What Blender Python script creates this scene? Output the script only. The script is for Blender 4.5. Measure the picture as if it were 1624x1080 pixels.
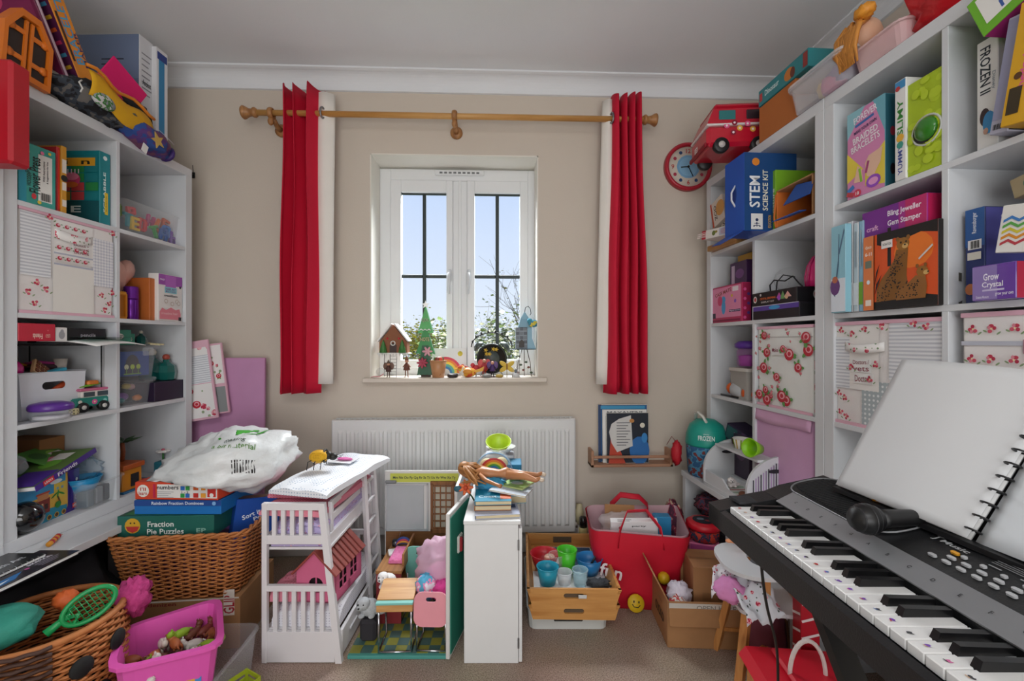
import bpy, math, random
from mathutils import Vector, Matrix
rnd = random.Random(7)
PI = math.pi
scene = bpy.context.scene
for o in list(bpy.data.objects): bpy.data.objects.remove(o, do_unlink=True)
COL = scene.collection
# ------------------------------------------------------------------ camera, world, lights, exposure
EYE = 1.10; F = 695.0; CX = 812.0; CY = 542.0; YAW = math.radians(2.15)
cam_d = bpy.data.cameras.new('camera'); cam = bpy.data.objects.new('camera', cam_d); COL.objects.link(cam)
cam.location = (0, 0, EYE); cam.rotation_euler = (PI/2, 0, -YAW)
cam_d.sensor_width = 36.0; cam_d.lens = F/1624*36; cam_d.shift_y = 2/1624; cam_d.clip_start = 0.02; cam_d.clip_end = 500
scene.camera = cam
world = bpy.data.worlds.new('sky'); scene.world = world; world.use_nodes = True
nt = world.node_tree; nt.nodes.clear()
wo = nt.nodes.new('ShaderNodeOutputWorld'); bg = nt.nodes.new('ShaderNodeBackground')
tc = nt.nodes.new('ShaderNodeTexCoord'); sx = nt.nodes.new('ShaderNodeSeparateXYZ'); rp = nt.nodes.new('ShaderNodeValToRGB')
nt.links.new(tc.outputs['Generated'], sx.inputs[0]); nt.links.new(sx.outputs['Z'], rp.inputs[0])
rp.color_ramp.elements[0].position = 0.0; rp.color_ramp.elements[0].color = (0.80, 0.88, 0.98, 1)
rp.color_ramp.elements[1].position = 0.55; rp.color_ramp.elements[1].color = (0.40, 0.58, 0.95, 1)
nt.links.new(rp.outputs[0], bg.inputs[0]); bg.inputs[1].default_value = 0.95
nt.links.new(bg.outputs[0], wo.inputs[0])
def area(name, loc, target, sx_, sy_, power, col):
    d = bpy.data.lights.new(name, 'AREA'); d.shape = 'RECTANGLE'; d.size = sx_; d.size_y = sy_; d.energy = power; d.color = col
    o = bpy.data.objects.new(name, d); COL.objects.link(o); o.location = loc
    o.rotation_euler = (Vector(target)-Vector(loc)).to_track_quat('-Z', 'Y').to_euler(); return o
area('daylight_outside_window', (-0.05, 3.55, 3.1), (0.0, 1.4, 0.6), 2.4, 1.4, 590, (0.93, 0.97, 1.0))
area('overhead_fill', (-0.1, -0.75, 2.44), (0.0, -0.3, 0.3), 1.5, 1.1, 24, (0.97, 0.98, 1.0))  # unseen fill lamp added behind the camera to brighten the room
area('rear_fill', (0.0, -1.6, 1.0), (0.0, 1.6, 2.6), 2.0, 1.6, 38, (0.96, 0.98, 1.0))  # added fill aimed up at the ceiling; the rear wall has no doorway
scene.view_settings.view_transform = 'Standard'; scene.view_settings.look = 'None'
scene.view_settings.gamma = 1.0; scene.view_settings.use_curve_mapping = False
scene.view_settings.exposure = 0.12
# ------------------------------------------------------------------ photo frame -> place
CS, SN = math.cos(YAW), math.sin(YAW)
def ray(px, py):
    r = (px-CX)/F; v = (CY-py)/F
    return Vector((r*CS+SN, CS-r*SN, v))
def Py(px, py, y): d = ray(px, py); t = y/d.y; return Vector((d.x*t, y, EYE+d.z*t))
def Px(px, py, x): d = ray(px, py); t = x/d.x; return Vector((x, d.y*t, EYE+d.z*t))
def Pz(px, py, z): d = ray(px, py); t = (z-EYE)/d.z; return Vector((d.x*t, d.y*t, z))
def Pw(px, py, w): return Vector((0, 0, EYE))+ray(px, py)*w
# ------------------------------------------------------------------ materials
def lin(c):
    if isinstance(c, str):
        c = c.lstrip('#'); c = [int(c[i:i+2], 16)/255 for i in (0, 2, 4)]
        return tuple((x/12.92 if x <= .04045 else ((x+.055)/1.055)**2.4) for x in c)
    return tuple(c)
MC = {}
def base(name):
    m = bpy.data.materials.new(name); m.use_nodes = True
    return m, m.node_tree, m.node_tree.nodes['Principled BSDF']
def mat(c, rough=.5, metal=0, coat=0, vary=.06, scale=14, bump=0, bscale=80, trans=0, alpha=1, sheen=0):
    """procedural paint, card, plastic, cloth: a colour with faint mottling and optional relief"""
    if isinstance(c, bpy.types.Material): return c
    k = (c, rough, metal, coat, vary, scale, bump, bscale, trans, alpha, sheen)
    if k in MC: return MC[k]
    m, t, p = base('mat_%s' % (c if isinstance(c, str) else len(MC)))
    L = t.links; col = lin(c)
    if vary:
        tx = t.nodes.new('ShaderNodeTexCoord'); n = t.nodes.new('ShaderNodeTexNoise'); n.inputs['Scale'].default_value = scale; n.inputs['Detail'].default_value = 4
        L.new(tx.outputs['Object'], n.inputs['Vector'])
        mx = t.nodes.new('ShaderNodeMix'); mx.data_type = 'RGBA'; L.new(n.outputs[0], mx.inputs[0])
        mx.inputs[6].default_value = (*[max(0, x*(1-vary)) for x in col], 1); mx.inputs[7].default_value = (*[min(1, x*(1+vary)) for x in col], 1)
        L.new(mx.outputs[2], p.inputs['Base Color'])
    else: p.inputs['Base Color'].default_value = (*col, 1)
    p.inputs['Roughness'].default_value = rough; p.inputs['Metallic'].default_value = metal
    p.inputs['Coat Weight'].default_value = coat; p.inputs['Transmission Weight'].default_value = trans; p.inputs['Alpha'].default_value = alpha
    p.inputs['Sheen Weight'].default_value = sheen
    if bump:
        tx = t.nodes.new('ShaderNodeTexCoord'); n2 = t.nodes.new('ShaderNodeTexNoise'); n2.inputs['Scale'].default_value = bscale; n2.inputs['Detail'].default_value = 3
        L.new(tx.outputs['Object'], n2.inputs['Vector']); b = t.nodes.new('ShaderNodeBump'); b.inputs['Strength'].default_value = bump; b.inputs['Distance'].default_value = .01
        L.new(n2.outputs[0], b.inputs['Height']); L.new(b.outputs[0], p.inputs['Normal'])
    MC[k] = m; return m
def clear(c='#f4f7fa', a=.22, rough=.12):
    """thin clear plastic or glass: mostly see-through with a glossy skin"""
    k = ('clear', c, a, rough)
    if k in MC: return MC[k]
    m, t, p = base('clear_plastic'); L = t.links
    tr = t.nodes.new('ShaderNodeBsdfTransparent'); mx = t.nodes.new('ShaderNodeMixShader'); lw = t.nodes.new('ShaderNodeLayerWeight')
    lw.inputs[0].default_value = .25
    ad = t.nodes.new('ShaderNodeMath'); ad.operation = 'MULTIPLY_ADD'; ad.inputs[1].default_value = .22; ad.inputs[2].default_value = a*.35; ad.use_clamp = True
    L.new(lw.outputs['Facing'], ad.inputs[0]); L.new(ad.outputs[0], mx.inputs[0])
    p.inputs['Base Color'].default_value = (*lin(c), 1); p.inputs['Roughness'].default_value = rough
    L.new(tr.outputs[0], mx.inputs[1]); L.new(p.outputs[0], mx.inputs[2]); L.new(mx.outputs[0], t.nodes['Material Output'].inputs[0])
    MC[k] = m; return m
def wood(c1, c2, scale=6, axis=0, rough=.45):
    k = ('wood', c1, c2, scale, axis, rough)
    if k in MC: return MC[k]
    m, t, p = base('wood'); L = t.links
    tx = t.nodes.new('ShaderNodeTexCoord'); mp = t.nodes.new('ShaderNodeMapping'); s = [scale*8]*3; s[axis] = scale*.6
    mp.inputs['Scale'].default_value = s; n = t.nodes.new('ShaderNodeTexNoise'); n.inputs['Scale'].default_value = 1; n.inputs['Detail'].default_value = 6; n.inputs['Distortion'].default_value = .6
    L.new(tx.outputs['Object'], mp.inputs[0]); L.new(mp.outputs[0], n.inputs['Vector'])
    r = t.nodes.new('ShaderNodeValToRGB'); r.color_ramp.elements[0].position = .3; r.color_ramp.elements[1].position = .7
    r.color_ramp.elements[0].color = (*lin(c1), 1); r.color_ramp.elements[1].color = (*lin(c2), 1)
    L.new(n.outputs[0], r.inputs[0]); L.new(r.outputs[0], p.inputs['Base Color']); p.inputs['Roughness'].default_value = rough
    MC[k] = m; return m
def pattern(kind, c1, c2, scale=40, c3=None):
    """printed cloth: check, stripe, dots, floral; woven cloth"""
    k = (kind, c1, c2, scale, c3)
    if k in MC: return MC[k]
    m, t, p = base(kind+'_cloth'); L = t.links; N = t.nodes
    tx = N.new('ShaderNodeTexCoord'); p.inputs['Roughness'].default_value = .85
    def mix(f, a, b):
        x = N.new('ShaderNodeMix'); x.data_type = 'RGBA'; L.new(f, x.inputs[0])
        for i, v in ((6, a), (7, b)):
            if isinstance(v, tuple): x.inputs[i].default_value = (*v, 1)
            else: L.new(v, x.inputs[i])
        return x.outputs[2]
    def math_(op, a, b=None):
        x = N.new('ShaderNodeMath'); x.operation = op; L.new(a, x.inputs[0])
        if b is not None:
            if isinstance(b, (int, float)): x.inputs[1].default_value = b
            else: L.new(b, x.inputs[1])
        return x.outputs[0]
    A, B = lin(c1), lin(c2)
    if kind in ('check', 'stripe', 'hstripe'):
        s = N.new('ShaderNodeSeparateXYZ'); L.new(tx.outputs['Object'], s.inputs[0])
        def st(o): return math_('GREATER_THAN', math_('SINE', math_('MULTIPLY', o, scale*2*PI)), .1)
        if kind == 'check':
            a = math_('ADD', st(math_('ADD', s.outputs[0], s.outputs[1])), st(s.outputs[2])); a = math_('MULTIPLY', a, .5); out = mix(a, A, B)
        elif kind == 'stripe': out = mix(st(math_('ADD', s.outputs[0], s.outputs[1])), A, B)
        else: out = mix(st(s.outputs[2]), A, B)
    elif kind == 'dots':
        v = N.new('ShaderNodeTexVoronoi'); v.inputs['Scale'].default_value = scale; v.inputs['Randomness'].default_value = .1; L.new(tx.outputs['Object'], v.inputs['Vector'])
        out = mix(math_('LESS_THAN', v.outputs['Distance'], .28), A, B)
    elif kind == 'floral':
        v = N.new('ShaderNodeTexVoronoi'); v.inputs['Scale'].default_value = scale; L.new(tx.outputs['Object'], v.inputs['Vector'])
        v2 = N.new('ShaderNodeTexVoronoi'); v2.inputs['Scale'].default_value = scale*1.7; L.new(tx.outputs['Object'], v2.inputs['Vector'])
        n = N.new('ShaderNodeTexNoise'); n.inputs['Scale'].default_value = scale*4; L.new(tx.outputs['Object'], n.inputs['Vector'])
        leaf = mix(math_('LESS_THAN', v2.outputs['Distance'], .2), A, lin(c3 or '#7f9a72'))
        out = mix(math_('LESS_THAN', v.outputs['Distance'], .27), leaf, mix(math_('GREATER_THAN', n.outputs[0], .5), B, lin('#f0b9c0')))
    elif kind == 'fur':
        n = N.new('ShaderNodeTexNoise'); n.inputs['Scale'].default_value = scale; n.inputs['Detail'].default_value = 6; L.new(tx.outputs['Object'], n.inputs['Vector'])
        out = mix(n.outputs[0], A, B)
        b = N.new('ShaderNodeBump'); b.inputs['Strength'].default_value = .6; b.inputs['Distance'].default_value = .006; L.new(n.outputs[0], b.inputs['Height']); L.new(b.outputs[0], p.inputs['Normal'])
    elif kind == 'blotch':
        n = N.new('ShaderNodeTexNoise'); n.inputs['Scale'].default_value = scale; n.inputs['Detail'].default_value = 2; L.new(tx.outputs['Object'], n.inputs['Vector'])
        r = N.new('ShaderNodeValToRGB'); r.color_ramp.interpolation = 'CONSTANT'; L.new(n.outputs[0], r.inputs[0])
        e = r.color_ramp.elements; e[0].color = (*A, 1); e[1].position = .47; e[1].color = (*B, 1)
        x = e.new(.56); x.color = (*lin(c3 or c1), 1); out = r.outputs[0]
    L.new(out, p.inputs['Base Color']); MC[k] = m; return m
WHITE = mat('#d8dbde', .38, vary=.02); PAPER = mat('#eeeeec', .8, vary=.02); CARD = mat('#a97c52', .85, vary=.08, scale=30)
BLACK = mat('#121214', .45); DARK = mat('#1c1d20', .6); CHROME = mat('#c9ccd0', .18, 1, vary=0); STEEL = mat('#8d8f92', .35, .9, vary=0)
# ------------------------------------------------------------------ mesh builder
class MB:
    def __init__(s): s.v = []; s.f = []; s.m = []; s.sm = []
    def add(s, vs, fs, mi=0, smooth=False, M=None):
        o = len(s.v); s.v += [(M @ Vector(v)) if M else Vector(v) for v in vs]
        s.f += [tuple(i+o for i in f) for f in fs]; s.m += [mi]*len(fs); s.sm += [smooth]*len(fs); return s
    def box(s, c, d, mi=0, M=None, taper=1.0, b=0):
        x, y, z = d[0]/2, d[1]/2, d[2]/2; cx, cy, cz = c
        if b <= 0:
            vs = [(cx+i*x*(taper if k < 0 else 1), cy+j*y*(taper if k < 0 else 1), cz+k*z) for k in (-1, 1) for j in (-1, 1) for i in (-1, 1)]
            return s.add(vs, [(0, 2, 3, 1), (4, 5, 7, 6), (0, 1, 5, 4), (2, 6, 7, 3), (0, 4, 6, 2), (1, 3, 7, 5)], mi, False, M)
        b = min(b, x*.9, y*.9, z*.9); vs = []; idx = {}
        for k in (-1, 1):
            for j in (-1, 1):
                for i in (-1, 1):
                    t = taper if k < 0 else 1
                    for a in range(3):
                        q = [i*x*t, j*y*t, k*z]; g = [i, j, k]
                        for e in range(3):
                            if e != a: q[e] -= g[e]*b
                        idx[(i, j, k, a)] = len(vs); vs.append((cx+q[0], cy+q[1], cz+q[2]))
        fs = []
        for a in range(3):
            e1, e2 = [e for e in range(3) if e != a]
            for sg in (-1, 1):
                q = []
                for (p1, p2) in ((-1, -1), (1, -1), (1, 1), (-1, 1)):
                    g = [0, 0, 0]; g[a] = sg; g[e1] = p1; g[e2] = p2; q.append(idx[(*g, a)])
                if (sg > 0) != (a != 1): q.reverse()
                fs.append(tuple(q))
        for a in range(3):
            e1, e2 = [e for e in range(3) if e != a]
            for p1 in (-1, 1):
                for p2 in (-1, 1):
                    g0 = [0, 0, 0]; g0[e1] = p1; g0[e2] = p2; g1 = list(g0); g0[a] = -1; g1[a] = 1
                    fs.append((idx[(*g0, e1)], idx[(*g1, e1)], idx[(*g1, e2)], idx[(*g0, e2)]))
        for k in (-1, 1):
            for j in (-1, 1):
                for i in (-1, 1): fs.append((idx[(i, j, k, 0)], idx[(i, j, k, 1)], idx[(i, j, k, 2)]))
        return s.add(vs, fs, mi, False, M)
    def prism(s, poly, h, mi=0, M=None, z0=0):
        n = len(poly); vs = [(x, y, z0) for x, y in poly]+[(x, y, z0+h) for x, y in poly]
        return s.add(vs, [tuple(range(n-1, -1, -1)), tuple(range(n, 2*n))]+[(i, (i+1) % n, n+(i+1) % n, n+i) for i in range(n)], mi, False, M)
    def lathe(s, prof, n=20, mi=0, M=None, smooth=True, sx=1, sy=1):
        vs = []; fs = []
        for r, z in prof: vs += [(r*math.cos(2*PI*i/n)*sx, r*math.sin(2*PI*i/n)*sy, z) for i in range(n)]
        for k in range(len(prof)-1):
            for i in range(n): j = (i+1) % n; fs.append((k*n+i, k*n+j, (k+1)*n+j, (k+1)*n+i))
        if prof[0][0] > 1e-6: fs.append(tuple(range(n-1, -1, -1)))
        if prof[-1][0] > 1e-6: fs.append(tuple(range((len(prof)-1)*n, len(prof)*n)))
        return s.add(vs, fs, mi, smooth, M)
    def shell(s, prof, t, n=24, mi=0, M=None, sx=1, sy=1):   # open cup: outer profile up, inner profile down
        inn = [(max(r-t, 0), z) for r, z in reversed(prof)]; inn[-1] = (inn[-1][0], inn[-1][1]+t); 
        return s.lathe(prof+inn, n, mi, M, True, sx, sy)
    def ball(s, c, r, mi=0, M=None, n=14, k=9):
        r = (r, r, r) if isinstance(r, (int, float)) else r; vs = [(c[0], c[1], c[2]-r[2])]
        for a in range(1, k):
            t = -PI/2+PI*a/k; vs += [(c[0]+r[0]*math.cos(t)*math.cos(2*PI*i/n), c[1]+r[1]*math.cos(t)*math.sin(2*PI*i/n), c[2]+r[2]*math.sin(t)) for i in range(n)]
        vs.append((c[0], c[1], c[2]+r[2])); fs = [(0, 1+(i+1) % n, 1+i) for i in range(n)]
        for a in range(k-2): fs += [(1+a*n+i, 1+a*n+(i+1) % n, 1+(a+1)*n+(i+1) % n, 1+(a+1)*n+i) for i in range(n)]
        b = 1+(k-2)*n; fs += [(b+i, b+(i+1) % n, len(vs)-1) for i in range(n)]
        return s.add(vs, fs, mi, True, M)
    def tube(s, pts, r, n=8, mi=0, M=None, closed=False, flat=None):
        pts = [Vector(p) for p in pts]; m = len(pts); vs = []; fs = []; up = Vector((0, 0, 1)); prev = None
        for i, p in enumerate(pts):
            a = pts[(i-1) % m] if closed or i > 0 else p; b = pts[(i+1) % m] if closed or i < m-1 else p
            t = (b-a); t = t.normalized() if t.length > 1e-9 else Vector((1, 0, 0))
            if prev is None:
                u = t.cross(up); u = t.cross(Vector((1, 0, 0))) if u.length < 1e-3 else u
            else: u = prev-t*prev.dot(t)
            u.normalize(); prev = u; w = t.cross(u); rr = r[i] if isinstance(r, (list, tuple)) else r; f2 = flat if flat else 1
            vs += [p+u*rr*math.cos(2*PI*j/n)+w*rr*f2*math.sin(2*PI*j/n) for j in range(n)]
        for i in range(m if closed else m-1):
            k = (i+1) % m; fs += [(i*n+j, i*n+(j+1) % n, k*n+(j+1) % n, k*n+j) for j in range(n)]
        if not closed: fs += [tuple(range(n-1, -1, -1)), tuple(range((m-1)*n, m*n))]
        return s.add(vs, fs, mi, True, M)
    def bar(s, a, b, w, t=None, mi=0, M=None):     # square bar from a to b
        a, b = Vector(a), Vector(b); d = b-a; L_ = d.length; t = t or w
        q = d.to_track_quat('Z', 'Y').to_matrix().to_4x4(); X = Matrix.Translation((a+b)/2) @ q
        return s.box((0, 0, 0), (w, t, L_), mi, (M @ X) if M else X)
    def grid(s, fn, nu, nv, mi=0, M=None, smooth=True, thick=0):
        P = [[Vector(fn(i/nu, j/nv)) for i in range(nu+1)] for j in range(nv+1)]
        vs = [p for row in P for p in row]; w = nu+1
        fs = [(j*w+i, j*w+i+1, (j+1)*w+i+1, (j+1)*w+i) for j in range(nv) for i in range(nu)]
        if thick:
            nn = [Vector() for _ in vs]
            for f in fs:
                g = (vs[f[1]]-vs[f[0]]).cross(vs[f[3]]-vs[f[0]])
                for i in f: nn[i] += g
            o = len(vs); vs = vs+[v-n_.normalized()*thick if n_.length > 0 else v for v, n_ in zip(vs, nn)]
            fs2 = [tuple(i+o for i in reversed(f)) for f in fs]; rim = [j for j in range(w)]+[k*w+nu for k in range(1, nv+1)]+[nv*w+i for i in range(nu-1, -1, -1)]+[k*w for k in range(nv-1, 0, -1)]
            fs = fs+fs2+[(rim[(i+1) % len(rim)], rim[i], rim[i]+o, rim[(i+1) % len(rim)]+o) for i in range(len(rim))]
        return s.add(vs, fs, mi, smooth, M)
    def ring(s, outer, inner, h, mi=0, M=None, z0=0):   # plate with a hole; loops of equal length in XY
        n = len(outer); vs = [(x, y, z) for z in (z0, z0+h) for L_ in (outer, inner) for x, y in L_]; fs = []
        for i in range(n):
            j = (i+1) % n
            fs += [(i, n+i, n+j, j), (2*n+i, 2*n+j, 3*n+j, 3*n+i), (i, j, 2*n+j, 2*n+i), (n+i, 3*n+i, 3*n+j, n+j)]
        return s.add(vs, fs, mi, False, M)
    def build(s, name, mats, parent=None, label=None, M=None):
        me = bpy.data.meshes.new(name); me.from_pydata([tuple(M @ v) if M else tuple(v) for v in s.v], [], s.f)
        if not isinstance(mats, (list, tuple)) or isinstance(mats, str): mats = [mats]
        for x in mats: me.materials.append(mat(x))
        me.polygons.foreach_set('material_index', s.m); me.polygons.foreach_set('use_smooth', s.sm); me.update()
        o = bpy.data.objects.new(name, me); COL.objects.link(o); o.parent = parent
        if label: o['label'] = label
        return o
def R(ax, deg): return Matrix.Rotation(math.radians(deg), 4, ax)
def T(*v): return Matrix.Translation(v[0] if len(v) == 1 else v)
def tag(o, label, cat, group=None, kind=None):
    o['label'] = label; o['category'] = cat
    if group: o['group'] = group
    if kind: o['kind'] = kind
    return o
def thing(name, label, cat, M=None, group=None):
    o = bpy.data.objects.new(name, None); COL.objects.link(o); o.empty_display_size = .03
    if M is not None: o.matrix_world = M
    return tag(o, label, cat, group)
def one(name, mb, mats, label, cat, M=None, group=None):
    o = mb.build(name, mats); 
    if M is not None: o.matrix_world = M
    return tag(o, label, cat, group)
def struct(name, mb, mats, parent=None):
    o = mb.build(name, mats, parent)
    if not parent: o['kind'] = 'structure'
    return o
def part(parent, name, mb, mats, label=None): return mb.build(name, mats, parent, label)
def B(c, d, b=0, M=None, taper=1.0): return MB().box(c, d, 0, M, taper, b)
# ------------------------------------------------------------------ flat print
_tx = {}
def text_geo(s, bold):
    k = (s, bold)
    if k not in _tx:
        cu = bpy.data.curves.new('t', 'FONT'); cu.body = s; cu.size = 1; cu.resolution_u = 2; cu.offset = bold; cu.fill_mode = 'FRONT'
        ob = bpy.data.objects.new('t', cu); me = ob.to_mesh()
        vs = [tuple(v.co) for v in me.vertices]; fs = [tuple(p.vertices) for p in me.polygons]; ob.to_mesh_clear()
        bpy.data.objects.remove(ob); bpy.data.curves.remove(cu); _tx[k] = (vs, fs)
    return _tx[k]
def prints(parent, name, X, w, h, items, lift=.0006):
    """items in fractions of the face: r rect, c ellipse, t text, p polygon; X maps face XY (mm proud in +Z) to the thing"""
    mb = MB(); mats = []; 
    def mi(c):
        m = mat(c, .5, vary=.03) if not isinstance(c, bpy.types.Material) else c
        if m not in mats: mats.append(m)
        return mats.index(m)
    z = lift
    for it in items:
        k = it[0]
        if k == 'r':
            _, x, y, a, b, c = it[:6]; rot = it[6] if len(it) > 6 else 0
            mb.add([(-a*w/2, -b*h/2, 0), (a*w/2, -b*h/2, 0), (a*w/2, b*h/2, 0), (-a*w/2, b*h/2, 0)], [(0, 1, 2, 3)], mi(c), False, X @ T((x+0)*w, y*h, z) @ R('Z', rot))
        elif k == 'c':
            _, x, y, a, b, c = it[:6]; n = 14
            mb.add([(a*h*math.cos(2*PI*i/n), b*h*math.sin(2*PI*i/n), 0) for i in range(n)], [tuple(range(n))], mi(c), False, X @ T(x*w, y*h, z) @ R('Z', it[6] if len(it) > 6 else 0))
        elif k == 'p':
            mb.add([(a*w, b*h, 0) for a, b in it[1]], [tuple(range(len(it[1])))], mi(it[2]), False, X @ T(0, 0, z))
        elif k == 't':
            _, x, y, size, s, c = it[:6]; rot = it[6] if len(it) > 6 else 0; fit = it[7] if len(it) > 7 else None; bold = it[8] if len(it) > 8 else .018
            vs, fs = text_geo(s, bold)
            if not vs: continue
            x0 = min(v[0] for v in vs); x1 = max(v[0] for v in vs); y0 = min(v[1] for v in vs); y1 = max(v[1] for v in vs)
            sc = size*h/max(y1-y0, .3); kx = sc
            if abs(rot) == 90: sc = size*w/max(y1-y0, .3)
            if fit: kx = fit*(h if abs(rot) == 90 else w)/max(x1-x0, 1e-3)
            mb.add([((v[0]-(x0+x1)/2)*kx, (v[1]-(y0+y1)/2)*sc, 0) for v in vs], fs, mi(c), False, X @ T(x*w, y*h, z) @ R('Z', rot))
        z += .00012
    return mb.build(name, mats, parent) if mb.f else None
def face_X(f, w, d, h):   # origin at lower-left of the named face of a w*d*h box standing on its base centre
    if f == 'f': return T(-w/2, -d/2, 0) @ R('X', 90), w, h
    if f == 'k': return T(w/2, d/2, 0) @ R('Z', 180) @ R('X', 90), w, h
    if f == 'l': return T(-w/2, d/2, 0) @ R('Z', -90) @ R('X', 90), d, h
    if f == 'r': return T(w/2, -d/2, 0) @ R('Z', 90) @ R('X', 90), d, h
    if f == 't': return T(-w/2, -d/2, h), w, d
    if f == 'b': return T(-w/2, d/2, 0) @ R('X', 180), w, d
def carton(name, label, cat, M, size, color, P=None, faces=None, group=None, bev=.0015, rough=.42, lid=None):
    """printed box: body (one colour per face where given) and a print layer per face"""
    w, d, h = size; t = thing(name, label, cat, M, group)
    body = MB(); body.box((0, 0, h/2), (w, d, h), 0, None, 1.0, bev)
    part(t, 'body', body, mat(color, rough))
    P = dict(P or {})
    for f, c in (faces or {}).items(): P[f] = [('r', .5, .5, .985, .985, c)]+P.get(f, [])
    nm = dict(f='front_print', k='back_print', l='side_print', r='side_print', t='top_print', b='base_print')
    for f, items in P.items():
        X, a, b = face_X(f, w, d, h); prints(t, nm[f], X, a, b, items)
    if lid: part(t, 'lid', B((0, 0, h-lid[0]/2+.001), (w+.004, d+.004, lid[0]+.002), .001), lid[1])
    return t
def lines(x, y, w, n, dy, c, th=.02, rag=.3):   # small print as rules
    return [('r', x-w*rag*.5*(i % 3)/2, y-i*dy, w*(1-rag*(i % 3)/2), th, c) for i in range(n)]
def bars(x, y, w, h, n, c='#111111'):
    out = []; k = 0
    for i in range(n):
        a = w/n*(.3+.5*((i*7) % 3)/2); out.append(('r', x-w/2+w*(i+.5)/n, y, a, h, c))
    return out
def roses(n, seed, s=.05, red='#c8283c', lo=.05, hi=.95, leaf='#6f9a5a', pale='#f0b4bc'):
    g = random.Random(seed); out = []
    for i in range(n):
        x, y = g.uniform(lo, hi), g.uniform(lo, hi); q = s*g.uniform(.6, 1.3)
        for a in range(3): an = g.uniform(0, 360); out.append(('c', x+q*1.1*math.cos(math.radians(an)), y+q*1.1*math.sin(math.radians(an)), q*.55, q*.28, leaf, an))
        out += [('c', x, y, q, q*.92, red), ('c', x+q*.1, y+q*.15, q*.62, q*.55, pale), ('c', x+q*.05, y+q*.1, q*.36, q*.34, red)]
    return out
# ------------------------------------------------------------------ the room
WB, XL, XR, YR, HC = 2.30, -2.02, 1.56, -1.9, 2.483
def paint(c, s=3):
    return mat(c, .85, vary=.035, scale=s, bump=.06, bscale=160)
PLASTER = paint('#d3c8ba'); CEIL = paint('#eaedf0', 2)
m, t_, p_ = base('carpet'); tx = t_.nodes.new('ShaderNodeTexCoord'); n1 = t_.nodes.new('ShaderNodeTexNoise'); n1.inputs['Scale'].default_value = 260; n1.inputs['Detail'].default_value = 3
n2 = t_.nodes.new('ShaderNodeTexNoise'); n2.inputs['Scale'].default_value = 4
for n in (n1, n2): t_.links.new(tx.outputs['Object'], n.inputs['Vector'])
r1 = t_.nodes.new('ShaderNodeValToRGB'); r1.color_ramp.elements[0].position = .32; r1.color_ramp.elements[0].color = (*lin('#85705f'), 1); r1.color_ramp.elements[1].position = .68; r1.color_ramp.elements[1].color = (*lin('#cdb9a8'), 1)
t_.links.new(n1.outputs[0], r1.inputs[0]); mx = t_.nodes.new('ShaderNodeMix'); mx.data_type = 'RGBA'; mx.blend_type = 'MULTIPLY'; mx.inputs[0].default_value = .25
t_.links.new(r1.outputs[0], mx.inputs[6]); t_.links.new(n2.outputs['Color'], mx.inputs[7]); t_.links.new(mx.outputs[2], p_.inputs['Base Color'])
bm_ = t_.nodes.new('ShaderNodeBump'); bm_.inputs['Strength'].default_value = .8; bm_.inputs['Distance'].default_value = .006; t_.links.new(n1.outputs[0], bm_.inputs['Height']); t_.links.new(bm_.outputs[0], p_.inputs['Normal'])
p_.inputs['Roughness'].default_value = .95; CARPET = m
struct('floor', B(((XL+XR)/2, (WB+YR)/2, -.05), (XR-XL+.4, WB-YR+.4, .1)), CARPET)
struct('ceiling', B(((XL+XR)/2, (WB+YR)/2, HC+.05), (XR-XL+.4, WB-YR+.4, .1)), CEIL)
struct('wall_left', B((XL-.1, (WB+YR)/2, HC/2), (.2, WB-YR, HC)), PLASTER)
struct('wall_right', B((XR+.1, (WB+YR)/2, HC/2), (.2, WB-YR, HC)), PLASTER)
struct('wall_rear', B(((XL+XR)/2, YR-.1, HC/2), (XR-XL, .2, HC)), PLASTER)
# back wall with the window opening
a, c = Py(587, 243, WB), Py(853.5, 601, WB); wx0, wx1, wz0, wz1 = a.x, c.x, c.z, a.z; WT = .24
wall = MB(); Y0 = WB+WT/2+.0
for (x0, x1, z0, z1) in ((XL-.2, wx0, 0, HC), (wx1, XR+.2, 0, HC), (wx0, wx1, 0, wz0), (wx0, wx1, wz1, HC)):
    wall.box(((x0+x1)/2, Y0, (z0+z1)/2), (x1-x0, WT, z1-z0))
struct('wall_back', wall, PLASTER)
# white painted reveal lining
rv = MB()
for (c_, d_) in ((((wx0+wx1)/2, WB+.1, wz1-.003), (wx1-wx0, .2, .006)), ((wx0+.003, WB+.1, (wz0+wz1)/2), (.006, .2, wz1-wz0)), ((wx1-.003, WB+.1, (wz0+wz1)/2), (.006, .2, wz1-wz0))): rv.box(c_, d_)
struct('trim_4', rv, mat('#e8e4da', .7, vary=.02))
# coving
def coving(p0, p1, nrm):
    p0, p1, nrm = Vector(p0), Vector(p1), Vector(nrm); mb = MB(); prof = [(0, HC), (.075, HC), (.075, HC-.008), (.062, HC-.012)]
    for i in range(1, 7): an = PI/2*i/7; prof.append((.062-.05*math.sin(an), HC-.012-.06*(1-math.cos(an))))
    prof += [(.012, HC-.075), (.012, HC-.088), (0, HC-.09)]
    vs = [p+nrm*d+Vector((0, 0, z)) for p in (p0, p1) for d, z in prof]; n = len(prof)
    mb.add(vs, [(i, (i+1) % n, n+(i+1) % n, n+i) for i in range(n)]+[tuple(range(n)), tuple(range(2*n-1, n-1, -1))])
    return mb
struct('trim_1', coving((XL, WB, 0), (XR, WB, 0), (0, -1, 0)), CEIL)
struct('trim_2', coving((XL, YR, 0), (XL, WB, 0), (1, 0, 0)), CEIL)
struct('trim_3', coving((XR, YR, 0), (XR, WB, 0), (-1, 0, 0)), CEIL)
SK = mat('#dcdad6', .5, vary=.02)
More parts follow.
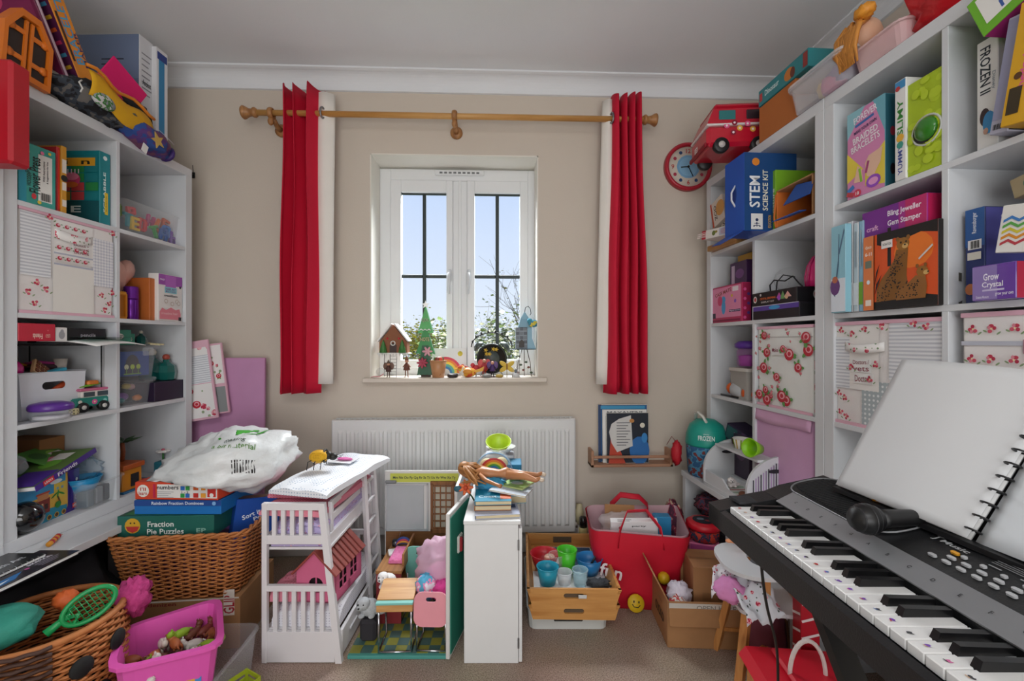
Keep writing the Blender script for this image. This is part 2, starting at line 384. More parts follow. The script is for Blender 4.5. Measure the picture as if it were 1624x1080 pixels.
struct('baseboard_back', B(((XL+XR)/2, WB-.009, .06), (XR-XL, .018, .12), .004), SK)
struct('baseboard_right', B((XR-.009, (YR+WB)/2, .06), (.018, WB-YR, .12), .004), SK)
struct('baseboard_left', B((XL+.009, (YR+WB)/2, .06), (.018, WB-YR, .12), .004), SK)
# ------------------------------------------------------------------ window
WF = WB+.165   # face of the plastic frame
def wx(px): return Py(px, 500, WF).x
def wz(py): return Py(730, py, WF).z
UPVC = mat('#e9ebec', .3, vary=.02); LEAD = mat('#1d2b2a', .45)
win = bpy.data.objects.new('window_1', None); COL.objects.link(win); win.location = (0, 0, 0); win['kind'] = 'structure'; win['label'] = 'white plastic casement window with dark glazing bars'; 
X0, X1, ZB, ZT = wx(602), wx(850), wz0-.01, wz(269)
fr = MB()
sl, sr, st = wx(619.6), wx(837), wz(287); ml, mr = wx(718), wx(741); zb = ZB+.055
for (x0, x1, z0, z1, yo, dp) in ((X0, sl, ZB, ZT, 0, .06), (sr, X1, ZB, ZT, 0, .06), (sl, sr, st, ZT, 0, .06), (sl, sr, ZB, zb, 0, .06)):
    fr.box(((x0+x1)/2, WF+yo+dp/2, (z0+z1)/2), (x1-x0, dp, z1-z0), 0, None, 1, .003)
part(win, 'outer_frame', fr, UPVC)
part(win, 'mullion', B(((ml+mr)/2, WF+.03, (zb+st)/2), (mr-ml, .055, st-zb), .004).box(((ml+mr)/2, WF-.0, (zb+st)/2), (.018, .012, st-zb), 0, None, 1, .003), UPVC)
gz1, gzb = wz(305.8), zb+.05; hb = wz(437.6)
for (x0, x1, g0, g1, vb, hx) in ((sl, ml, wx(635.8), wx(708), wx(672), wx(713.5)), (mr, sr, wx(752.5), wx(824.7), wx(788.6), wx(743.5))):
    s_ = MB()
    for (a0, a1, z0, z1) in ((x0, g0, zb, st), (g1, x1, zb, st), (g0, g1, gz1, st), (g0, g1, zb, gzb)): s_.box(((a0+a1)/2, WF+.02, (z0+z1)/2), (a1-a0+.0004, .05, z1-z0), 0, None, 1, .003)
    sash = part(win, 'sash', s_, UPVC)
    part(sash, 'pane', B(((g0+g1)/2, WF+.035, (gz1+gzb)/2), (g1-g0+.01, .004, gz1-gzb+.01)), clear('#ffffff', .02, .03))
    part(sash, 'glazing_bar', B((vb, WF+.026, (gz1+gzb)/2), (.02, .012, gz1-gzb), .003), LEAD)
    for (a0, a1) in ((g0, vb-.01), (vb+.01, g1)): part(sash, 'glazing_bar', B(((a0+a1)/2, WF+.026, hb), (a1-a0, .012, .02), .003), LEAD)
    part(sash, 'gasket', B(((g0+g1)/2, WF+.02, gz1-.004), (g1-g0, .012, .009)), LEAD)
    h_ = MB(); h_.box((hx, WF-.012, hb+.0), (.022, .016, .07), 0, None, 1, .006); h_.tube([(hx, WF-.02, hb+.01), (hx, WF-.045, hb+.005), (hx, WF-.05, hb-.02), (hx-.002, WF-.045, hb-.06), (hx-.004, WF-.042, hb-.105)], [.009, .011, .011, .009, .007], 8)
    part(sash, 'handle', h_, mat('#d5d8da', .3))
v_ = B(((wx(690)+wx(768))/2, WF-.008, wz(275)), (wx(768)-wx(690), .016, .03), .005); 
part(win, 'trickle_vent', v_, UPVC)
sl_ = MB()
for i in range(9): sl_.box((wx(700)+(wx(758)-wx(700))*i/8, WF-.0175, wz(276)), (.016, .004, .009))
part(win, 'vent_slots', sl_, mat('#6e7072', .5))
a, c = Py(574, 600, 2.255), Py(868, 608, 2.255); SILL = a.z
sb = B(((a.x+c.x)/2, 2.365, a.z-.012), (c.x-a.x, .225, .024), .004)
sill = sb.build('window_sill', mat('#d9cec0', .5, vary=.03)); sill['kind'] = 'structure'
# ------------------------------------------------------------------ outside
grass = B((0, 22, -.35), (60, 36, .1)).build('garden_lawn', mat('#7d8a4a', .9, vary=.3, scale=3)); tag(grass, 'pale green lawn lying outside beyond the window', 'lawn', kind='stuff')
def shrub(name, label, c, size, nb, nl, leafc, seed, stemc='#3d352c', lsz=.05, bare=.0, blossom=None):
    g = random.Random(seed); t = thing(name, label, 'tree' if size[2] > 2.2 else 'bush', T(*c)); br = MB(); tips = []
    def grow(p, d, L_, r, k):
        q = p+d*L_; mid = (p+q)/2+Vector((g.uniform(-1, 1), g.uniform(-1, 1), g.uniform(-.5, .5)))*L_*.08
        br.tube([p, mid, q], [r, r*.8, r*.62], 5 if k > 1 else 3); tips.append((p, q))
        if k <= 0: return
        for _ in range(g.choice((2, 3, 3))):
            e = Vector((d.x+g.uniform(-.75, .75), d.y+g.uniform(-.75, .75), d.z+g.uniform(-.35, .4))).normalized(); grow(p.lerp(q, g.uniform(.45, 1)), e, L_*g.uniform(.6, .82), r*.6, k-1)
    for i in range(nb):
        d = Vector((g.uniform(-.5, .5), g.uniform(-.4, .4), 1)).normalized(); grow(Vector((g.uniform(-.5, .5)*size[0], g.uniform(-.5, .5)*size[1], 0)), d, size[2]*.36, .0055*size[2], 4)
    b = part(t, 'branches', br, mat(stemc, .9)); b['kind'] = 'stuff'
    if nl:
        lf = MB(); tt = [x for x in tips if x[1].z > size[2]*bare]
        for i in range(nl):
            p, q = g.choice(tt); w = p.lerp(q, g.uniform(.2, 1.1))+Vector((g.gauss(0, .05), g.gauss(0, .05), g.gauss(0, .05))); s = lsz*g.uniform(.6, 1.4)
            M_ = T(w) @ R('Z', g.uniform(0, 360)) @ R('X', g.uniform(-80, 80))
            lf.add([(-s*.5, 0, 0), (0, -s*.28, s*.06), (s*.5, 0, 0), (0, s*.28, s*.06)], [(0, 1, 2), (0, 2, 3)], 1 if blossom and g.random() < .45 else 0, False, M_)
        l = part(t, 'leaves', lf, [mat(leafc, .7), mat(blossom or leafc, .7)]); l['kind'] = 'stuff'
    return t
shrub('flowering_shrub', 'tall loose shrub with pale blossom outside the right casement', (.2, 5.6, -.3), (.55, .5, 2.35), 6, 3800, '#5d7038', 3, lsz=.06, blossom='#e6e4c4')
shrub('bare_tree', 'bare-branched tree whose twigs cross the right casement', (.75, 7.6, -.3), (.2, .2, 3.7), 2, 160, '#7b7a4a', 11, stemc='#5a5148')
shrub('yellow_bush', 'yellow-green bush outside at foot of the left casement', (-2.05, 10.5, -.3), (1.2, .8, 2.3), 8, 3600, '#a8a22e', 5, lsz=.075, blossom='#e2cf3a')
shrub('bramble_bush', 'dark twiggy bush outside between the two casements', (-.75, 7.9, -.3), (.3, .3, 2.3), 3, 700, '#5f6f45', 9, lsz=.05, blossom='#d7d8c0')
# ------------------------------------------------------------------ curtain pole and curtains
RY = 2.19
ra, rb = Py(405, 178.5, RY), Py(1022, 190, RY); ax = (rb-ra).normalized()
PINE = wood('#b8823f', '#d6a563', 5, 0); PINE2 = wood('#94633a', '#b98650', 7, 2)
rod = thing('curtain_pole', 'wooden curtain pole with turned finials above the window', 'curtain pole', T(*((ra+rb)/2)))
O = (ra+rb)/2
part(rod, 'pole', MB().tube([ra-O, rb-O], .0145, 14), PINE)
for p, sg in ((ra, -1), (rb, 1)):
    Mf = T(*(p-O)) @ Vector((sg, 0, 0)).to_track_quat('Z', 'Y').to_matrix().to_4x4()
    part(rod, 'finial', MB().lathe([(.016, -.01), (.024, 0), (.024, .008), (.017, .014), (.019, .03), (.03, .05), (.032, .056), (.028, .062), (0, .064)], 18, 0, Mf), PINE2)
for px, py in ((430, 180), (721, 184), (1012, 190)):
    p = Py(px, py, RY)-O; mb = MB(); mb.tube([p+Vector((0, .02, -.015)), p+Vector((0, .06, -.035)), p+Vector((0, WB-RY-.005, -.035))], [.012, .012, .014], 10)
    mb.lathe([(.0, 0), (.032, .0), (.032, .01), (.02, .016), (0, .016)], 16, 0, T(*(p+Vector((0, WB-RY, -.035)))) @ R('X', 90)); mb.tube([p+Vector((.0, .021*math.cos(a_), .021*math.sin(a_))) for a_ in [2*PI*i/14 for i in range(14)]], .008, 8, 0, None, True, 1.6)
    mb.ball(p+Vector((0, -.004, -.04)), (.014, .014, .02)); part(rod, 'bracket', mb, PINE2)
REDC = mat('#c6002f', .75, vary=.05, scale=8, bump=.1, bscale=300); LINEN = mat('#ece7df', .9, vary=.03, bump=.1, bscale=300)
def curtain(label, ptop, pbot, yt, yb, folds, ph, lin_t, lin_b, sg, eyes):
    zt, zb_ = Py(ptop[0], yt, RY).z, Py(pbot[0], yb, RY).z; f = lambda px: Py(px, 400, RY).x
    x = [f(v) for v in ptop], [f(v) for v in pbot]; t = thing('curtain', label, 'curtain', T((x[0][0]+x[0][1])/2, RY, zb_)); o = t.matrix_world.translation
    def fn(u, v):
        X = (x[1][0]+(x[1][1]-x[1][0])*u)*(1-v)+(x[0][0]+(x[0][1]-x[0][0])*u)*v
        a = .05*(.75+.25*v); U_ = 1-(1-u)**1.7 if sg > 0 else u**1.35; Y = RY+a*math.sin(U_*folds*2*PI+ph)*(1+.2*math.sin(7*u+3*v))
        return Vector((X+.006*math.sin(U_*folds*4*PI+ph)+.004*math.sin(9*v+5*u), Y, zb_+(zt-zb_)*v+.006*math.sin(u*folds*2*PI)*v))-o
    part(t, 'face_cloth', MB().grid(fn, folds*20, 24, thick=.002), REDC)
    l0, l1 = [f(v) for v in lin_t], [f(v) for v in lin_b]
    def fl(u, v):
        a = l1[0]*(1-v)+l0[0]*v; b = l1[1]*(1-v)+l0[1]*v
        return Vector((a+(b-a)*u, RY+.03-.03*math.sin(u*PI*.9)+.006*math.sin(4*v+3*u), zb_+.045+(zt-zb_-.06)*v))-o
    part(t, 'lining', MB().grid(fl, 10, 16, thick=-.002), LINEN)
    for px in eyes:
        p = Py(px, 0, RY); p.z = ra.z+(rb.z-ra.z)*(p.x-ra.x)/(rb.x-ra.x); part(t, 'eyelet', MB().tube([p-o+Vector((.012*sg*math.cos(a_)*.5, -.012+.024*math.cos(a_)*.6, .026*math.sin(a_))) for a_ in [2*PI*i/16 for i in range(16)]], .005, 6, 0, None, True), STEEL)
    return t
curtain('red eyelet curtain with white lining left of the window', (446, 512), (441, 508), 140, 624, 3, .4, (496, 529), (494, 526), 1, (513,))
curtain('red eyelet curtain with white lining right of the window', (968, 1015), (957, 1031), 153, 624, 4, 2.2, (957, 976), (947, 972), -1, (969,))
# ------------------------------------------------------------------ radiator
a, c = Py(525, 667, 2.2), Py(913, 845, 2.2); rw, rh = c.x-a.x, a.z-c.z
rad = thing('radiator', 'white ribbed steel panel radiator under the window', 'radiator', T((a.x+c.x)/2, 2.2, c.z))
pn = MB(); pn.box((0, .012, rh/2), (rw, .02, rh), 0, None, 1, .006); n = 29
for i in range(n):
    x = -rw/2+.045+(rw-.09)*i/(n-1); w = (rw-.09)/(n-1)*.62; z0, z1 = .035, rh-.05
    pn.add([(x-w/2, .002, z0), (x+w/2, .002, z0), (x+w/2, .002, z1), (x-w/2, .002, z1), (x-w*.26, -.008, z0+.014), (x+w*.26, -.008, z0+.014), (x+w*.26, -.008, z1-.014), (x-w*.26, -.008, z1-.014)], [(4, 5, 6, 7), (0, 1, 5, 4), (1, 2, 6, 5), (2, 3, 7, 6), (3, 0, 4, 7)], 0)
RADW = mat('#dfe0df', .35, vary=.02); part(rad, 'panel', pn, RADW)
part(rad, 'rear_panel', B((0, .07, rh/2), (rw-.01, .02, rh-.02), .005), RADW)
for s_ in (-1, 1): part(rad, 'side_cover', B((s_*(rw/2-.003), .04, rh/2), (.006, .07, rh-.004), .002), RADW)
tg = MB()
for i in range(46): tg.box((-rw/2+.02+(rw-.04)*i/45, .043, rh-.006), (.008, .045, .006))
tg.box((0, .024, rh-.003), (rw, .006, .006)); tg.box((0, .075, rh-.003), (rw, .006, .006)); part(rad, 'top_grille', tg, RADW)
part(rad, 'wall_bracket', B((-.4, .088, rh/2), (.03, .02, rh*.6)).box((.4, .088, rh/2), (.03, .02, rh*.6)), STEEL)
vl = MB().tube([(rw/2-.012, .04, .03), (rw/2+.012, .04, .03)], .012, 10).tube([(rw/2+.025, .04, .04), (rw/2+.025, .04, -c.z+.002)], .0075, 10)
part(rad, 'pipe', vl, mat('#d8d4cc', .4))
v2 = MB().lathe([(.016, 0), (.017, .02), (.022, .024), (.024, .06), (.02, .075), (.017, .078), (.016, .1), (0, .102)], 14, 0, T(rw/2+.025, .04, .03)); part(rad, 'valve_head', v2, mat('#c9bf9a', .4))
# ------------------------------------------------------------------ picture ledge with books
a, c = Py(938, 742, 2.21), Py(1068, 742, 2.21); lw = c.x-a.x; BEECH = wood('#a5765a', '#bf9274', 7, 0)
led = thing('book_ledge', 'small beech picture ledge holding books on the wall', 'shelf', T((a.x+c.x)/2, 0, a.z))
lh = .125
part(led, 'base', B((0, 2.255, .007), (lw, .085, .014), .002), BEECH)
for s_ in (-1, 1): part(led, 'end_panel', B((s_*(lw/2-.007), 2.255, lh/2-.02), (.014, .085, lh-.04), .002), BEECH)
part(led, 'rail', MB().box((0, 2.217, .052), (lw-.028, .012, .014), 0, None, 1, .003), BEECH)
def bookM(px, py, y, z): p = Py(px, py, y); return T(p.x, p.y, z)
lz = a.z+.0145
def ledge_book(label, px0, px1, pyt, y, th, col, items, tilt=4):
    p0, p1 = Py(px0, pyt, y), Py(px1, pyt, y); w, h = p1.x-p0.x, p0.z-lz
    carton('book', label, 'book', T((p0.x+p1.x)/2, y+th/2, lz) @ R('X', -tilt*.3), (w, th, h), '#e9e6dc', {'f': items}, {'f': col}, 'books on the beech ledge', bev=.0008)
ledge_book('tall blue book at the back of the beech ledge', 949, 1027, 642, 2.262, .012, '#1d5f94', [('r', .03, .5, .06, 1, '#24406b'), ('r', .5, .95, .9, .05, '#3f9ac6')])
ledge_book('white-bordered book in the middle of the beech ledge', 956, 1026, 650, 2.249, .009, '#e8e8e4', [('t', .5, .945, .045, 'MAYAVENI', '#27313d', 0, .8), ('r', .5, .46, .86, .84, '#263a52'), ('r', .2, .5, .2, .6, '#b55a2e')])
ledge_book('front picture book with white text disc on the beech ledge', 962, 1029, 655, 2.236, .009, '#17202e', [('p', [(.05, .0), (.45, .0), (.3, .3), (.1, .5)], '#c4472f'), ('c', .78, .25, .2, .28, '#2a6fb4'), ('c', .9, .5, .06, .1, '#3b8ed0'), ('p', [(.06, .62), (.12, .4), (.25, .22), (.62, .34), (.58, .95), (.3, .88), (.12, .78)], '#d9d8d4')]+lines(.4, .8, .32, 9, .055, '#6c6c70', .016)+[('c', .6, .84, .05, .04, '#c98a4a'), ('c', .85, .75, .05, .05, '#e9e4d2')])
# ------------------------------------------------------------------ wall clock
ck = Py(1092, 264, WB-.022); cr = .127
clk = thing('wall_clock', 'round red-rimmed learning clock on the wall behind red toy', 'clock', T(ck.x, WB-.001, ck.z) @ R('X', 90))
part(clk, 'case', MB().lathe([(cr, 0), (cr, .022), (cr-.004, .03), (cr-.014, .032), (cr-.02, .026), (cr-.021, .016), (0, .016)], 40), mat('#b52336', .35))
part(clk, 'dial', MB().lathe([(cr-.02, .0165), (cr-.02, .0175), (0, .0175)], 40), mat('#d8cfc0', .6))
prints(clk, 'dial_print', T(0, 0, .0178), 1, 1, [('c', 0, 0, .062, .062, '#7fb2d8'), ('c', 0, 0, .05, .05, '#8fc3e4')]+[('t', .083*math.sin(PI*i/6), .083*math.cos(PI*i/6), .024, str(i or 12), '#b83a3a') for i in (0, 3, 6, 9)]+[('c', .083*math.sin(PI*i/6), .083*math.cos(PI*i/6), .009, .009, '#2d4a78' if i % 2 else '#b03a50') for i in (1, 2, 4, 5, 7, 8, 10, 11)])
for an, L_, w in ((96, .045, .005), (206, .062, .004)): part(clk, 'hand', B((0, L_/2-.005, .0205), (w, L_, .0015), 0, R('Z', an)), BLACK)
part(clk, 'boss', MB().lathe([(.006, .019), (.006, .023), (0, .024)], 12), BLACK)
hk = Py(307, 278, WB-.004); wh_ = thing('wall_hook', 'small black wire hook on the wall above left bookcase', 'hook', T(hk.x, WB-.002, hk.z)); part(wh_, 'plate', B((0, -.002, 0), (.014, .004, .03), .001), BLACK); part(wh_, 'wire', MB().tube([(0, -.004, .005), (.004, -.02, .0), (.006, -.024, -.02), (-.01, -.02, -.035), (-.014, -.012, -.02)], .002, 6).tube([(0, -.004, .01), (-.002, -.006, .05)], .0015, 5), BLACK)
from mathutils import noise as mnoise
# ------------------------------------------------------------------ shape helpers
def rrect(w, d, r, k=3):
    r = min(r, w*.49, d*.49); out = []
    for cx, cy, a0 in ((w/2-r, d/2-r, 0), (-w/2+r, d/2-r, 90), (-w/2+r, -d/2+r, 180), (w/2-r, -d/2+r, 270)):
        for i in range(k+1): a = math.radians(a0+90*i/k); out.append((cx+r*math.cos(a), cy+r*math.sin(a)))
    return out
def loft(secs, mb=None, mi=0, M=None, smooth=False, cap=(True, True)):
    mb = mb or MB(); n = len(secs[0]); vs = [v for s in secs for v in s]; fs = []
    for k in range(len(secs)-1): fs += [(k*n+i, k*n+(i+1) % n, (k+1)*n+(i+1) % n, (k+1)*n+i) for i in range(n)]
    if cap[0]: fs.append(tuple(range(n-1, -1, -1)))
    if cap[1]: fs.append(tuple(range((len(secs)-1)*n, len(secs)*n)))
    return mb.add(vs, fs, mi, smooth, M)
def sec(w, d, z, r, k=3): return [(x, y, z) for x, y in rrect(w, d, r, k)]
def bin_(w, d, h, t=.003, tb=.9, r=.02, lip=0, mb=None, mi=0, M=None, k=3):
    """open-topped tub: outside up, rolled lip, inside down"""
    S = [sec(w*tb, d*tb, 0, r*tb, k), sec(w, d, h-(.006 if lip else 0), r, k)]
    if lip: S += [sec(w+2*lip, d+2*lip, h-.006, r+lip, k), sec(w+2*lip, d+2*lip, h, r+lip, k)]
    S += [sec(w-2*t, d-2*t, h, max(r-t, .002), k), sec(w*tb-2*t, d*tb-2*t, t, max(r*tb-t, .002), k)]
    return loft(S, mb, mi, M)
def blob(size, seed, amp=.15, freq=3, n=20, k=12, mb=None, mi=0, M=None, flat=None):
    mb = mb or MB(); o = len(mb.v); q = MB().ball((0, 0, 0), 1, 0, None, n, k); off = Vector((seed*3.7, seed*1.3, seed*2.1)); vs = []
    for v in q.v:
        f = 1+amp*mnoise.noise(v*freq+off)+amp*.5*mnoise.noise(v*freq*2.3+off); p = Vector((v.x*size[0]/2*f, v.y*size[1]/2*f, v.z*size[2]/2*f))
        if flat is not None: p.z = max(p.z, -size[2]/2*flat)
        vs.append(p)
    return mb.add(vs, q.f, mi, True, M)
def holed(w, h, t, hw, hh, cx=0, cy=0, r=None, mi=0, M=None, mb=None, outer=None):
    """upright panel (XY plate, thickness in Z) with a rounded slot"""
    inner = [(x+cx, y+cy) for x, y in rrect(hw, hh, r or min(hw, hh)*.49, 5)]
    if outer is None:
        outer = []
        for (x, y) in inner:
            dx, dy = x-cx, y-cy; s = min([v for v in ((w/2-cx)/dx if dx > 1e-6 else 1e9, (-w/2-cx)/dx if dx < -1e-6 else 1e9, (h/2-cy)/dy if dy > 1e-6 else 1e9, (-h/2-cy)/dy if dy < -1e-6 else 1e9)]); outer.append((cx+dx*s, cy+dy*s))
        for (X, Y) in ((w/2, h/2), (-w/2, h/2), (-w/2, -h/2), (w/2, -h/2)):
            i = min(range(len(outer)), key=lambda i: (outer[i][0]-X)**2+(outer[i][1]-Y)**2); outer[i] = (X, Y)
    return (mb or MB()).ring(outer, inner, t, mi, M)
def cup(name, label, M, r0, r1, h, c, cat='cup', group=None, extra=None, n=24, t=.0025, rough=.35):
    m_ = c if isinstance(c, bpy.types.Material) else mat(c, rough)
    o = thing(name, label, cat, M, group); part(o, 'body', MB().shell([(r0, 0), (r0+(r1-r0)*.5, h*.5), (r1, h)], t, n), m_)
    part(o, 'rim', MB().tube([(r1*math.cos(a), r1*math.sin(a), h) for a in [2*PI*i/n for i in range(n)]], t*.8, 6, 0, None, True), m_)
    if extra: extra(o)
    return o
# ------------------------------------------------------------------ cube bookcases
ZU = EYE-.65; CELL, DIV, FRM, DEP = .335, .016, .039, .39
SH = {4: ZU+FRM, 3: ZU+FRM+.351, 2: ZU+FRM+.702, 1: ZU+FRM+1.053}; ZTOP = ZU+1.466
def rw(px, w): r = (px-CX)/F*w; return Vector((r*CS+w*SN, w*CS-r*SN, 0))
class Unit:
    def __init__(s, pa, wa, pb, wb, ncell=2):
        A, Bv = rw(pa, wa), rw(pb, wb); u = (Bv-A).normalized(); s.u = u; o = A-u*FRM
        s.M = T(o.x, o.y, 0) @ Matrix.Rotation(math.atan2(u.y, u.x), 4, 'Z'); s.inv = s.M.inverted(); s.n = ncell; s.W = 2*FRM+ncell*CELL+(ncell-1)*DIV
    def hit(s, px, py, d=0):
        c = s.inv @ Vector((0, 0, EYE)); v = s.inv.to_3x3() @ ray(px, py); t = (d-c.y)/v.y; p = c+v*t; return p.x, p.z
    def at(s, u, d, z, rot=0): return s.M @ T(u, d, z) @ R('Z', rot)
    def fit(s, p0, p1, top, d, zb):
        a, b = s.hit(p0, 540, d)[0], s.hit(p1, 540, d)[0]; return a, b, s.hit(top[0], top[1], d)[1]-zb
    def carton(s, name, label, cat, p0, p1, top, d, dep, zb, col, P=None, faces=None, rot=0, tilt=None, **k):
        if zb in SH: zb = SH[zb]+.0005
        a, b, h = s.fit(p0, p1, top, d, zb); w = b-a; M_ = s.at((a+b)/2, d+dep/2, zb, rot)
        if tilt: M_ = M_ @ tilt
        return carton(name, label, cat, M_, (w, dep, h), col, P, faces, **k)
    def case(s, label, group):
        t = thing('cube_bookcase', label, 'bookcase', s.M @ T(0, 0, ZU), group); W, H = s.W, 1.466
        for x in (FRM/2, W-FRM/2): part(t, 'side_panel', B((x, DEP/2, H/2), (FRM, DEP, H-2*FRM), .0012), WHITE)
        part(t, 'top_panel', B((W/2, DEP/2, H-FRM/2), (W, DEP, FRM), .0012), WHITE); part(t, 'base_panel', B((W/2, DEP/2, FRM/2), (W, DEP, FRM), .0012), WHITE)
        for k in range(1, 4): part(t, 'shelf', B((W/2, DEP/2+.001, FRM+k*(CELL+DIV)-DIV/2), (W-2*FRM, DEP-.002, DIV), .0008), WHITE)
        for c in range(1, s.n):
            for k in range(4): part(t, 'divider', B((FRM+c*CELL+(c-.5)*DIV, DEP/2+.001, FRM+k*(CELL+DIV)+CELL/2), (DIV, DEP-.002, CELL), .0008), WHITE)
        part(t, 'back_panel', B((W/2, DEP-.002, H/2), (W-.01, .003, H-.01)), WHITE)
        return t
UL = Unit(28, 1.359, 296, 2.05); UF = Unit(1127, 2.19, 1290, 1.512); UN = Unit(1322, 1.427, 1500.5, 1.08)
UL.case('white cube bookcase packed with toys along the left wall', 'white cube bookcases')
UF.case('white cube bookcase on the right wall nearest the window', 'white cube bookcases')
UN.case('white cube bookcase at right with patchwork boxes, behind the keyboard', 'white cube bookcases')
# neighbour on the left, only its end shows
u2 = Unit(28, 1.359, 296, 2.05); u2.M = UL.M @ T(-u2.W-.008, -.012, 0); u2.inv = u2.M.inverted()
u2.case('white cube bookcase cut by the left edge of view', 'white cube bookcases')
# benches that carry the bookcases
def bench(label, M, L_, dp, ends, mats=WHITE, th=.026):
    t = thing('storage_bench', label, 'bench', M); part(t, 'top_board', B((L_/2, dp/2, ZU-th/2-.0005), (L_, dp, th), .0015), mats)
    for x in ends: part(t, 'upright', B((x, dp/2+.004, (ZU-th)/2), (.03, dp-.008, ZU-th-.001), .001), mats)
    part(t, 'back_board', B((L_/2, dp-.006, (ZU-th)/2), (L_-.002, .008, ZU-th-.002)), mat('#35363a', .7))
    return t
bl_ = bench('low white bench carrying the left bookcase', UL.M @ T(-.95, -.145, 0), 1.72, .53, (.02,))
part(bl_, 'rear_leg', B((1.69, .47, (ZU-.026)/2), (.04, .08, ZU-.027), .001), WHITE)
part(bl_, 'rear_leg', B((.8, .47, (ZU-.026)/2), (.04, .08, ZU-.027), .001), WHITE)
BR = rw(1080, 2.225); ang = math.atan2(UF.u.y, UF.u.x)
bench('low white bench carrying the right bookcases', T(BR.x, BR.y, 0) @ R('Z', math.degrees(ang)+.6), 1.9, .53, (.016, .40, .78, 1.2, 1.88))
ZB = ZU
# ------------------------------------------------------------------ left bookcase, top row
L = UL
TEAL, YEL, PNK, PUR = '#1f8f94', '#e8b62c', '#e0559a', '#5a2f92'
L.carton('game_box', 'turquoise flower press craft box at near end of top cubby', 'box', 31, 88, (88, 243), .012, .05, 1, '#3fa79b', {
  'f': [('r', .1, .5, .2, 1, '#2f9fb4'), ('r', .7, .48, .38, .78, '#f0f0ea'), ('t', .42, .5, .3, 'Flower Press', '#1a2a2a', 90, .6), ('t', .27, .4, .12, 'WOODEN', '#1a2a2a', 90, .22), ('t', .22, .6, .12, 'SPEARS', '#1a2a2a', 90, .2), ('t', .66, .6, .06, 'With Instructions', '#222222', 90, .35), ('t', .76, .6, .06, '& Suggestions for Use', '#222222', 90, .38)]+bars(.7, .17, .26, .13, 14)+[('c', .38, .14, .035, .05, '#d33b45'), ('c', .6, .9, .03, .03, '#e77aa0'), ('c', .8, .93, .025, .025, '#f2d34b'), ('c', .2, .85, .04, .03, '#8fd0b0'), ('c', .52, .06, .03, .03, '#e9d24a')], 'l': [('r', .5, .5, .9, .9, '#2c8fa6')]}, rot=-3)
L.carton('game_box', 'pink and red board game box standing behind the turquoise box', 'box', 90, 96, (90, 232), .02, .27, 1, '#c52a30', {'l': [('r', .35, .55, .7, .9, '#d8317c'), ('t', .4, .86, .08, 'Candy', '#f6d8e6', 0, .4), ('c', .75, .7, .1, .1, '#f3c23e')], 'f': [('r', .5, .5, .5, .9, '#e23c2c')]})
L.carton('game_box', 'yellow-spined game box between red box and teal word game', 'box', 97.5, 106, (97, 230), .014, .25, 1, '#d99b2a', {'f': [('r', .5, .7, .8, .2, '#efe6d8'), ('r', .5, .4, .8, .12, '#efe6d8'), ('r', .5, .15, .8, .1, '#efe6d8'), ('c', .5, .52, .05, .05, '#1b1b1b')]})
g = random.Random(4); sq = []
for i in range(5):
    for j in range(5): sq.append(('r', .1+.2*i, .38+.125*j, .18, .112, g.choice(['#1d7f86', '#1d7f86', '#2a8a4c', '#e0a92c', '#c5434a', '#1d7f86'])))
L.carton('game_box', 'teal word game box with letter tiles on its side', 'box', 158, 175, (175, 246), .02, .27, 1, '#17858d', {
  'f': [('t', .45, .45, .22, 'SCRABBLE', '#eaf6f4', 90, .55), ('r', .6, .3, .3, .3, '#e6c32f'), ('t', .6, .3, .1, 'JUNIOR', '#20303a', 90, .22), ('c', .5, .92, .03, .03, '#eaf6f4')],
  'l': sq+[('r', .5, .16, 1, .3, '#13555c'), ('t', .55, .2, .09, 'L E', '#eaf6f4', 0, .4), ('r', .55, .84, .8, .11, '#e8a92a'), ('t', .55, .84, .07, 'a  i  n', '#2a2a20', 0, .65), ('t', .2, .7, .07, 'k', '#2a2a20'), ('t', .25, .55, .06, 'e', '#2a2a20'), ('c', .62, .6, .12, .1, '#d8467c'), ('c', .62, .64, .1, .05, '#f08ab0'), ('c', .62, .53, .09, .04, '#e8783a')]+[('r', .52+.05*i, .71, .014, .06, '#f4e6f0') for i in range(5)]})
# clear tub of letters
LET = {'E': [(0, .5, .22, 1), (.3, .9, .6, .2), (.3, .5, .5, .2), (.3, .1, .6, .2)], 'D': [(0, .5, .22, 1), (.25, .9, .5, .2), (.25, .1, .5, .2), (.5, .5, .22, .75)], 'P': [(0, .5, .22, 1), (.25, .9, .5, .2), (.25, .5, .5, .2), (.5, .7, .22, .5)], 'A': [(0, .45, .22, .9), (.5, .45, .22, .9), (.25, .9, .5, .2), (.25, .45, .4, .18)], 'H': [(0, .5, .22, 1), (.5, .5, .22, 1), (.25, .5, .5, .2)], 'T': [(.25, .5, .22, 1), (.25, .9, .75, .2)], 'L': [(0, .5, .22, 1), (.25, .1, .6, .2)]}
def letter(ch, M, s, c, label, group):
    mb = MB()
    for x, y, w, h in LET[ch]: mb.box((x*s-.2*s, 0, y*s), (w*s, .012, h*s), 0, None, 1, .001)
    return one('plastic_letter', mb, mat(c, .35), label, 'letter', M, group)
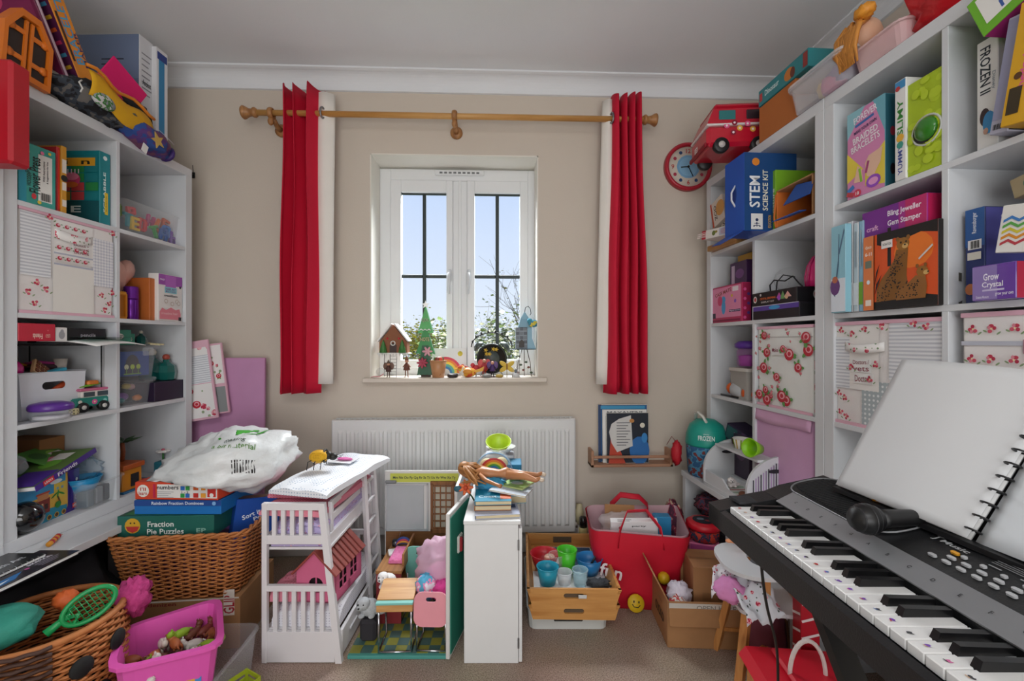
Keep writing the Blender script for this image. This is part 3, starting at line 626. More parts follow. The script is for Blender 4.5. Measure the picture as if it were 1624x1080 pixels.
def tub(name, label, M, size, c='#eef3f6', a=.16, tb=.9, lid=None, cat='tub', group=None, lip=.006, clips=None, r=.015):
    w, d, h = size; t = thing(name, label, cat, M, group); m_ = clear(c, a) if not isinstance(c, bpy.types.Material) else c
    part(t, 'body', bin_(w, d, h, .002, tb, r, lip), m_)
    if lid: part(t, 'lid', loft([sec(w+2*lip+.004, d+2*lip+.004, h+.0015, r+lip), sec(w+2*lip+.004, d+2*lip+.004, h+.01, r+lip), sec(w*.92, d*.92, h+.014, r)]), clear(*lid) if isinstance(lid, tuple) else lid)
    if clips:
        for sx_ in clips: part(t, 'clip', B((sx_*w*.5, -d/2-lip-.004, h-.012), (.05, .006, .035), .002), clear('#dfe6ea', .45))
    return t
u0, u1, h = L.fit(196, 291, (291, 348), .03, SH[1]); LTM = L.at((u0+u1)/2, .03+.13, SH[1]+.0005)
tub('storage_tub', 'clear plastic tub of letters in the top far cubby', LTM, (u1-u0-.012, .25, h))
k = 0
for ch, c, x, z, y, r_ in (('E', '#efc21e', -.08, .02, -.105, 0), ('D', '#e02a3a', -.03, .03, -.09, 6), ('P', '#d8303a', -.07, .065, -.085, -10), ('A', '#2f7fd0', .09, .03, -.1, 0), ('H', '#c0407f', .02, .06, -.08, 12), ('T', '#3aa64c', .03, .012, -.105, -20), ('L', '#e0702a', .045, .05, -.095, 25), ('A', '#2a5fae', .06, .012, -.108, 8), ('H', '#7a3fa6', .12, .008, -.105, 5), ('E', '#d85a2a', .1, .065, -.08, 15), ('T', '#2b9aa8', -.11, .03, -.1, 3), ('D', '#7fae2e', -.115, .07, -.06, 0)):
    letter(ch, LTM @ T(x, y, .004+z) @ R('Y', r_), .055, c, '%s plastic letter %s in the clear letter tub' % ({'#efc21e': 'yellow', '#e02a3a': 'bright red', '#d8303a': 'red', '#2f7fd0': 'pale blue', '#c0407f': 'magenta', '#3aa64c': 'green', '#e0702a': 'orange', '#2a5fae': 'dark blue', '#7a3fa6': 'purple', '#d85a2a': 'rust', '#2b9aa8': 'teal', '#7fae2e': 'lime'}[c], ch), 'letters in the clear tub')
# ------------------------------------------------------------------ second row
GING = pattern('check', '#f1f1f3', '#c3c6d2', 90); STRP = pattern('hstripe', '#eceef1', '#c9ccd3', 95); FLOR = pattern('floral', '#f1eeec', '#c43650', 17, '#9db08a'); DOTG = pattern('dots', '#aeb9bd', '#e8ecec', 70); PINKED = mat('#e3b4c4', .85)
def fabric_box(name, label, M, size, patches, tagtext, col='#efecea', flap=True, flapc=PINKED):
    w, d, h = size; t = thing(name, label, 'storage box', M); body = bin_(w, d, h, .004, .985, .006, 0); part(t, 'body', body, mat(col, .85, bump=.1, bscale=300))
    for f in ('f', 'l', 'r'):
        X, a, b = face_X(f, w, d, h); X = X @ T(0, .0, .0015) if f == 'f' else X @ T(0, 0, .001)
        prints(t, 'patchwork' if f == 'f' else 'side_patchwork', X, a, b, patches if f == 'f' else [('r', .5, .5, .97, .94, FLOR)])
    bi = MB()
    for z in (h-.006, .004): bi.box((0, -d/2-.0015, z), (w+.002, .005, .011), 0, None, 1, .001)
    bi.box((0, d/2, h-.006), (w, .005, .011)); bi.box((-w/2, 0, h-.006), (.005, d, .011)); bi.box((w/2, 0, h-.006), (.005, d, .011)); part(t, 'edging', bi, PINKED)
    part(t, 'base_board', B((0, 0, .01), (w-.02, d-.02, .008)), PAPER)
    if tagtext:
        for (x, y, ww, hh, rows) in tagtext:
            X, a, b = face_X('f', w, d, h); tt = part(t, 'name_tag', B((x*w-w/2, -d/2-.0045, y*h), (ww*w, .001, hh*h)), PAPER); prints(tt, 'handwriting', T(x*w-w/2-ww*w/2, -d/2-.0052, y*h-hh*h/2) @ R('X', 90), ww*w, hh*h, [('t', .5, 1-(i+.5)/len(rows), .62/len(rows), s, '#8c1f3c', 2, .82, .004) for i, s in enumerate(rows)])
    return t
u0, u1, h = L.fit(29, 180, (180, 366), .008, SH[2])
fl = lambda x, y, w, h_: ('r', x, y, w, h_, FLOR)
rowr = lambda y: [z for i in range(4) for z in (('c', .36+.09*i, y, .022, .02, '#c5344e'), ('c', .36+.09*i+.006, y+.006, .012, .01, '#f2c6cc'), ('c', .36+.09*i+.035, y+.012, .01, .006, '#7f9a72'), ('c', .36+.09*i-.035, y-.012, .01, .006, '#7f9a72'))]
clus = lambda x, y: [('c', x+.018*math.cos(k*2.4+x*40), y+.02*math.sin(k*2.4+x*40), .016-.002*k, .013, ['#c5344e', '#d2546a', '#b82c48', '#e08a98'][k]) for k in range(4)]+[('c', x, y, .007, .007, '#f6e2b0'), ('c', x+.045, y-.03, .016, .006, '#8aa277', 40), ('c', x-.04, y-.015, .014, .006, '#8aa277', -30)]
fabric_box('fabric_box', 'patchwork fabric box with dolls name tag in left bookcase', L.at((u0+u1)/2, .008+.17, SH[2]+.0005), (u1-u0, .34, h), [('r', .15, .66, .28, .6, STRP), ('r', .86, .6, .26, .52, GING), ('r', .53, .75, .42, .42, '#f1efec'), ('r', .53, .26, .44, .5, '#eeebe4'), ('r', .53, .62, .42, .016, '#b9bccb'), ('r', .53, .51, .42, .016, '#b9bccb')]+rowr(.9)+rowr(.78)+rowr(.68)+rowr(.57)+[z for p in ((.06, .2), (.13, .3), (.22, .24), (.11, .1), (.9, .16), (.8, .24), (.93, .28), (.84, .08), (.24, .95), (.93, .95)) for z in clus(*p)], [(.6, .7, .2, .12, ['DOLLS +', 'CHANGE ME', 'DENISE'])])
fb = bpy.data.objects['fabric_box']; part(fb, 'handle', MB().grid(lambda u, v: ((u-.5)*.13+.01, -.17-.003-.012*math.sin(u*PI), h*.82+(v-.5)*.03-.012*math.sin(u*PI)), 10, 2, thick=.002), pattern('floral', '#f3f1ee', '#c43650', 40))
# row 2 far cubby
def heart_blob(): 
    mb = MB(); n = 24; pts = [(16*math.sin(a)**3/17, (13*math.cos(a)-5*math.cos(2*a)-2*math.cos(3*a)-math.cos(4*a))/17) for a in [2*PI*i/n for i in range(n)]]
    S = [[(x*s, y*s, z) for x, y in pts] for s, z in ((.01, -.5), (.6, -.42), (.95, -.15), (1, 0), (.95, .15), (.6, .42), (.01, .5))]
    return loft(S, mb, 0, None, True)
a, z = L.hit(197, 428, .1); one('heart_cushion', heart_blob(), mat('#e7b3a4', .5, coat=.3), 'pale pink heart-shaped cushion leaning by the cubby divider', 'cushion', L.at(a, .12, SH[2]+.2) @ R('X', 90) @ Matrix.Diagonal((.075, .085, .06, 1)))
one('cushion_box', B((0, 0, .055), (.09, .1, .11), .003), mat('#3a2a3a', .6), 'dark tin under the pale pink heart cushion', 'tin', L.at(a, .2, SH[2]+.0005))
u0, u1, h = L.fit(195, 207, (200, 462), .04, SH[2]); lt = thing('toy_lantern', 'orange toy lantern beside the purple canister', 'lantern', L.at((u0+u1)/2, .075, SH[2]+.0005)); w = u1-u0
part(lt, 'base', B((0, 0, .006), (w*1.15, w*1.15, .012), .002), '#d98a22'); part(lt, 'roof', B((0, 0, h-.008), (w*1.15, w*1.15, .016), .004), '#e09a2a')
for i in (-1, 1):
    for j in (-1, 1): part(lt, 'post', B((i*w*.46, j*w*.46, h/2), (.008, .008, h-.02)), '#d98a22')
part(lt, 'pane', B((0, 0, h/2), (w*.85, w*.85, h-.02)), mat('#b8721e', .3))
u0, u1, h = L.fit(209, 226, (218, 455), .05, SH[2]); r_ = (u1-u0)/2; cn = thing('canister', 'shiny purple canister between lantern and orange box', 'canister', L.at((u0+u1)/2, .05+r_, SH[2]+.0005))
part(cn, 'body', MB().lathe([(r_*.95, 0), (r_, .004), (r_, h*.6), (r_*.96, h*.62)], 24), mat('#6a1f93', .22, .5)); part(cn, 'cap', MB().lathe([(r_*1.02, h*.63), (r_*1.02, h*.66), (r_*.98, h*.67), (r_*.98, h*.97), (r_*.9, h), (0, h)], 24), mat('#7a2ba5', .22, .5))
one('canister_box', B((0, 0, h*.46), (.045, .12, h*.92), .002), mat('#2a1436', .5), 'dark purple box behind the purple canister', 'box', L.at(u1+.022, .17, SH[2]+.0005))
L.carton('craft_box', 'plain orange card box in second row far cubby', 'box', 237, 251, (240, 441), .03, .2, 2, '#c06a30')
L.carton('craft_box', 'white hair-craft kit box with purple header and pink splash', 'box', 251, 289, (289, 440), .014, .045, 2, '#ece9e6', {'f': [('r', .5, .88, .98, .22, '#a456b4'), ('p', [(.28, .98), (.72, .98), (.72, .7), (.28, .7)], '#b86ac4'), ('t', .16, .88, .035, 'CRAZY', '#ffffff', 0, .2), ('c', .9, .76, .03, .03, '#34303c'), ('r', .5, .67, .5, .13, '#8fd0dc'), ('t', .5, .69, .045, 'HAIR ART', '#7a2f86', 0, .42), ('t', .5, .64, .035, 'MULTI PACK', '#7a2f86', 0, .42), ('t', .5, .55, .05, 'creatifibers', '#4a4450', 0, .55), ('p', [(.04, .04), (.04, .2), (.14, .28), (.3, .24), (.5, .3), (.7, .25), (.86, .28), (.92, .16), (.9, .04)], '#e88a98'), ('t', .45, .17, .05, 'creative hair', '#f4c6cc', 0, .7), ('r', .88, .06, .12, .08, '#33333a')]+[z for x, y in ((.3, .43), (.55, .38), (.75, .44), (.82, .4)) for z in (('c', x, y, .045, .045, '#b8a28c'), ('c', x, y, .036, .036, '#ece9e6'))]})
# ------------------------------------------------------------------ third row
L.carton('toy_box', 'flat red toy box lying high in third row cubby', 'box', 29, 88, (29, 512), .0, .17, SH[3]+.262, '#c01a35', {'f': [('t', .5, .28, .3, 'Friends', '#f1d6c8', 180, .26), ('t', .78, .3, .2, 'LEGO', '#e9b9a8', 180, .13), ('t', .78, .62, .12, '4+', '#e07a80', 180, .05)]})
L.carton('toy_box_end', 'white end of a toy carton with grey figure shape', 'box', 88.5, 107, (88, 519), .004, .16, SH[3]+.262, '#e2e0de', {'f': [('c', .5, .45, .22, .3, '#9b9ba0'), ('c', .52, .72, .12, .14, '#9b9ba0')]})
mz = SH[3]+.256
ledge = thing('stacking_tray', 'black wire rack shelf inside the third row cubby', 'rack', L.at(.205, .17, mz-.02)); wr = MB()
for i in range(12): wr.tube([(-.15+.3*i/11, -.13, .012), (-.15+.3*i/11, .16, .012)], .0018, 5)
for y in (-.13, .16): wr.tube([(-.155, y, .012), (.155, y, .012)], .0025, 6)
part(ledge, 'grid', wr, BLACK)
for i in (-1, 1):
    for y in (-.125, .155): part(ledge, 'leg', MB().tube([(i*.153, y, .013), (i*.153, y, -(mz-.02-SH[3])+.001)], .0022, 6), BLACK)
L.carton('flat_game', 'black flat pencil set lying beyond the red toy box', 'box', 109, 168, (109, 520), .03, .15, mz, '#17171c', {'f': [('t', .5, .5, .3, 'pencils', '#b8b8c0', 0, .4)]})
M_ = L.at(.315, .06, mz+.002, 4); mg = thing('comic_magazine', 'colourful comic hanging over the rack edge in third row', 'magazine', M_)
part(mg, 'pages', MB().grid(lambda u, v: ((u-.5)*.22, (v-.5)*.2-.03, .004-.022*max(0, .5-v)**1.5*2+.01*math.sin(u*3)), 10, 8, thick=.003), PAPER)
prints(mg, 'cover', T(-.11, -.13, .0146), .22, .2, [('r', .5, .55, .9, .8, '#3f8f7a'), ('r', .3, .8, .5, .2, '#d84a8a'), ('r', .7, .3, .4, .3, '#6a3fa0'), ('r', .35, .35, .3, .3, '#e9e6e0'), ('c', .75, .7, .1, .1, '#e8c43a')], lift=.004)
u0, u1, h = L.fit(22, 131, (131, 587), .065, SH[3]); w = u1-u0; bw = thing('storage_bin', 'white plastic bin with oval handle hole in third row', 'bin', L.at((u0+u1)/2+.012, .065+.13, SH[3]+.0005)); d_ = .26
WP = mat('#dfe3ea', .35)
S_ = MB(); t3 = .003
def trap(w1, w0, h_): return [(-w0/2, -h_/2), (w0/2, -h_/2), (w1/2, h_/2), (-w1/2, h_/2)]
inn = [(x, y+h*.2) for x, y in rrect(.078, .026, .0125, 5)]; out = []
for x, y in inn:
    dy = y-h*.2; s = min((h/2-h*.2)/dy if dy > 1e-6 else 1e9, (h/2+h*.2)/-dy if dy < -1e-6 else 1e9, (w*.45/abs(x)) if abs(x) > 1e-6 else 1e9); X, Y = x*s, h*.2+dy*s; out.append((X*(.9+.1*(Y+h/2)/h)*1.1, Y))
for X, Y in trap(w, w*.9, h): i = min(range(len(out)), key=lambda i: (out[i][0]-X)**2+(out[i][1]-Y)**2); out[i] = (X, Y)
S_.ring(out, inn, t3, 0, T(0, -d_/2+t3, h/2) @ R('X', 90))
S_.add([(v[0], d_/2-t3, v[1]+h/2) for v in trap(w, w*.9, h)]+[(v[0], d_/2, v[1]+h/2) for v in trap(w, w*.9, h)], [(0, 1, 2, 3), (7, 6, 5, 4), (3, 2, 6, 7)])
for s in (-1, 1): S_.add([(s*w*.45, -d_/2, 0), (s*w*.45, d_/2, 0), (s*w/2, d_/2, h), (s*w/2, -d_/2, h), (s*(w*.45-t3), -d_/2, 0), (s*(w*.45-t3), d_/2, 0), (s*(w/2-t3), d_/2, h), (s*(w/2-t3), -d_/2, h)], [(0, 1, 2, 3), (7, 6, 5, 4), (3, 2, 6, 7)])
S_.box((0, 0, .003), (w*.9, d_, .006)); part(bw, 'body', S_, WP)
part(bw, 'rim', MB().tube([(-w/2, -d_/2, h), (w/2, -d_/2, h), (w/2, d_/2, h), (-w/2, d_/2, h)], .003, 6, 0, None, True), WP)
BM = bw.matrix_world
tub('toy_basin', 'yellow plastic basin poking out of the white bin', BM @ T(-.045, .03, h-.02) @ R('Y', 18) @ R('X', -14), (.12, .1, .05), mat('#d9a320', .4), tb=.75)
one('toy_ball', MB().ball((0, 0, 0), .034), mat('#dd2f95', .22, coat=.4), 'glossy magenta ball in the white bin', 'ball', BM @ T(-.085, -.07, h+.012))
wf = MB(); wf.box((0, 0, 0), (.06, .012, .06), 0, None, 1, .002)
tw = thing('toy_waffle', 'brown toy waffle tilted in the white bin', 'toy food', BM @ T(-.01, -.09, h+.006) @ R('Y', 40) @ R('X', -30)); part(tw, 'crust', wf, '#caa57a')
for i in range(3):
    for j in range(3): part(tw, 'square', B((-.018+.018*i, -.0055, -.018+.018*j), (.014, .006, .014), .001), '#7a3f22')
tp = thing('toy_compact', 'magenta toy compact case lying atop the white bin', 'toy', BM @ T(.055, -.02, h+.01) @ R('X', -12) @ R('Y', 8)); part(tp, 'base', B((0, 0, 0), (.085, .07, .018), .006), '#3a1f2c'); part(tp, 'lid', B((0, .004, .014), (.088, .07, .009), .004), '#c2408e')
one('toy_brick', B((0, 0, .006), (.05, .03, .012), .002, R('Y', -12)), mat('#3fb4d4', .35), 'sky blue toy piece at front of the white bin', 'toy', BM @ T(.035, -.1, h-.004))
one('toy_cup', MB().shell([(.014, 0), (.02, .05)], .002, 16), mat('#cfc6bc', .4), 'beige toy beaker at far edge of the white bin', 'cup', BM @ T(.095, -.05, h-.008))
one('toy_carrot', MB().lathe([(.001, 0), (.012, .06), (.009, .07), (0, .072)], 12), mat('#d2552c', .5), 'small red toy peg seen through the bin handle hole', 'toy', BM @ T(.0, -.105, h*.55) @ R('Y', 70))
# lidded pot, die, camper van
u0, z = L.hit(92, 660, -.03); pt = thing('lidded_pot', 'clear pot with purple screw lid before the white bin', 'pot', L.at(u0, .0, SH[3]+.0005)); r_ = .056
part(pt, 'body', MB().lathe([(r_*.82, 0), (r_*.9, .003), (r_*.92, .03), (r_*.86, .034)], 26), clear('#e6ecf2', .35)); part(pt, 'lid', MB().lathe([(r_*.96, .032), (r_, .036), (r_*1.0, .046), (r_*.92, .054), (r_*.5, .06), (0, .0605)], 26), mat('#5b2f8f', .3)); part(pt, 'contents', MB().lathe([(r_*.78, .004), (r_*.8, .014), (0, .016)], 20), '#c8c6cc')
# slide pot so that it sits on the shelf lip
pt.matrix_world = L.at(u0+.012, .006, SH[3]+.0005)
u0, z = L.hit(121, 655, .02); di = thing('dice', 'cream dice with black spots beside the purple-lidded pot', 'dice', L.at(u0, .028, SH[3]+.0005, 20)); part(di, 'cube', B((0, 0, .011), (.022, .022, .022), .003), '#e8ddae'); pp = []
for x, y in ((.25, .25), (.75, .25), (.5, .5), (.25, .75), (.75, .75)): pp.append(('c', x, y, .09, .09, '#222222'))
for f in 'fl': X, a, b = face_X(f, .022, .022, .022); prints(di, 'spots', X, a, b, pp)
u0, u1, h = L.fit(128, 177, (150, 612), .03, SH[3]); cv = thing('toy_camper', 'teal toy camper van with green board on its roof', 'toy van', L.at((u0+u1)/2, .075, SH[3]+.0005, -8)); w = u1-u0
part(cv, 'body', B((0, 0, .035), (w, .07, .034), .006), '#1f8478'); part(cv, 'cabin', B((.012, 0, .064), (w*.78, .064, .026), .004), mat('#e4dcd6', .4)); part(cv, 'roof', B((.01, 0, .081), (w*.84, .068, .009), .003), '#cf6a8f')
for x in (-.3, .34): part(cv, 'window', B((x*w*.6+.012, -.033, .064), (w*.3, .002, .017)), mat('#3c4a52', .15))
for x in (-.28, .3):
    for s in (-1, 1): wh = part(cv, 'wheel', MB().lathe([(.018, -.007), (.019, 0), (.018, .007), (.008, .008), (0, .008)], 18, 0, T(x*w, s*.034, .018) @ R('X', 90*s*-1)), BLACK); part(wh, 'hubcap', MB().lathe([(.008, 0), (.008, .0095), (0, .0105)], 12, 0, T(x*w, s*.034, .018) @ R('X', -90*s)), '#d9d6d0')
prints(cv, 'flowers', T(-w/2, -.0352, .018) @ R('X', 90), w, .034, [('c', .15, .6, .2, .2, '#e6e0d6'), ('c', .55, .5, .28, .28, '#dd5aa0'), ('c', .55, .5, .1, .1, '#f0e0a0'), ('c', .85, .55, .2, .2, '#8fd0c8')])
part(cv, 'surfboard', MB().lathe([(0, -.5), (.6, -.35), (1, 0), (.6, .35), (0, .5)], 10, 0, T(0, 0, .094) @ R('Y', 84) @ Matrix.Diagonal((.005, .02, .13, 1))), '#6fae2e'); part(cv, 'luggage', B((.02, .0, .104), (.04, .03, .018), .005), '#d2792c')
# row 3 far cubby: clear boxes, teal bottles
u0, u1, h = L.fit(196, 247, (247, 597), .03, SH[3]); w = u1-u0; bx1 = tub('storage_tub', 'lower clear plastic tub of small toys in third row', L.at((u0+u1)/2, .03+.12, SH[3]+.0005), (w, .24, h-.012), a=.22, lid=('#e9eef2', .3))
for i, (c, x, y, z, s, nm) in enumerate((('#7a3fa6', -.03, -.07, .02, .02, 'purple'), ('#d8823a', .03, -.08, .01, .016, 'orange'), ('#c23a4a', .05, -.06, .008, .014, 'red'), ('#d9c05a', .01, -.05, .06, .015, 'mustard'), ('#3f8f9a', -.05, -.08, .008, .014, 'teal'), ('#e0a8a0', .045, -.04, .055, .016, 'peach'))): one('small_toy', blob((s*2.4, s*1.8, s*1.6), i+3, .25, 2, 12, 8), mat(c, .4), '%s small toy inside the lower clear tub' % nm, 'toy', bx1.matrix_world @ T(x, y, z+.012), 'toys in the lower clear tub')
h0 = h+.003; u0, u1, h2 = L.fit(196, 251, (251, 548), .03, SH[3]+h0); bx2 = tub('storage_tub', 'upper clear tub with blue lining stacked in third row', L.at((u0+u1)/2, .03+.12, SH[3]+h0), (u1-u0-.006, .24, h2-.012), a=.14, lid=('#e9eef2', .3), clips=(.25,))
W2 = u1-u0; card = thing('blue_card', 'royal blue card lining inside the upper clear tub', 'card', bx2.matrix_world @ T(0, -.09, .004)); part(card, 'sheet', B((0, 0, h2*.4), (W2*.82, .004, h2*.78), .001), '#1e4f9c')
prints(card, 'picture', T(-W2*.41, -.0022, .0) @ R('X', 90), W2*.82, h2*.8, [('c', .4, .5, .3, .36, '#26303a'), ('r', .4, .3, .52, .4, '#26303a')]+[z for i in range(3) for z in (('c', .2+.2*i, .38, .1, .1, '#b9d24a' if i else '#dfe6c0'), ('r', .2+.2*i, .2, .03, .25, '#6f9a3a'))]+[('r', .4, .1, .6, .04, '#7fae3a')])
zt = SH[3]+h0+h2+.004
carton('booklet_box', 'green leaflet box on top of the clear tubs', 'box', L.at(.452, .085, zt, -6), (.1, .05, .062), '#3d8f78', {'f': [('c', .5, .55, .3, .2, '#e9ece4'), ('t', .5, .58, .22, 'Sam', '#2d4a42', 8, .32), ('t', .5, .4, .18, 'Sally', '#2d4a42', 8, .36)], 'l': [('r', .5, .5, .98, .98, '#a83a30')]})
carton('booklet_box', 'smaller green leaflet box behind the first on clear tubs', 'box', L.at(.517, .105, zt, -6), (.055, .05, .047), '#3d8f78', {'f': [('c', .5, .5, .34, .22, '#e9ece4'), ('t', .5, .5, .22, 'The Tin', '#2d4a42', 10, .6)]})
def perfume(label, M, s, c, cap):
    t = thing('toy_bottle', label, 'toy bottle', M); part(t, 'bottle', MB().lathe([(.026*s, 0), (.03*s, .004), (.034*s, .03*s), (.03*s, .055*s), (.016*s, .066*s), (.01*s, .07*s), (.01*s, .078*s)], 8, 0, None, False), mat(c, .15, coat=.4)); part(t, 'stopper', MB().ball((0, 0, .087*s), .012*s), cap); return t
L.carton('dark_box', 'dark aubergine storage box in third row far cubby', 'box', 245, 297, (297, 601), .012, .22, 3, '#231430'); db = SH[3]+L.fit(245, 297, (297, 601), .012, SH[3])[2]+.001
u0, z = L.hit(267, 600, .05); perfume('large teal faceted toy bottle on the dark box', L.at(u0, .06, db), 1.2, '#12625c', '#a84a3a'); u0, z = L.hit(256, 600, .08); perfume('tall slim teal toy bottle behind the larger one', L.at(u0-.005, .12, db), 1.45, '#0f5a58', '#d8d2c0')
perfume('small dark teal bottle on top of upper clear tub', L.at(.585, .09, zt), .62, '#154a46', '#cfc9b8')
star = MB(); star.prism([((.03 if i % 2 else .013)*math.cos(PI*i/5), (.03 if i % 2 else .013)*math.sin(PI*i/5)) for i in range(10)], .006); one('toy_star', star, mat('#d9cfa4', .4), 'cream toy star lying on the upper clear tub lid', 'toy', L.at(.615, .05, zt) @ R('X', 8))
# ------------------------------------------------------------------ bottom row
u0, u1, h = L.fit(30, 143, (140, 738), .03, SH[4]+.006)
CTN = L.at((u0+u1)/2-.012, .1, SH[4]+.0005, 9)
carton('toy_set_box', 'beach scene toy set box with purple curved edge', 'box', CTN, (u1-u0, .1, h*.98), '#3d2a86', {'f': [('r', .4, .5, .8, 1, '#e2b64a'), ('r', .38, .8, .76, .4, '#3f97c8'), ('c', .6, .85, .16, .05, '#e4eef2'), ('c', .25, .88, .1, .03, '#cfe2ea'), ('r', .66, .62, .2, .36, '#dcc14a'), ('r', .62, .68, .04, .06, '#7fa8b8'), ('r', .7, .68, .04, .06, '#7fa8b8'), ('p', [(.0, .0), (.78, .0), (.78, .22), (.4, .3), (.0, .26)], '#2c8fae'), ('r', .38, .38, .22, .34, '#8a3a34'), ('r', .38, .6, .18, .14, '#c98a5a'), ('r', .38, .68, .22, .04, '#b5482f'), ('r', .35, .4, .06, .1, '#e8c9a0'), ('r', .43, .36, .05, .12, '#402a2a'), ('c', .1, .5, .1, .14, '#3a4a3a'), ('p', [(.6, .5), (.66, .3), (.68, .3), (.63, .5)], '#6a4a2a'), ('c', .56, .54, .1, .02, '#2f8a3c', 30), ('c', .68, .54, .1, .02, '#2f8a3c', -30), ('c', .62, .56, .09, .02, '#3a9a44', 80), ('c', .62, .3, .08, .08, '#3a8a3a'), ('p', [(.78, 1), (1, 1), (1, 0), (.72, 0), (.84, .3), (.84, .7)], '#3d2a86'), ('t', .93, .45, .05, 'creative play', '#b8a8d8', 90, .4), ('c', .95, .74, .035, .04, '#e9e6e0'), ('r', .92, .12, .1, .12, '#d22b2b'), ('t', .92, .12, .05, 'LEGO', '#ffffff', 0, .08)]+[z for i in range(3) for z in (('c', .47+.12*i, .08, .06, .06, '#e0b030'), ('c', .47+.12*i, .08, .045, .045, '#5a3a20'))]})
bl = MB().ball((0, 0, .05), .05); one('black_globe', bl, mat('#0d0d10', .12, coat=.5), 'shiny black globe in front of the beach toy set box', 'ball', L.at(L.hit(52, 830, .0)[0]-.005, .055-.03, SH[4]+.0005))
ins = thing('instruction_booklet', 'purple toy instruction booklet resting on the beach set box', 'booklet', L.at(.19, .1, SH[4]+h+.008, 12) @ R('X', -4) @ R('Y', -13)); part(ins, 'pages', B((0, 0, .008), (.27, .17, .014), .002), PAPER); part(ins, 'cover', B((0, 0, .0165), (.272, .172, .002)), '#5c7a3a'); part(ins, 'spine', B((0, -.087, .008), (.272, .003, .019)), '#4a2a8c')
prints(ins, 'spine_print', T(-.136, -.0886, -.0015) @ R('X', 90), .272, .019, [('r', .18, .5, .16, .9, '#d22b2b'), ('t', .18, .5, .4, 'LEGO', '#ffffff', 0, .12), ('t', .48, .5, .7, 'Friends', '#f2f0f6', 0, .32)])
prints(ins, 'cover_print', T(-.136, -.086, .0176), .272, .172, [('r', .2, .3, .4, .55, '#4a2a8c'), ('c', .6, .4, .2, .16, '#6fae3a'), ('c', .75, .55, .12, .16, '#d86a8a'), ('r', .8, .4, .2, .3, '#e6e2da'), ('c', .4, .7, .2, .12, '#3f6a34')])
lf2 = thing('green_leaflet', 'green leafy leaflet propped above the purple booklet', 'leaflet', L.at(.27, .16, SH[4]+h+.045, 20) @ R('X', 25)); part(lf2, 'sheet', B((0, 0, .002), (.17, .11, .003)), '#4d8a34'); prints(lf2, 'print', T(-.085, -.055, .0036), .17, .11, [('c', .7, .5, .25, .2, '#8fc24a'), ('r', .75, .4, .35, .35, '#e9e2e6'), ('c', .7, .45, .12, .12, '#d86aa0'), ('c', .3, .6, .3, .2, '#2f5f26')])
one('card_scrap', MB().box((0, 0, .055), (.09, .16, .11), 0, None, 1, .001), mat('#9a6a40', .85), 'brown cardboard carton at back of bottom left cubby', 'carton', L.at(.325, .28, SH[4]+h-.01-.0))
one('carton_stack', B((0, 0, (h-.012)/2), (.3, .13, h-.012), .002), mat('#5a4634', .85), 'dull brown carton behind the beach set box', 'carton', L.at(.21, .285, SH[4]+.0005))
one('clear_pouch', blob((.1, .12, .07), 4, .25, 3), clear('#dfe6ec', .45), 'crumpled clear pouch at near end of bottom cubby', 'pouch', L.at(.085, .1, SH[4]+h+.06))
u0, u1, hh = L.fit(140, 205, (200, 752), -.02, ZU+.001); tb_ = tub('storage_tub', 'clear tub with blue bowl on the bench edge', L.at((u0+u1)/2+.01, .1, SH[4]+.0005, 6), (u1-u0-.02, .2, hh-.04), a=.26)
cup('toy_bowl', 'bright blue bowl sitting in the clear tub', tb_.matrix_world @ T(-.03, -.03, hh-.075), .035, .055, .05, '#1f8fc4', 'bowl')
one('tulle_bundle', blob((.13, .13, .1), 12, .35, 3.5), clear('#7fb4d6', .4, .5), 'pale blue tulle bundle in the bright blue bowl', 'tulle', tb_.matrix_world @ T(-.01, .0, hh-.0))
for i, (c, x, z, an, nm) in enumerate((('#d8d2c8', .05, .0, 62, 'white'), ('#c98a3a', .035, .01, 50, 'orange'), ('#2f8a6a', .02, .012, 30, 'green'))): one('toy_stick', MB().tube([(0, 0, 0), (0, 0, .1)], .004, 8), mat(c, .4), '%s toy stick poking out of the clear bench tub' % nm, 'toy', tb_.matrix_world @ T(x, -.05+.03*i, hh-.1+z) @ R('Y', an), 'sticks in the clear tub')
for i, (x, w, c, nm) in enumerate(((-.05, .03, '#4a5a68', 'slate'), (-.01, .03, '#7a8088', 'grey'), (.035, .04, '#2f3a42', 'charcoal'))): one('toy_block', B((0, 0, .03), (w, .04, .06), .003), mat(c, .5), '%s block inside the clear bench tub' % nm, 'toy', tb_.matrix_world @ T(x, -.055, .004), 'blocks in the clear tub')
# building-brick play set in the far bottom cubby
u0, z = L.hit(222, 770, .02); pl = thing('brick_playset', 'orange and brown building-brick play set in bottom far cubby', 'play set', L.at(u0+.005, .1, SH[4]+.0005)); 
part(pl, 'baseplate', B((.02, 0, .004), (.2, .16, .008), .001), '#2a6a94')
for x, y, z, w, d, h_, c in ((-.03, -.02, .05, .09, .1, .085, '#d98a1f'), (-.03, -.025, .103, .1, .11, .02, '#b5561f'), (.07, .03, .035, .05, .06, .055, '#2a5fae'), (-.055, .03, .13, .05, .05, .035, '#d98a1f'), (.03, -.05, .018, .04, .03, .02, '#c5352c')): part(pl, 'brick_block', B((x, y, z), (w, d, h_), .002), mat(c, .35))
part(pl, 'doorway', B((-.02, -.0715, .045), (.035, .004, .05)), DARK)
part(pl, 'palm_trunk', MB().tube([(.0, .0, .11), (.005, 0, .15), (.0, 0, .19)], .008, 8), '#8a4a26')
for i in range(7): a_ = 2*PI*i/7; part(pl, 'palm_leaf', MB().lathe([(0, 0), (.012, .03), (0, .07)], 6, 0, T(0, 0, .19) @ R('Z', math.degrees(a_)) @ R('Y', 75) @ Matrix.Diagonal((.5, 1, 1, 1))), '#2d4a2a')
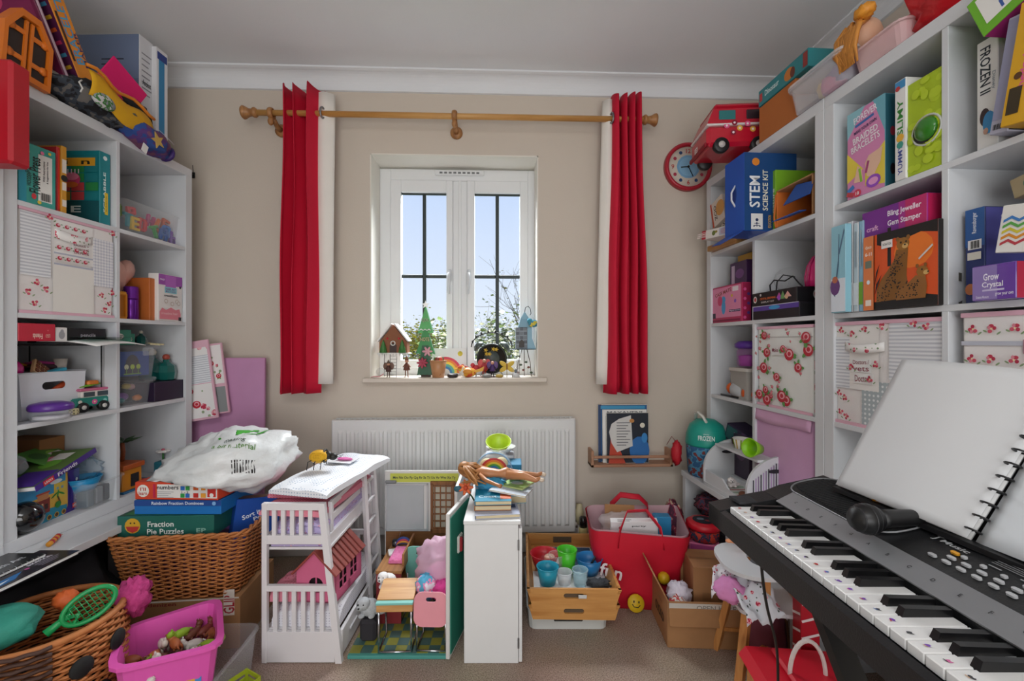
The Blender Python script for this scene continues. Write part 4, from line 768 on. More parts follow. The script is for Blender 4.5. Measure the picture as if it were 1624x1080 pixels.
u0, z = L.hit(262, 720, .08); fp = thing('flower_toy', 'white brick flower on green stem in bottom far cubby', 'toy', L.at(u0, .09, SH[4]+.0005)); part(fp, 'pot', B((0, 0, .03), (.05, .05, .06), .004), '#2f7a8a'); part(fp, 'stem', MB().tube([(0, 0, .06), (0, 0, .1)], .004, 6), '#3a7a3a')
for i in range(6): a_ = 2*PI*i/6; part(fp, 'petal', MB().ball((.017*math.cos(a_), .017*math.sin(a_), .105), (.012, .012, .007)), '#e4e0dc')
part(fp, 'flower_centre', MB().ball((0, 0, .11), .008), '#c9657a')
u0, z = L.hit(288, 720, .05); sg = thing('doll_figure', 'tiny figure standing at far end of bottom cubby', 'figure', L.at(u0, .06, SH[4]+.0005)); part(sg, 'body', MB().lathe([(.02, 0), (.018, .05), (.01, .08), (.004, .085)], 10), '#c9602a'); part(sg, 'head', MB().ball((0, 0, .1), .013), '#e0b494'); part(sg, 'hat', MB().lathe([(.012, .107), (.004, .125), (0, .127)], 10), '#d8c9a0')
# notebooks on the bench
def notebook(label, M, size, col, P, spiral=True):
    w, d, h = size; t = thing('spiral_notebook', label, 'notebook', M); part(t, 'pages', B((0, 0, h/2), (w-.004, d-.004, h-.002)), PAPER); part(t, 'cover', B((0, 0, h), (w, d, .0015)), mat(col, .3, coat=.3)); part(t, 'back_cover', B((0, 0, .0008), (w, d, .0015)), mat(col, .4)); prints(t, 'cover_print', T(-w/2, -d/2, h+.0009), w, d, P)
    if spiral:
        for i in range(18): x = -w/2+.01+(w-.02)*i/17; part(t, 'coil', MB().tube([(x, -d/2+.0055*math.cos(a), h/2+.0075*math.sin(a)) for a in [2*PI*k/10 for k in range(10)]], .0009, 4, 0, None, True), CHROME)
    return t
p = Pz(28, 905, ZB+.01); fb_ = L.inv @ p
notebook('black scratch-art spiral notebook lying on the left bench', L.at(fb_.x-.06, fb_.y+.055, ZB+.013, 1), (.27, .115, .009), '#16181b', [('c', .3, .55, .12, .22, '#8f969a'), ('c', .45, .5, .1, .16, '#aab0b4'), ('c', .62, .62, .1, .14, '#8f969a'), ('t', .7, .35, .16, 'Scratch Art', '#c9ced2', 0, .4)])
notebook('dark notebook with blue wave cover at bench front', L.at(fb_.x-.05, fb_.y-.0, ZB+.001, 1), (.33, .12, .011), '#1a1622', [('p', [(.02, .05), (.5, .08), (.62, .3), (.4, .3), (.1, .2)], '#2a6fae'), ('p', [(.02, .03), (.35, .06), (.5, .2), (.3, .18)], '#dfe9f0'), ('c', .66, .3, .05, .04, '#c0509a'), ('t', .8, .45, .14, 'sketch', '#d8d4e0', 0, .2)]+lines(.82, .3, .2, 3, .08, '#a8a2b4', .02), spiral=False)
p = L.inv @ Pz(84, 857, ZB+.01); cr_ = thing('striped_band', 'red and yellow striped wristband on the left bench', 'bracelet', L.at(p.x, p.y, ZB+.009, 30))
for i in range(6): part(cr_, 'bead', MB().tube([(-.03+.012*i, 0, 0), (-.019+.012*i, 0, 0)], .008, 10), '#b8202c' if i % 2 else '#e0962a')
part(cr_, 'cord', MB().tube([(.04, 0, -.005), (.06, .004, -.0065), (.07, -.002, -.0065)], .0015, 6), '#d8b49a')
# ------------------------------------------------------------------ heaped on top of the left bookcase
zt = ZTOP+.001
def Wc(px, py, w): return Pw(px, py, w)
L.carton('large_box', 'large grey-blue boxed set at back of left bookcase top', 'box', 221, 243, (221, 53), .05, .30, zt, '#d8dade', {'l': [('r', .5, .5, .99, .99, '#5f6f8c'), ('r', .5, .8, .98, .38, '#6b7a98')]+lines(.62, .78, .32, 8, .045, '#2c3448', .012)+lines(.2, .7, .25, 6, .045, '#2c3448', .012), 'f': lines(.5, .85, .7, 8, .05, '#8a8c92', .012)+[('t', .5, .6, .05, 'Ancient', '#33363e', 0, .6)]})
L.carton('large_box', 'white box with blue stripe at far end of left bookcase top', 'box', 248, 266, (248, 73), .03, .22, zt, '#e3e4e6', {'f': [('r', .45, .48, .5, .84, '#2f86b8'), ('r', .5, .93, .85, .07, '#2a3f8a')]})
M_ = L.at(L.hit(208, 120, -.02)[0], .01, zt+.2); fc = thing('felt_card', 'hot pink felt card leaning on the heap of bags', 'card', M_ @ R('Y', 24) @ R('X', 12)); part(fc, 'sheet', B((0, 0, 0), (.165, .006, .105), .002), mat('#e01a6c', .85, bump=.2, bscale=400)); part(fc, 'stitched_slit', B((.03, -.0035, -.035), (.06, .001, .002)), '#f0c0d0')
# bracelet box leaning
M_ = L.at(L.hit(146, 115, .03)[0]-.015, .11, zt+.085) @ R('Y', -27)
carton('craft_set_box', 'orange bracelet maker box leaning on left bookcase top', 'box', M_, (.06, .2, .36), '#e08a1e', {'f': [('t', .5, .55, .5, 'BRACELET', '#d23a6a', 90, .55), ('t', .52, .55, .5, 'BRACELET', '#4a9ac0', 90, .55), ('t', .85, .4, .2, 'MAKER', '#3a2a5a', 90, .3), ('r', .15, .5, .14, .4, '#3a2418'), ('r', .5, .06, .9, .06, '#e9b23a')], 'l': [('r', .5, .5, .98, .98, '#5a1f4a')]+[('r', .5, .1+.1*i, .9, .03, ['#e0602a', '#e8b62c', '#4a9ac0', '#d23a6a'][i % 4], 12) for i in range(9)]})
M_ = L.at(L.hit(112, 100, .03)[0]-.03, .12, zt+.075) @ R('Y', -27)
carton('game_board', 'dark magenta game board leaning beside the orange box', 'game board', M_, (.018, .24, .34), '#6a1440', {'f': [('r', .5, .5, .5, .98, '#c8b0bc')], 'l': [('r', .5, .5, .9, .94, '#7a1a4c'), ('c', .3, .4, .16, .2, '#d8702a'), ('c', .4, .7, .12, .1, '#c03a6a'), ('c', .55, .3, .1, .14, '#e0a02a')]})
# toy castle doors
a0 = L.hit(2, 100, -.02)[0]; a1 = L.hit(80, 100, -.02)[0]; w = a1-a0; hh = .215; dr = thing('toy_castle_gate', 'orange framed toy castle gate with two black doors', 'toy gate', L.at((a0+a1)/2, .0, zt+.0) @ R('Y', 4))
out = [(-w/2, 0), (w/2, 0), (w/2, hh*.68), (w*.2, hh), (-w*.2, hh), (-w/2, hh*.68)]; s_ = .84; inn = [(x*s_, .018 if y == 0 else y*.9) for x, y in out]
OR = mat('#d9731c', .4); part(dr, 'frame', MB().ring(out, inn, .04, 0, T(0, .02, 0) @ R('X', 90)), OR)
for sg in (-1, 1):
    dl = part(dr, 'door_leaf', MB().prism([(sg*.004, .02), (sg*w*.4, .02), (sg*w*.4, hh*.62), (sg*w*.16, hh*.88), (sg*.004, hh*.88)][::sg], .016, 0, T(0, .006, 0) @ R('X', 90)), mat('#2c211d', .6))
    for z in (.28, .68): part(dl, 'hinge_strap', B((sg*w*.2, -.013, hh*z), (w*.34, .006, .016), .002).lathe([(.013, 0), (.013, .007), (0, .007)], 8, 0, T(sg*w*.36, -.01, hh*z) @ R('X', 90)), OR)
    part(dl, 'edge_strip', B((sg*.008, -.013, hh*.45), (.008, .008, hh*.84)), OR)
part(dr, 'backing', B((0, .06, hh*.34), (w*.9, .08, hh*.66), .004), mat('#8a3f16', .5))
# heap of bags
one('grey_sack', blob((.2, .16, .15), 21, .25, 2.5, mb=None, flat=.9), mat('#a5a39c', .8, bump=.3, bscale=30), 'crumpled grey cloth sack beside the toy castle gate', 'bag', L.at(L.hit(108, 115, 0)[0], .09, zt+.07))
bp = thing('backpack', 'black and yellow child backpack slumped over bookcase edge', 'backpack', L.at(L.hit(165, 165, -.02)[0], .035, zt+.065) @ R('Z', 4)); part(bp, 'body', blob((.34, .2, .13), 5, .28, 2.6, 28, 16), pattern('blotch', '#1d1c20', '#39404a', 26, '#6d6a66'))
part(bp, 'flap', MB().grid(lambda u, v: (-.12+.3*u, -.1-.012*math.sin(v*PI)+.02*u, .055-.03*u-.085*v+.012*math.sin(u*9)), 14, 8, thick=.004), mat('#e3ac12', .7, bump=.3, bscale=40))
part(bp, 'trim', MB().tube([(-.14+.3*i/9, -.112-.004*math.sin(i), .06-.02*i/9*1.4+.01*math.sin(i*1.3)) for i in range(10)], .006, 6), '#d9801c')
part(bp, 'badge', MB().ball((-.06, -.1, -.02), (.05, .014, .03)), pattern('blotch', '#8f949a', '#3f7a3a', 40, '#c9c9c9'))
part(bp, 'care_tag', B((.16, -.098, -.055), (.026, .002, .035), .0, R('Y', 20)), PAPER)
part(bp, 'drawcord', MB().tube([(-.15, -.105, .0), (-.165, -.11, -.015), (-.155, -.112, -.03), (-.16, -.11, -.045)], .0025, 6), '#d8d8d4')
one('black_ruffle', blob((.15, .1, .07), 31, .5, 4), mat('#111113', .7), 'black ruffled cloth below the pink felt card', 'cloth', L.at(L.hit(230, 145, -.02)[0], .03, zt+.125) @ R('Y', 25))
pc = thing('star_pouch', 'blue and purple star-print pouch hanging off bookcase top', 'pouch', L.at(L.hit(245, 208, -.06)[0], -.02, zt+.02) @ R('Y', 10)); part(pc, 'body', blob((.24, .11, .1), 8, .2, 2.2, 24, 14), pattern('blotch', '#2f4f94', '#5a3a7c', 18, '#7a4a6a'))
part(pc, 'side_panel', MB().lathe([(.001, 0), (.032, .002), (.036, .01), (.03, .018)], 14, 0, T(.105, 0, 0) @ R('Y', 90)), '#3a1f6a')
st_ = MB(); st_.prism([((.034 if i % 2 else .014)*math.cos(PI*i/5+.3), (.034 if i % 2 else .014)*math.sin(PI*i/5+.3)) for i in range(10)], .004, 0, T(.0, -.054, -.014) @ R('X', 90)); part(pc, 'star', st_, '#c9a85a')
part(pc, 'stitching', MB().tube([(-.02+.012*i, -.05, .038-.0005*i*i*.3) for i in range(10)], .0012, 4), '#d8d4e4')
# red hanging pocket on the neighbouring bookcase
A_ = rw(17, 1.235); rb_ = thing('red_wall_pocket', 'bright red metal box hung at the left edge of view', 'box', T(A_.x, A_.y, 1.605) @ R('Z', 3)); rh = .295
part(rb_, 'body', B((-.055, .03, rh/2), (.11, .06, rh), .008), mat('#b80d22', .4)); part(rb_, 'hook_strap', B((-.10, .03, rh+.012), (.03, .02, .03)).box((-.17, .03, rh+.028), (.16, .02, .004)), '#8e0a1a')
# ------------------------------------------------------------------ under the left bench
bk = rw(70, 1.19); lb = thing('ladybird_basket', 'round wicker ladybird basket with black spots under left bench', 'basket', T(bk.x, bk.y, .001)); RB, HB = .17, .355
def weave(loopfn, rows, n, zs, r, amp, mb=None, kz=.0):
    mb = mb or MB()
    for k in range(rows):
        pts = []
        for i in range(n):
            p, nr = loopfn(i/n, k/(rows-1)); pts.append(p+nr*amp*(1 if (i//2+k) % 2 else -1))
        mb.tube(pts, r, 4, 0, None, True)
    return mb
WICK = mat('#b5703c', .65, vary=.3, scale=40); WICKD = mat('#4a3026', .7, vary=.25, scale=40)
def lbf(a, v):
    an = 2*PI*a; r = RB*(.86+.14*math.sin(v*PI*.75)); nr = Vector((math.cos(an), math.sin(an), 0)); return nr*r+Vector((0, 0, .01+v*(HB-.02))), nr
w1 = part(lb, 'weave', weave(lbf, 38, 88, 0, .0046, .0036), WICK); w1['kind'] = 'stuff'
part(lb, 'rim', MB().tube([lbf(i/40, 1)[0] for i in range(40)], .009, 6, 0, None, True), WICK)
part(lb, 'base', MB().lathe([(RB*.86, 0), (RB*.86, .012), (0, .012)], 24), WICKD)
hd = MB()
for k in range(24): hd.tube([(lbf((270+7*i)/360, k/23)[0])*1.0+lbf((270+7*i)/360, k/23)[1]*(.012+.003*(1 if (i+k) % 2 else -1)) for i in range(8)], .0055, 4)
part(lb, 'dark_panel', hd, WICKD)
for a, v in ((336, .76), (350, .48), (5, .8), (334, .24), (10, .3)):
    p, nr = lbf(a/360, v); part(lb, 'spot', MB().lathe([(.026, 0), (.024, .005), (0, .006)], 16, 0, T(p+nr*.011) @ nr.to_track_quat('Z', 'Y').to_matrix().to_4x4()), mat('#141414', .8))
bo = lb.matrix_world.translation
one('teal_cushion', blob((.17, .16, .09), 2, .2, 2.5), mat('#2f8f7c', .7, bump=.3, bscale=60), 'teal cushion heaped in the ladybird basket', 'cushion', T(bo+Vector((-.06, -.06, HB+.005))))
one('orange_toy', blob((.06, .05, .05), 9, .3, 3), mat('#d2622a', .6), 'orange soft toy scrap in the ladybird basket', 'toy', T(bo+Vector((.0, .06, HB+.01))))
one('pink_fluff', blob((.08, .08, .11), 6, .35, 5, 22, 14), pattern('fur', '#a81f68', '#e0559a', 60), 'magenta fluffy scarf spilling beside the ladybird basket', 'scarf', T(bo+Vector((.14, .12, HB-.02))))
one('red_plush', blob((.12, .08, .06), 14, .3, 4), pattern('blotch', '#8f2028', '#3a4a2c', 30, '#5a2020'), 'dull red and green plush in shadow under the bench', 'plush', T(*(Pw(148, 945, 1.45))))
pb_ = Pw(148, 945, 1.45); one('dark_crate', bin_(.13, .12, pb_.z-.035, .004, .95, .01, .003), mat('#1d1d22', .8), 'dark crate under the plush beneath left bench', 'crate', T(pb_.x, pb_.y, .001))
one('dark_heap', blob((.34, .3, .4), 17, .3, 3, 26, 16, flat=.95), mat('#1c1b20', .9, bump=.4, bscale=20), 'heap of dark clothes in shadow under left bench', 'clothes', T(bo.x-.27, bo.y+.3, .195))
one('rust_strip', blob((.09, .05, .03), 18, .3, 3), mat('#a8401f', .7), 'rust coloured soft strip on the dark heap', 'toy', T(*(Pw(22, 978, 1.2))))
# racket
h0, h1 = Pw(72, 1006, 1.12), Pw(112, 974, 1.16); hc_ = Pw(142, 960, 1.18); rk = thing('toy_racket', 'green plastic toy racket standing in the ladybird basket', 'racket', T(h0)); ax1 = (hc_-h0).normalized(); ax2 = Vector((.45, .5, .55)); ax2 = (ax2-ax1*ax2.dot(ax1)).normalized()
GRN = mat('#1e9a55', .35); part(rk, 'handle', MB().tube([Vector(), (h1-h0)*.5, h1-h0], [.011, .009, .008], 10), GRN)
oc = hc_-h0; part(rk, 'head_ring', MB().tube([oc+ax1*.055*math.cos(a)+ax2*.036*math.sin(a) for a in [2*PI*i/28 for i in range(28)]], .006, 8, 0, None, True), GRN)
ns = MB()
for i in range(-4, 5):
    s = i/5; q = math.sqrt(1-s*s); ns.tube([oc+ax1*.055*s-ax2*.036*q, oc+ax1*.055*s+ax2*.036*q], .0012, 4)
for i in range(-2, 3):
    s = i/3; q = math.sqrt(1-s*s); ns.tube([oc+ax2*.036*s-ax1*.055*q, oc+ax2*.036*s+ax1*.055*q], .0012, 4)
part(rk, 'netting', ns, GRN)
for s in (-1, 1): part(rk, 'throat', MB().tube([h1-h0-ax1*.02, (h1-h0)+ax1*.01+ax2*.014*s, oc-ax1*.045+ax2*.022*s], .005, 8), GRN)
# clear tray, pink tub, crate
c0, c1 = rw(150, 1.13), rw(410, 1.489); trx0, trx1, try0, try1 = -1.1, -.80, 1.02, 1.52
tray = tub('clear_tray', 'wide clear plastic tray on the carpet under the pink tub', T((trx0+trx1)/2, (try0+try1)/2, .001), (trx1-trx0, try1-try0, .14), a=.2, tb=.94, lip=.008, r=.03)
rim = [Pz(190, 997, .25), Pz(350, 947, .25), Pz(355, 1022, .25), Pz(168, 1068, .25)]; ce = sum(rim, Vector())/4
def tub_loop(f, z, g):
    pts = []
    P_ = [ce+(Vector((p.x, p.y, 0))-Vector((ce.x, ce.y, 0)))*f for p in rim]
    for i in range(4):
        a, b, c = P_[i-1], P_[i], P_[(i+1) % 4]; e0 = (a-b).normalized()*g; e1 = (c-b).normalized()*g
        for t in (0, .33, .67, 1): q = (b+e0)*(1-t)**2+b*2*t*(1-t)+(b+e1)*t*t; pts.append((q.x-ce.x, q.y-ce.y, z))
    return pts[::-1]
pk = thing('pink_tub', 'pink plastic tub of small figures in the clear tray', 'tub', T(ce.x, ce.y, .012)); PK = mat('#e35cb4', .35)
part(pk, 'body', loft([tub_loop(.72, 0, .03), tub_loop(.92, .225, .045), tub_loop(1.02, .23, .05), tub_loop(1.02, .24, .05), tub_loop(.89, .24, .045), tub_loop(.70, .005, .03)]), PK)
fa, fb2 = rim[3], rim[2]; dirv = (fb2-fa); ll = dirv.length; an = math.degrees(math.atan2(dirv.y, dirv.x)); pm = (fa+fb2)/2
prints(pk, 'sticker', T((pm.x-ce.x)*.86, (pm.y-ce.y)*.86, .09) @ R('Z', an) @ R('X', 83) @ T(-.075, 0, .006), .15, .09, [('r', .5, .5, 1, 1, '#3f86c4'), ('r', .5, .3, 1, .4, '#6aa83a'), ('t', .15, .8, .2, 'PETS', '#e8d03a', 0, .25), ('c', .3, .4, .2, .16, '#8a4a2a'), ('c', .6, .5, .2, .2, '#d84a3a'), ('r', .8, .6, .2, .5, '#e0a03a'), ('c', .82, .85, .25, .08, '#e8d86a')])
figs = [('#6a3a26', 'brown'), ('#7a4430', 'chestnut'), ('#e0d8cc', 'cream'), ('#8fb52e', 'lime'), ('#5a3222', 'dark brown'), ('#b5673a', 'tan'), ('#d9d4cc', 'ivory'), ('#94522e', 'russet'), ('#7a3a2e', 'maroon'), ('#86a82a', 'olive green')]
def critter(M, c, label, group, s=.032):
    mb = MB(); mb.ball((0, 0, s*.75), (s, s*.5, s*.5)); mb.ball((s*1.05, 0, s*1.3), (s*.42, s*.34, s*.4)); mb.tube([(s*.6, 0, s*.8), (s*1.0, 0, s*1.25)], [s*.4, s*.28], 8)
    for x in (-.55, .55):
        for y in (-.28, .28): mb.tube([(x*s, y*s, s*.6), (x*s, y*s, 0)], [s*.18, s*.13], 6)
    mb.tube([(-s*.9, 0, s*.9), (-s*1.35, 0, s*.6)], [s*.12, s*.06], 6)
    for y in (-.16, .16): mb.ball((s*.95, y*s, s*1.72), (s*.1, s*.08, s*.18))
    return one('toy_animal', mb, mat(c, .5), label, 'toy animal', M, group)
g = random.Random(12); ux, uy = (rim[1]-rim[0]).normalized(), (rim[3]-rim[0]).normalized(); k = 0
for i in range(6):
    for j in range(4):
        c, nm = figs[g.randrange(len(figs))]; p = Vector((ce.x, ce.y, .155+g.uniform(0, .04)))+ux*(-.1+.04*i)*.9+uy*(-.065+.045*j)*.9
        critter(T(p) @ R('Z', g.uniform(0, 360)) @ R('X', g.uniform(-70, 70)), c, '%s toy animal in pink tub, %s row, %s' % (nm, ['back', 'second', 'third', 'front'][j], ['far left', 'second from left', 'left of centre', 'right of centre', 'second from right', 'far right'][i]), 'toy animals in the pink tub', .026)
part(pk, 'filling', MB().prism([(v[0]*.8, v[1]*.8) for v in tub_loop(.8, 0, .03)], .15), mat('#5a3226', .8, vary=.4, scale=60))
cr_ = thing('mini_crate', 'lime green mini crate in the clear tray', 'crate', T(*(rw(368, 1.30)+Vector((0, 0, .012)))) @ R('Z', 60)); LM = mat('#a5b32a', .4)
for z in (.012, .035, .058):
    for y in (-.035, .035): part(cr_, 'side_slat', B((0, y, z), (.13, .004, .014), .001), LM)
    for x in (-.065, .065): part(cr_, 'end_slat', B((x, 0, z), (.004, .066, .014), .001), LM)
for x in (-.062, .062):
    for y in (-.032, .032): part(cr_, 'corner_post', B((x, y, .033), (.007, .007, .066)), LM)
part(cr_, 'floor_panel', B((0, 0, .003), (.13, .07, .005)), LM)
one('pink_oval', MB().ball((0, 0, .028), (.06, .04, .028)), mat('#e04aa0', .3), 'hot pink plastic lid beside the pink tub in tray', 'lid', T(*(rw(330, 1.1)+Vector((0, 0, .013)))))
# ------------------------------------------------------------------ carton and wicker hamper
fl_, fr_ = rw(160, 1.496), rw(385, 1.545); e = (fr_-fl_); Lw = e.length; an = math.degrees(math.atan2(e.y, e.x)); HM = T((fl_.x+fr_.x)/2, (fl_.y+fr_.y)/2, 0) @ R('Z', an)
carton('cardboard_box', 'brown cardboard box under the wicker hamper', 'cardboard box', HM @ T(.02, .17, .001), (.37, .28, .185), CARD, {'f': [('r', .9, .9, .1, .5, '#e6ded4'), ('t', .9, .86, .1, 'GLIP', '#b02a34', 90, .35), ('r', .5, .985, .98, .03, '#d9d2c6'), ('t', .3, .93, .07, 'denizen', '#8a2f2a', 0, .25)]})
hp = thing('wicker_hamper', 'rectangular brown wicker hamper of puzzle boxes', 'basket', HM @ T(0, .17, .1875)); HW, HD, HH = Lw, .34, .235
def loop_r(w, d, r, a):
    P_ = [(w/2-r, -d/2), (w/2, -d/2+r), (w/2, d/2-r), (w/2-r, d/2), (-w/2+r, d/2), (-w/2, d/2-r), (-w/2, -d/2+r), (-w/2+r, -d/2)]; segs = []; tot = 0
    for i in range(8):
        p, q = Vector((*P_[i-1], 0)), Vector((*P_[i], 0)); segs.append((p, q, (q-p).length)); tot += (q-p).length
    s = a*tot
    for p, q, l in segs:
        if s <= l: d_ = (q-p).normalized(); return p+d_*s, Vector((d_.y, -d_.x, 0))
        s -= l
    return segs[-1][1], Vector((0, -1, 0))
def hf(a, v): p, n_ = loop_r(HW*(.8+.2*v), HD*(.8+.2*v), .03, a); p.z = .006+v*(HH-.012); return p, n_
def hweave(rows, n):
    mb = MB(); g = random.Random(2)
    for k in range(rows):
        pts = []
        for i in range(n):
            p, nr = hf(i/n, k/(rows-1)); ph = ((i/n*44*PI)+(k % 2)*PI); pts.append(p+nr*(.0052*math.sin(ph))+Vector((0, 0, g.uniform(-.0012, .0012))))
        mb.tube(pts, .0046, 4, 0, None, True, .8)
    return mb
WK2 = mat('#b8743e', .6, vary=.35, scale=60)
w2 = part(hp, 'weave', hweave(30, 264), WK2); w2['kind'] = 'stuff'
sk = MB()
for i in range(44): sk.tube([hf((i+.25)/44, v)[0] for v in (0, .5, 1)], .004, 5)
s2 = part(hp, 'stakes', sk, mat('#7a4524', .7)); s2['kind'] = 'stuff'
rm = MB()
for q in (0, PI): rm.tube([hf(i/160, 1)[0]+hf(i/160, 1)[1]*.006*math.cos(i*.8+q)+Vector((0, 0, .004+.005*math.sin(i*.8+q))) for i in range(160)], .0055, 5, 0, None, True)
part(hp, 'braided_rim', rm, WK2); part(hp, 'base', B((0, 0, .004), (HW*.78, HD*.78, .008)), mat('#8a5228', .7))
IM = HM @ T(0, .17, .195)
def inbox(label, name, cx, cy, z, rot, size, col, P, tilt=None):
    return carton(name, label, 'box', HM @ T(cx, cy, z) @ R('Z', rot) @ (tilt or Matrix.Identity(4)), size, col, P)
one('board_book', B((0, 0, .08), (.3, .2, .16), .003), mat('#4a2a6a', .5), 'purple box at bottom of the wicker hamper', 'box', HM @ T(-.03, .18, .2))
inbox('dark green fraction pie puzzle box in the hamper', 'puzzle_box', -.045, .145, .405, -4, (.335, .2, .075), '#24675c', {'f': [('c', .16, .55, .36, .36, '#d9a82c'), ('p', [(.09, .52), (.23, .52), (.21, .32), (.16, .22), (.11, .32)], '#c03a34'), ('c', .14, .68, .04, .04, '#3a2a1a'), ('c', .18, .68, .04, .04, '#3a2a1a'), ('t', .45, .62, .26, 'Fraction', '#eef2ee', 0, .27), ('t', .5, .27, .26, 'Pie Puzzles', '#eef2ee', 0, .38), ('t', .87, .3, .2, 'EP', '#8fc0b0', 0, .1)], 't': [('r', .5, .5, .9, .9, '#3f8a5a')]})
inbox('bright blue rainbow fraction game box above the green puzzle box', 'game_box', -.005, .15, .482, -6, (.31, .2, .05), '#1f74c0', {'f': [('r', .5, .8, 1, .4, '#1f4a94'), ('t', .5, .8, .22, 'Rainbow Fraction Dominoes', '#e4ecf4', 0, .6), ('c', .92, .78, .14, .14, '#7fb0e0')]})
inbox('orange number puzzle box under the white carrier bag', 'puzzle_box', -.005, .16, .534, -8, (.305, .22, .062), '#d8492a', {'f': [('r', .63, .5, .72, .78, '#eceae6'), ('c', .1, .5, .36, .36, '#f0ece4'), ('t', .1, .6, .2, "I'll", '#c0392b', 0, .07), ('t', .1, .36, .2, 'learn', '#c0392b', 0, .1), ('r', .235, .5, .03, .8, '#c2264a'), ('t', .4, .72, .24, 'numbers', '#2a2a30', 0, .26)]+lines(.37, .46, .2, 4, .1, '#9a9aa0', .03)+[('r', .58, .68, .05, .24, '#2f6fc0'), ('r', .64, .68, .05, .24, '#3a9a4a'), ('t', .61, .45, .12, '1 - 2', '#2a2a30', 0, .08), ('r', .58, .26, .05, .24, '#2f9a4a'), ('r', .64, .26, .05, .24, '#2f6fc0'), ('r', .74, .68, .06, .2, '#d0602a'), ('r', .74, .28, .06, .26, '#c8342c'), ('r', .83, .68, .05, .2, '#e0902a'), ('r', .83, .28, .06, .26, '#e8a23a'), ('r', .93, .45, .1, .5, '#c8342c'), ('c', .93, .3, .12, .12, '#eceae6')], 't': [('r', .5, .5, .6, .6, '#eceae6'), ('t', .35, .5, .15, 'num', '#2a2a30', 0, .2), ('c', .7, .4, .2, .2, '#2f5fa8')]})
carton('card_game_box', 'royal blue sort it game box leaning at hamper back', 'box', HM @ T(.185, .17, .345) @ R('Z', 38) @ R('Y', 8), (.16, .05, .15), '#1c4fa8', {'f': [('t', .35, .6, .12, 'Sort it', '#eef2f8', 20, .4), ('t', .65, .55, .12, 'Posting', '#eef2f8', 20, .5), ('c', .5, .15, .15, .08, '#e8e6e0')], 't': [('r', .5, .5, .9, .8, '#6a4a36')]})
# carrier bag
bg_ = thing('carrier_bag', 'white plastic carrier bag with green logo on the hamper', 'carrier bag', HM @ T(.095, .165, .635) @ R('Z', 8)); BAGM = mat('#e2e6e6', .35, vary=.05, bump=.5, bscale=22, coat=.2)
from mathutils.bvhtree import BVHTree
def bagf(size, seed):
    q = MB().ball((0, 0, 0), 1, 0, None, 44, 26); vs = []
    for v in q.v:
        a = mnoise.noise(v*1.4+Vector((seed, 0, 0)))*.22+abs(mnoise.noise(v*3.4+Vector((0, seed, 0))))*.24+abs(mnoise.noise(v*7+Vector((0, 0, seed))))*.1-.1
        sq = 1-.25*max(0, -v.x); z = v.z*size[2]/2*(1+a*1.1)*sq+.025*v.x
        vs.append(Vector((v.x*size[0]/2*(1+a), v.y*size[1]/2*(1+a)*sq, max(-.04-.1*max(0, min(1, (v.x+.1)*1.4))*(1 if v.y < .3 else .4), z-.03*max(0, -v.y)*max(0, v.x+.4)))))
    return MB().add(vs, q.f, 0, True)
bagm = bagf((.46, .34, .25), 4.2); part(bg_, 'bag', bagm, BAGM); bvh = BVHTree.FromPolygons(bagm.v, bagm.f)
part(bg_, 'handle', MB().grid(lambda u, v: (-.17-.07*u, -.08+.07*v+.02*u, -.03-.02*u+.012*math.sin(6*v)), 6, 6, thick=.0015), BAGM)
def drape(fr, v2, faces, c, name):   # print lying on the crumpled bag; fr maps (x, y) to a plane seen from above and in front
    dr_ = Vector((0, .75, -.66)); rt = Vector((1, 0, 0)); up = rt.cross(dr_)*-1; up = Vector((0, .66, .75)); q = []
    for x, y in v2:
        X, Y = fr(x, y); o_ = rt*X+up*Y-dr_*.6; hit = bvh.ray_cast(o_, dr_); q.append((hit[0]-dr_*.003) if hit[0] else o_+dr_*.55)
    part(bg_, name, MB().add(q, faces), c)
def dpoly(pts, c, name):
    n = len(pts); cx, cy = sum(p[0] for p in pts)/n, sum(p[1] for p in pts)/n; drape(lambda x, y: (x, y), pts+[(cx, cy)], [(i, (i+1) % n, n) for i in range(n)], c, name)
dpoly([(-.01, .035), (.05, .05), (.11, .09), (.1, .105), (.04, .08), (-.015, .045)], '#3aa52c', 'logo'); dpoly([(.07, .05), (.12, .065), (.14, .1), (.12, .11), (.115, .08)], '#3aa52c', 'logo_curve')
for (s, x0, y0, k, c) in (('making', .02, .005, .026, '#4a5a4a'), ('a bit material', -.01, -.022, .026, '#5a8a3a')):
    vs, fs = text_geo(s, .012); drape(lambda x, y: (x0+x*k, y0+y*k), [(v[0], v[1]) for v in vs], fs, c, 'bag_print')
for i in range(9): dpoly([(.06+.009*i, -.1), (.063+.009*i+.002*(i % 2), -.1), (.063+.009*i+.002*(i % 2), -.065), (.06+.009*i, -.065)], '#2a2a2a', 'bag_bar_code')
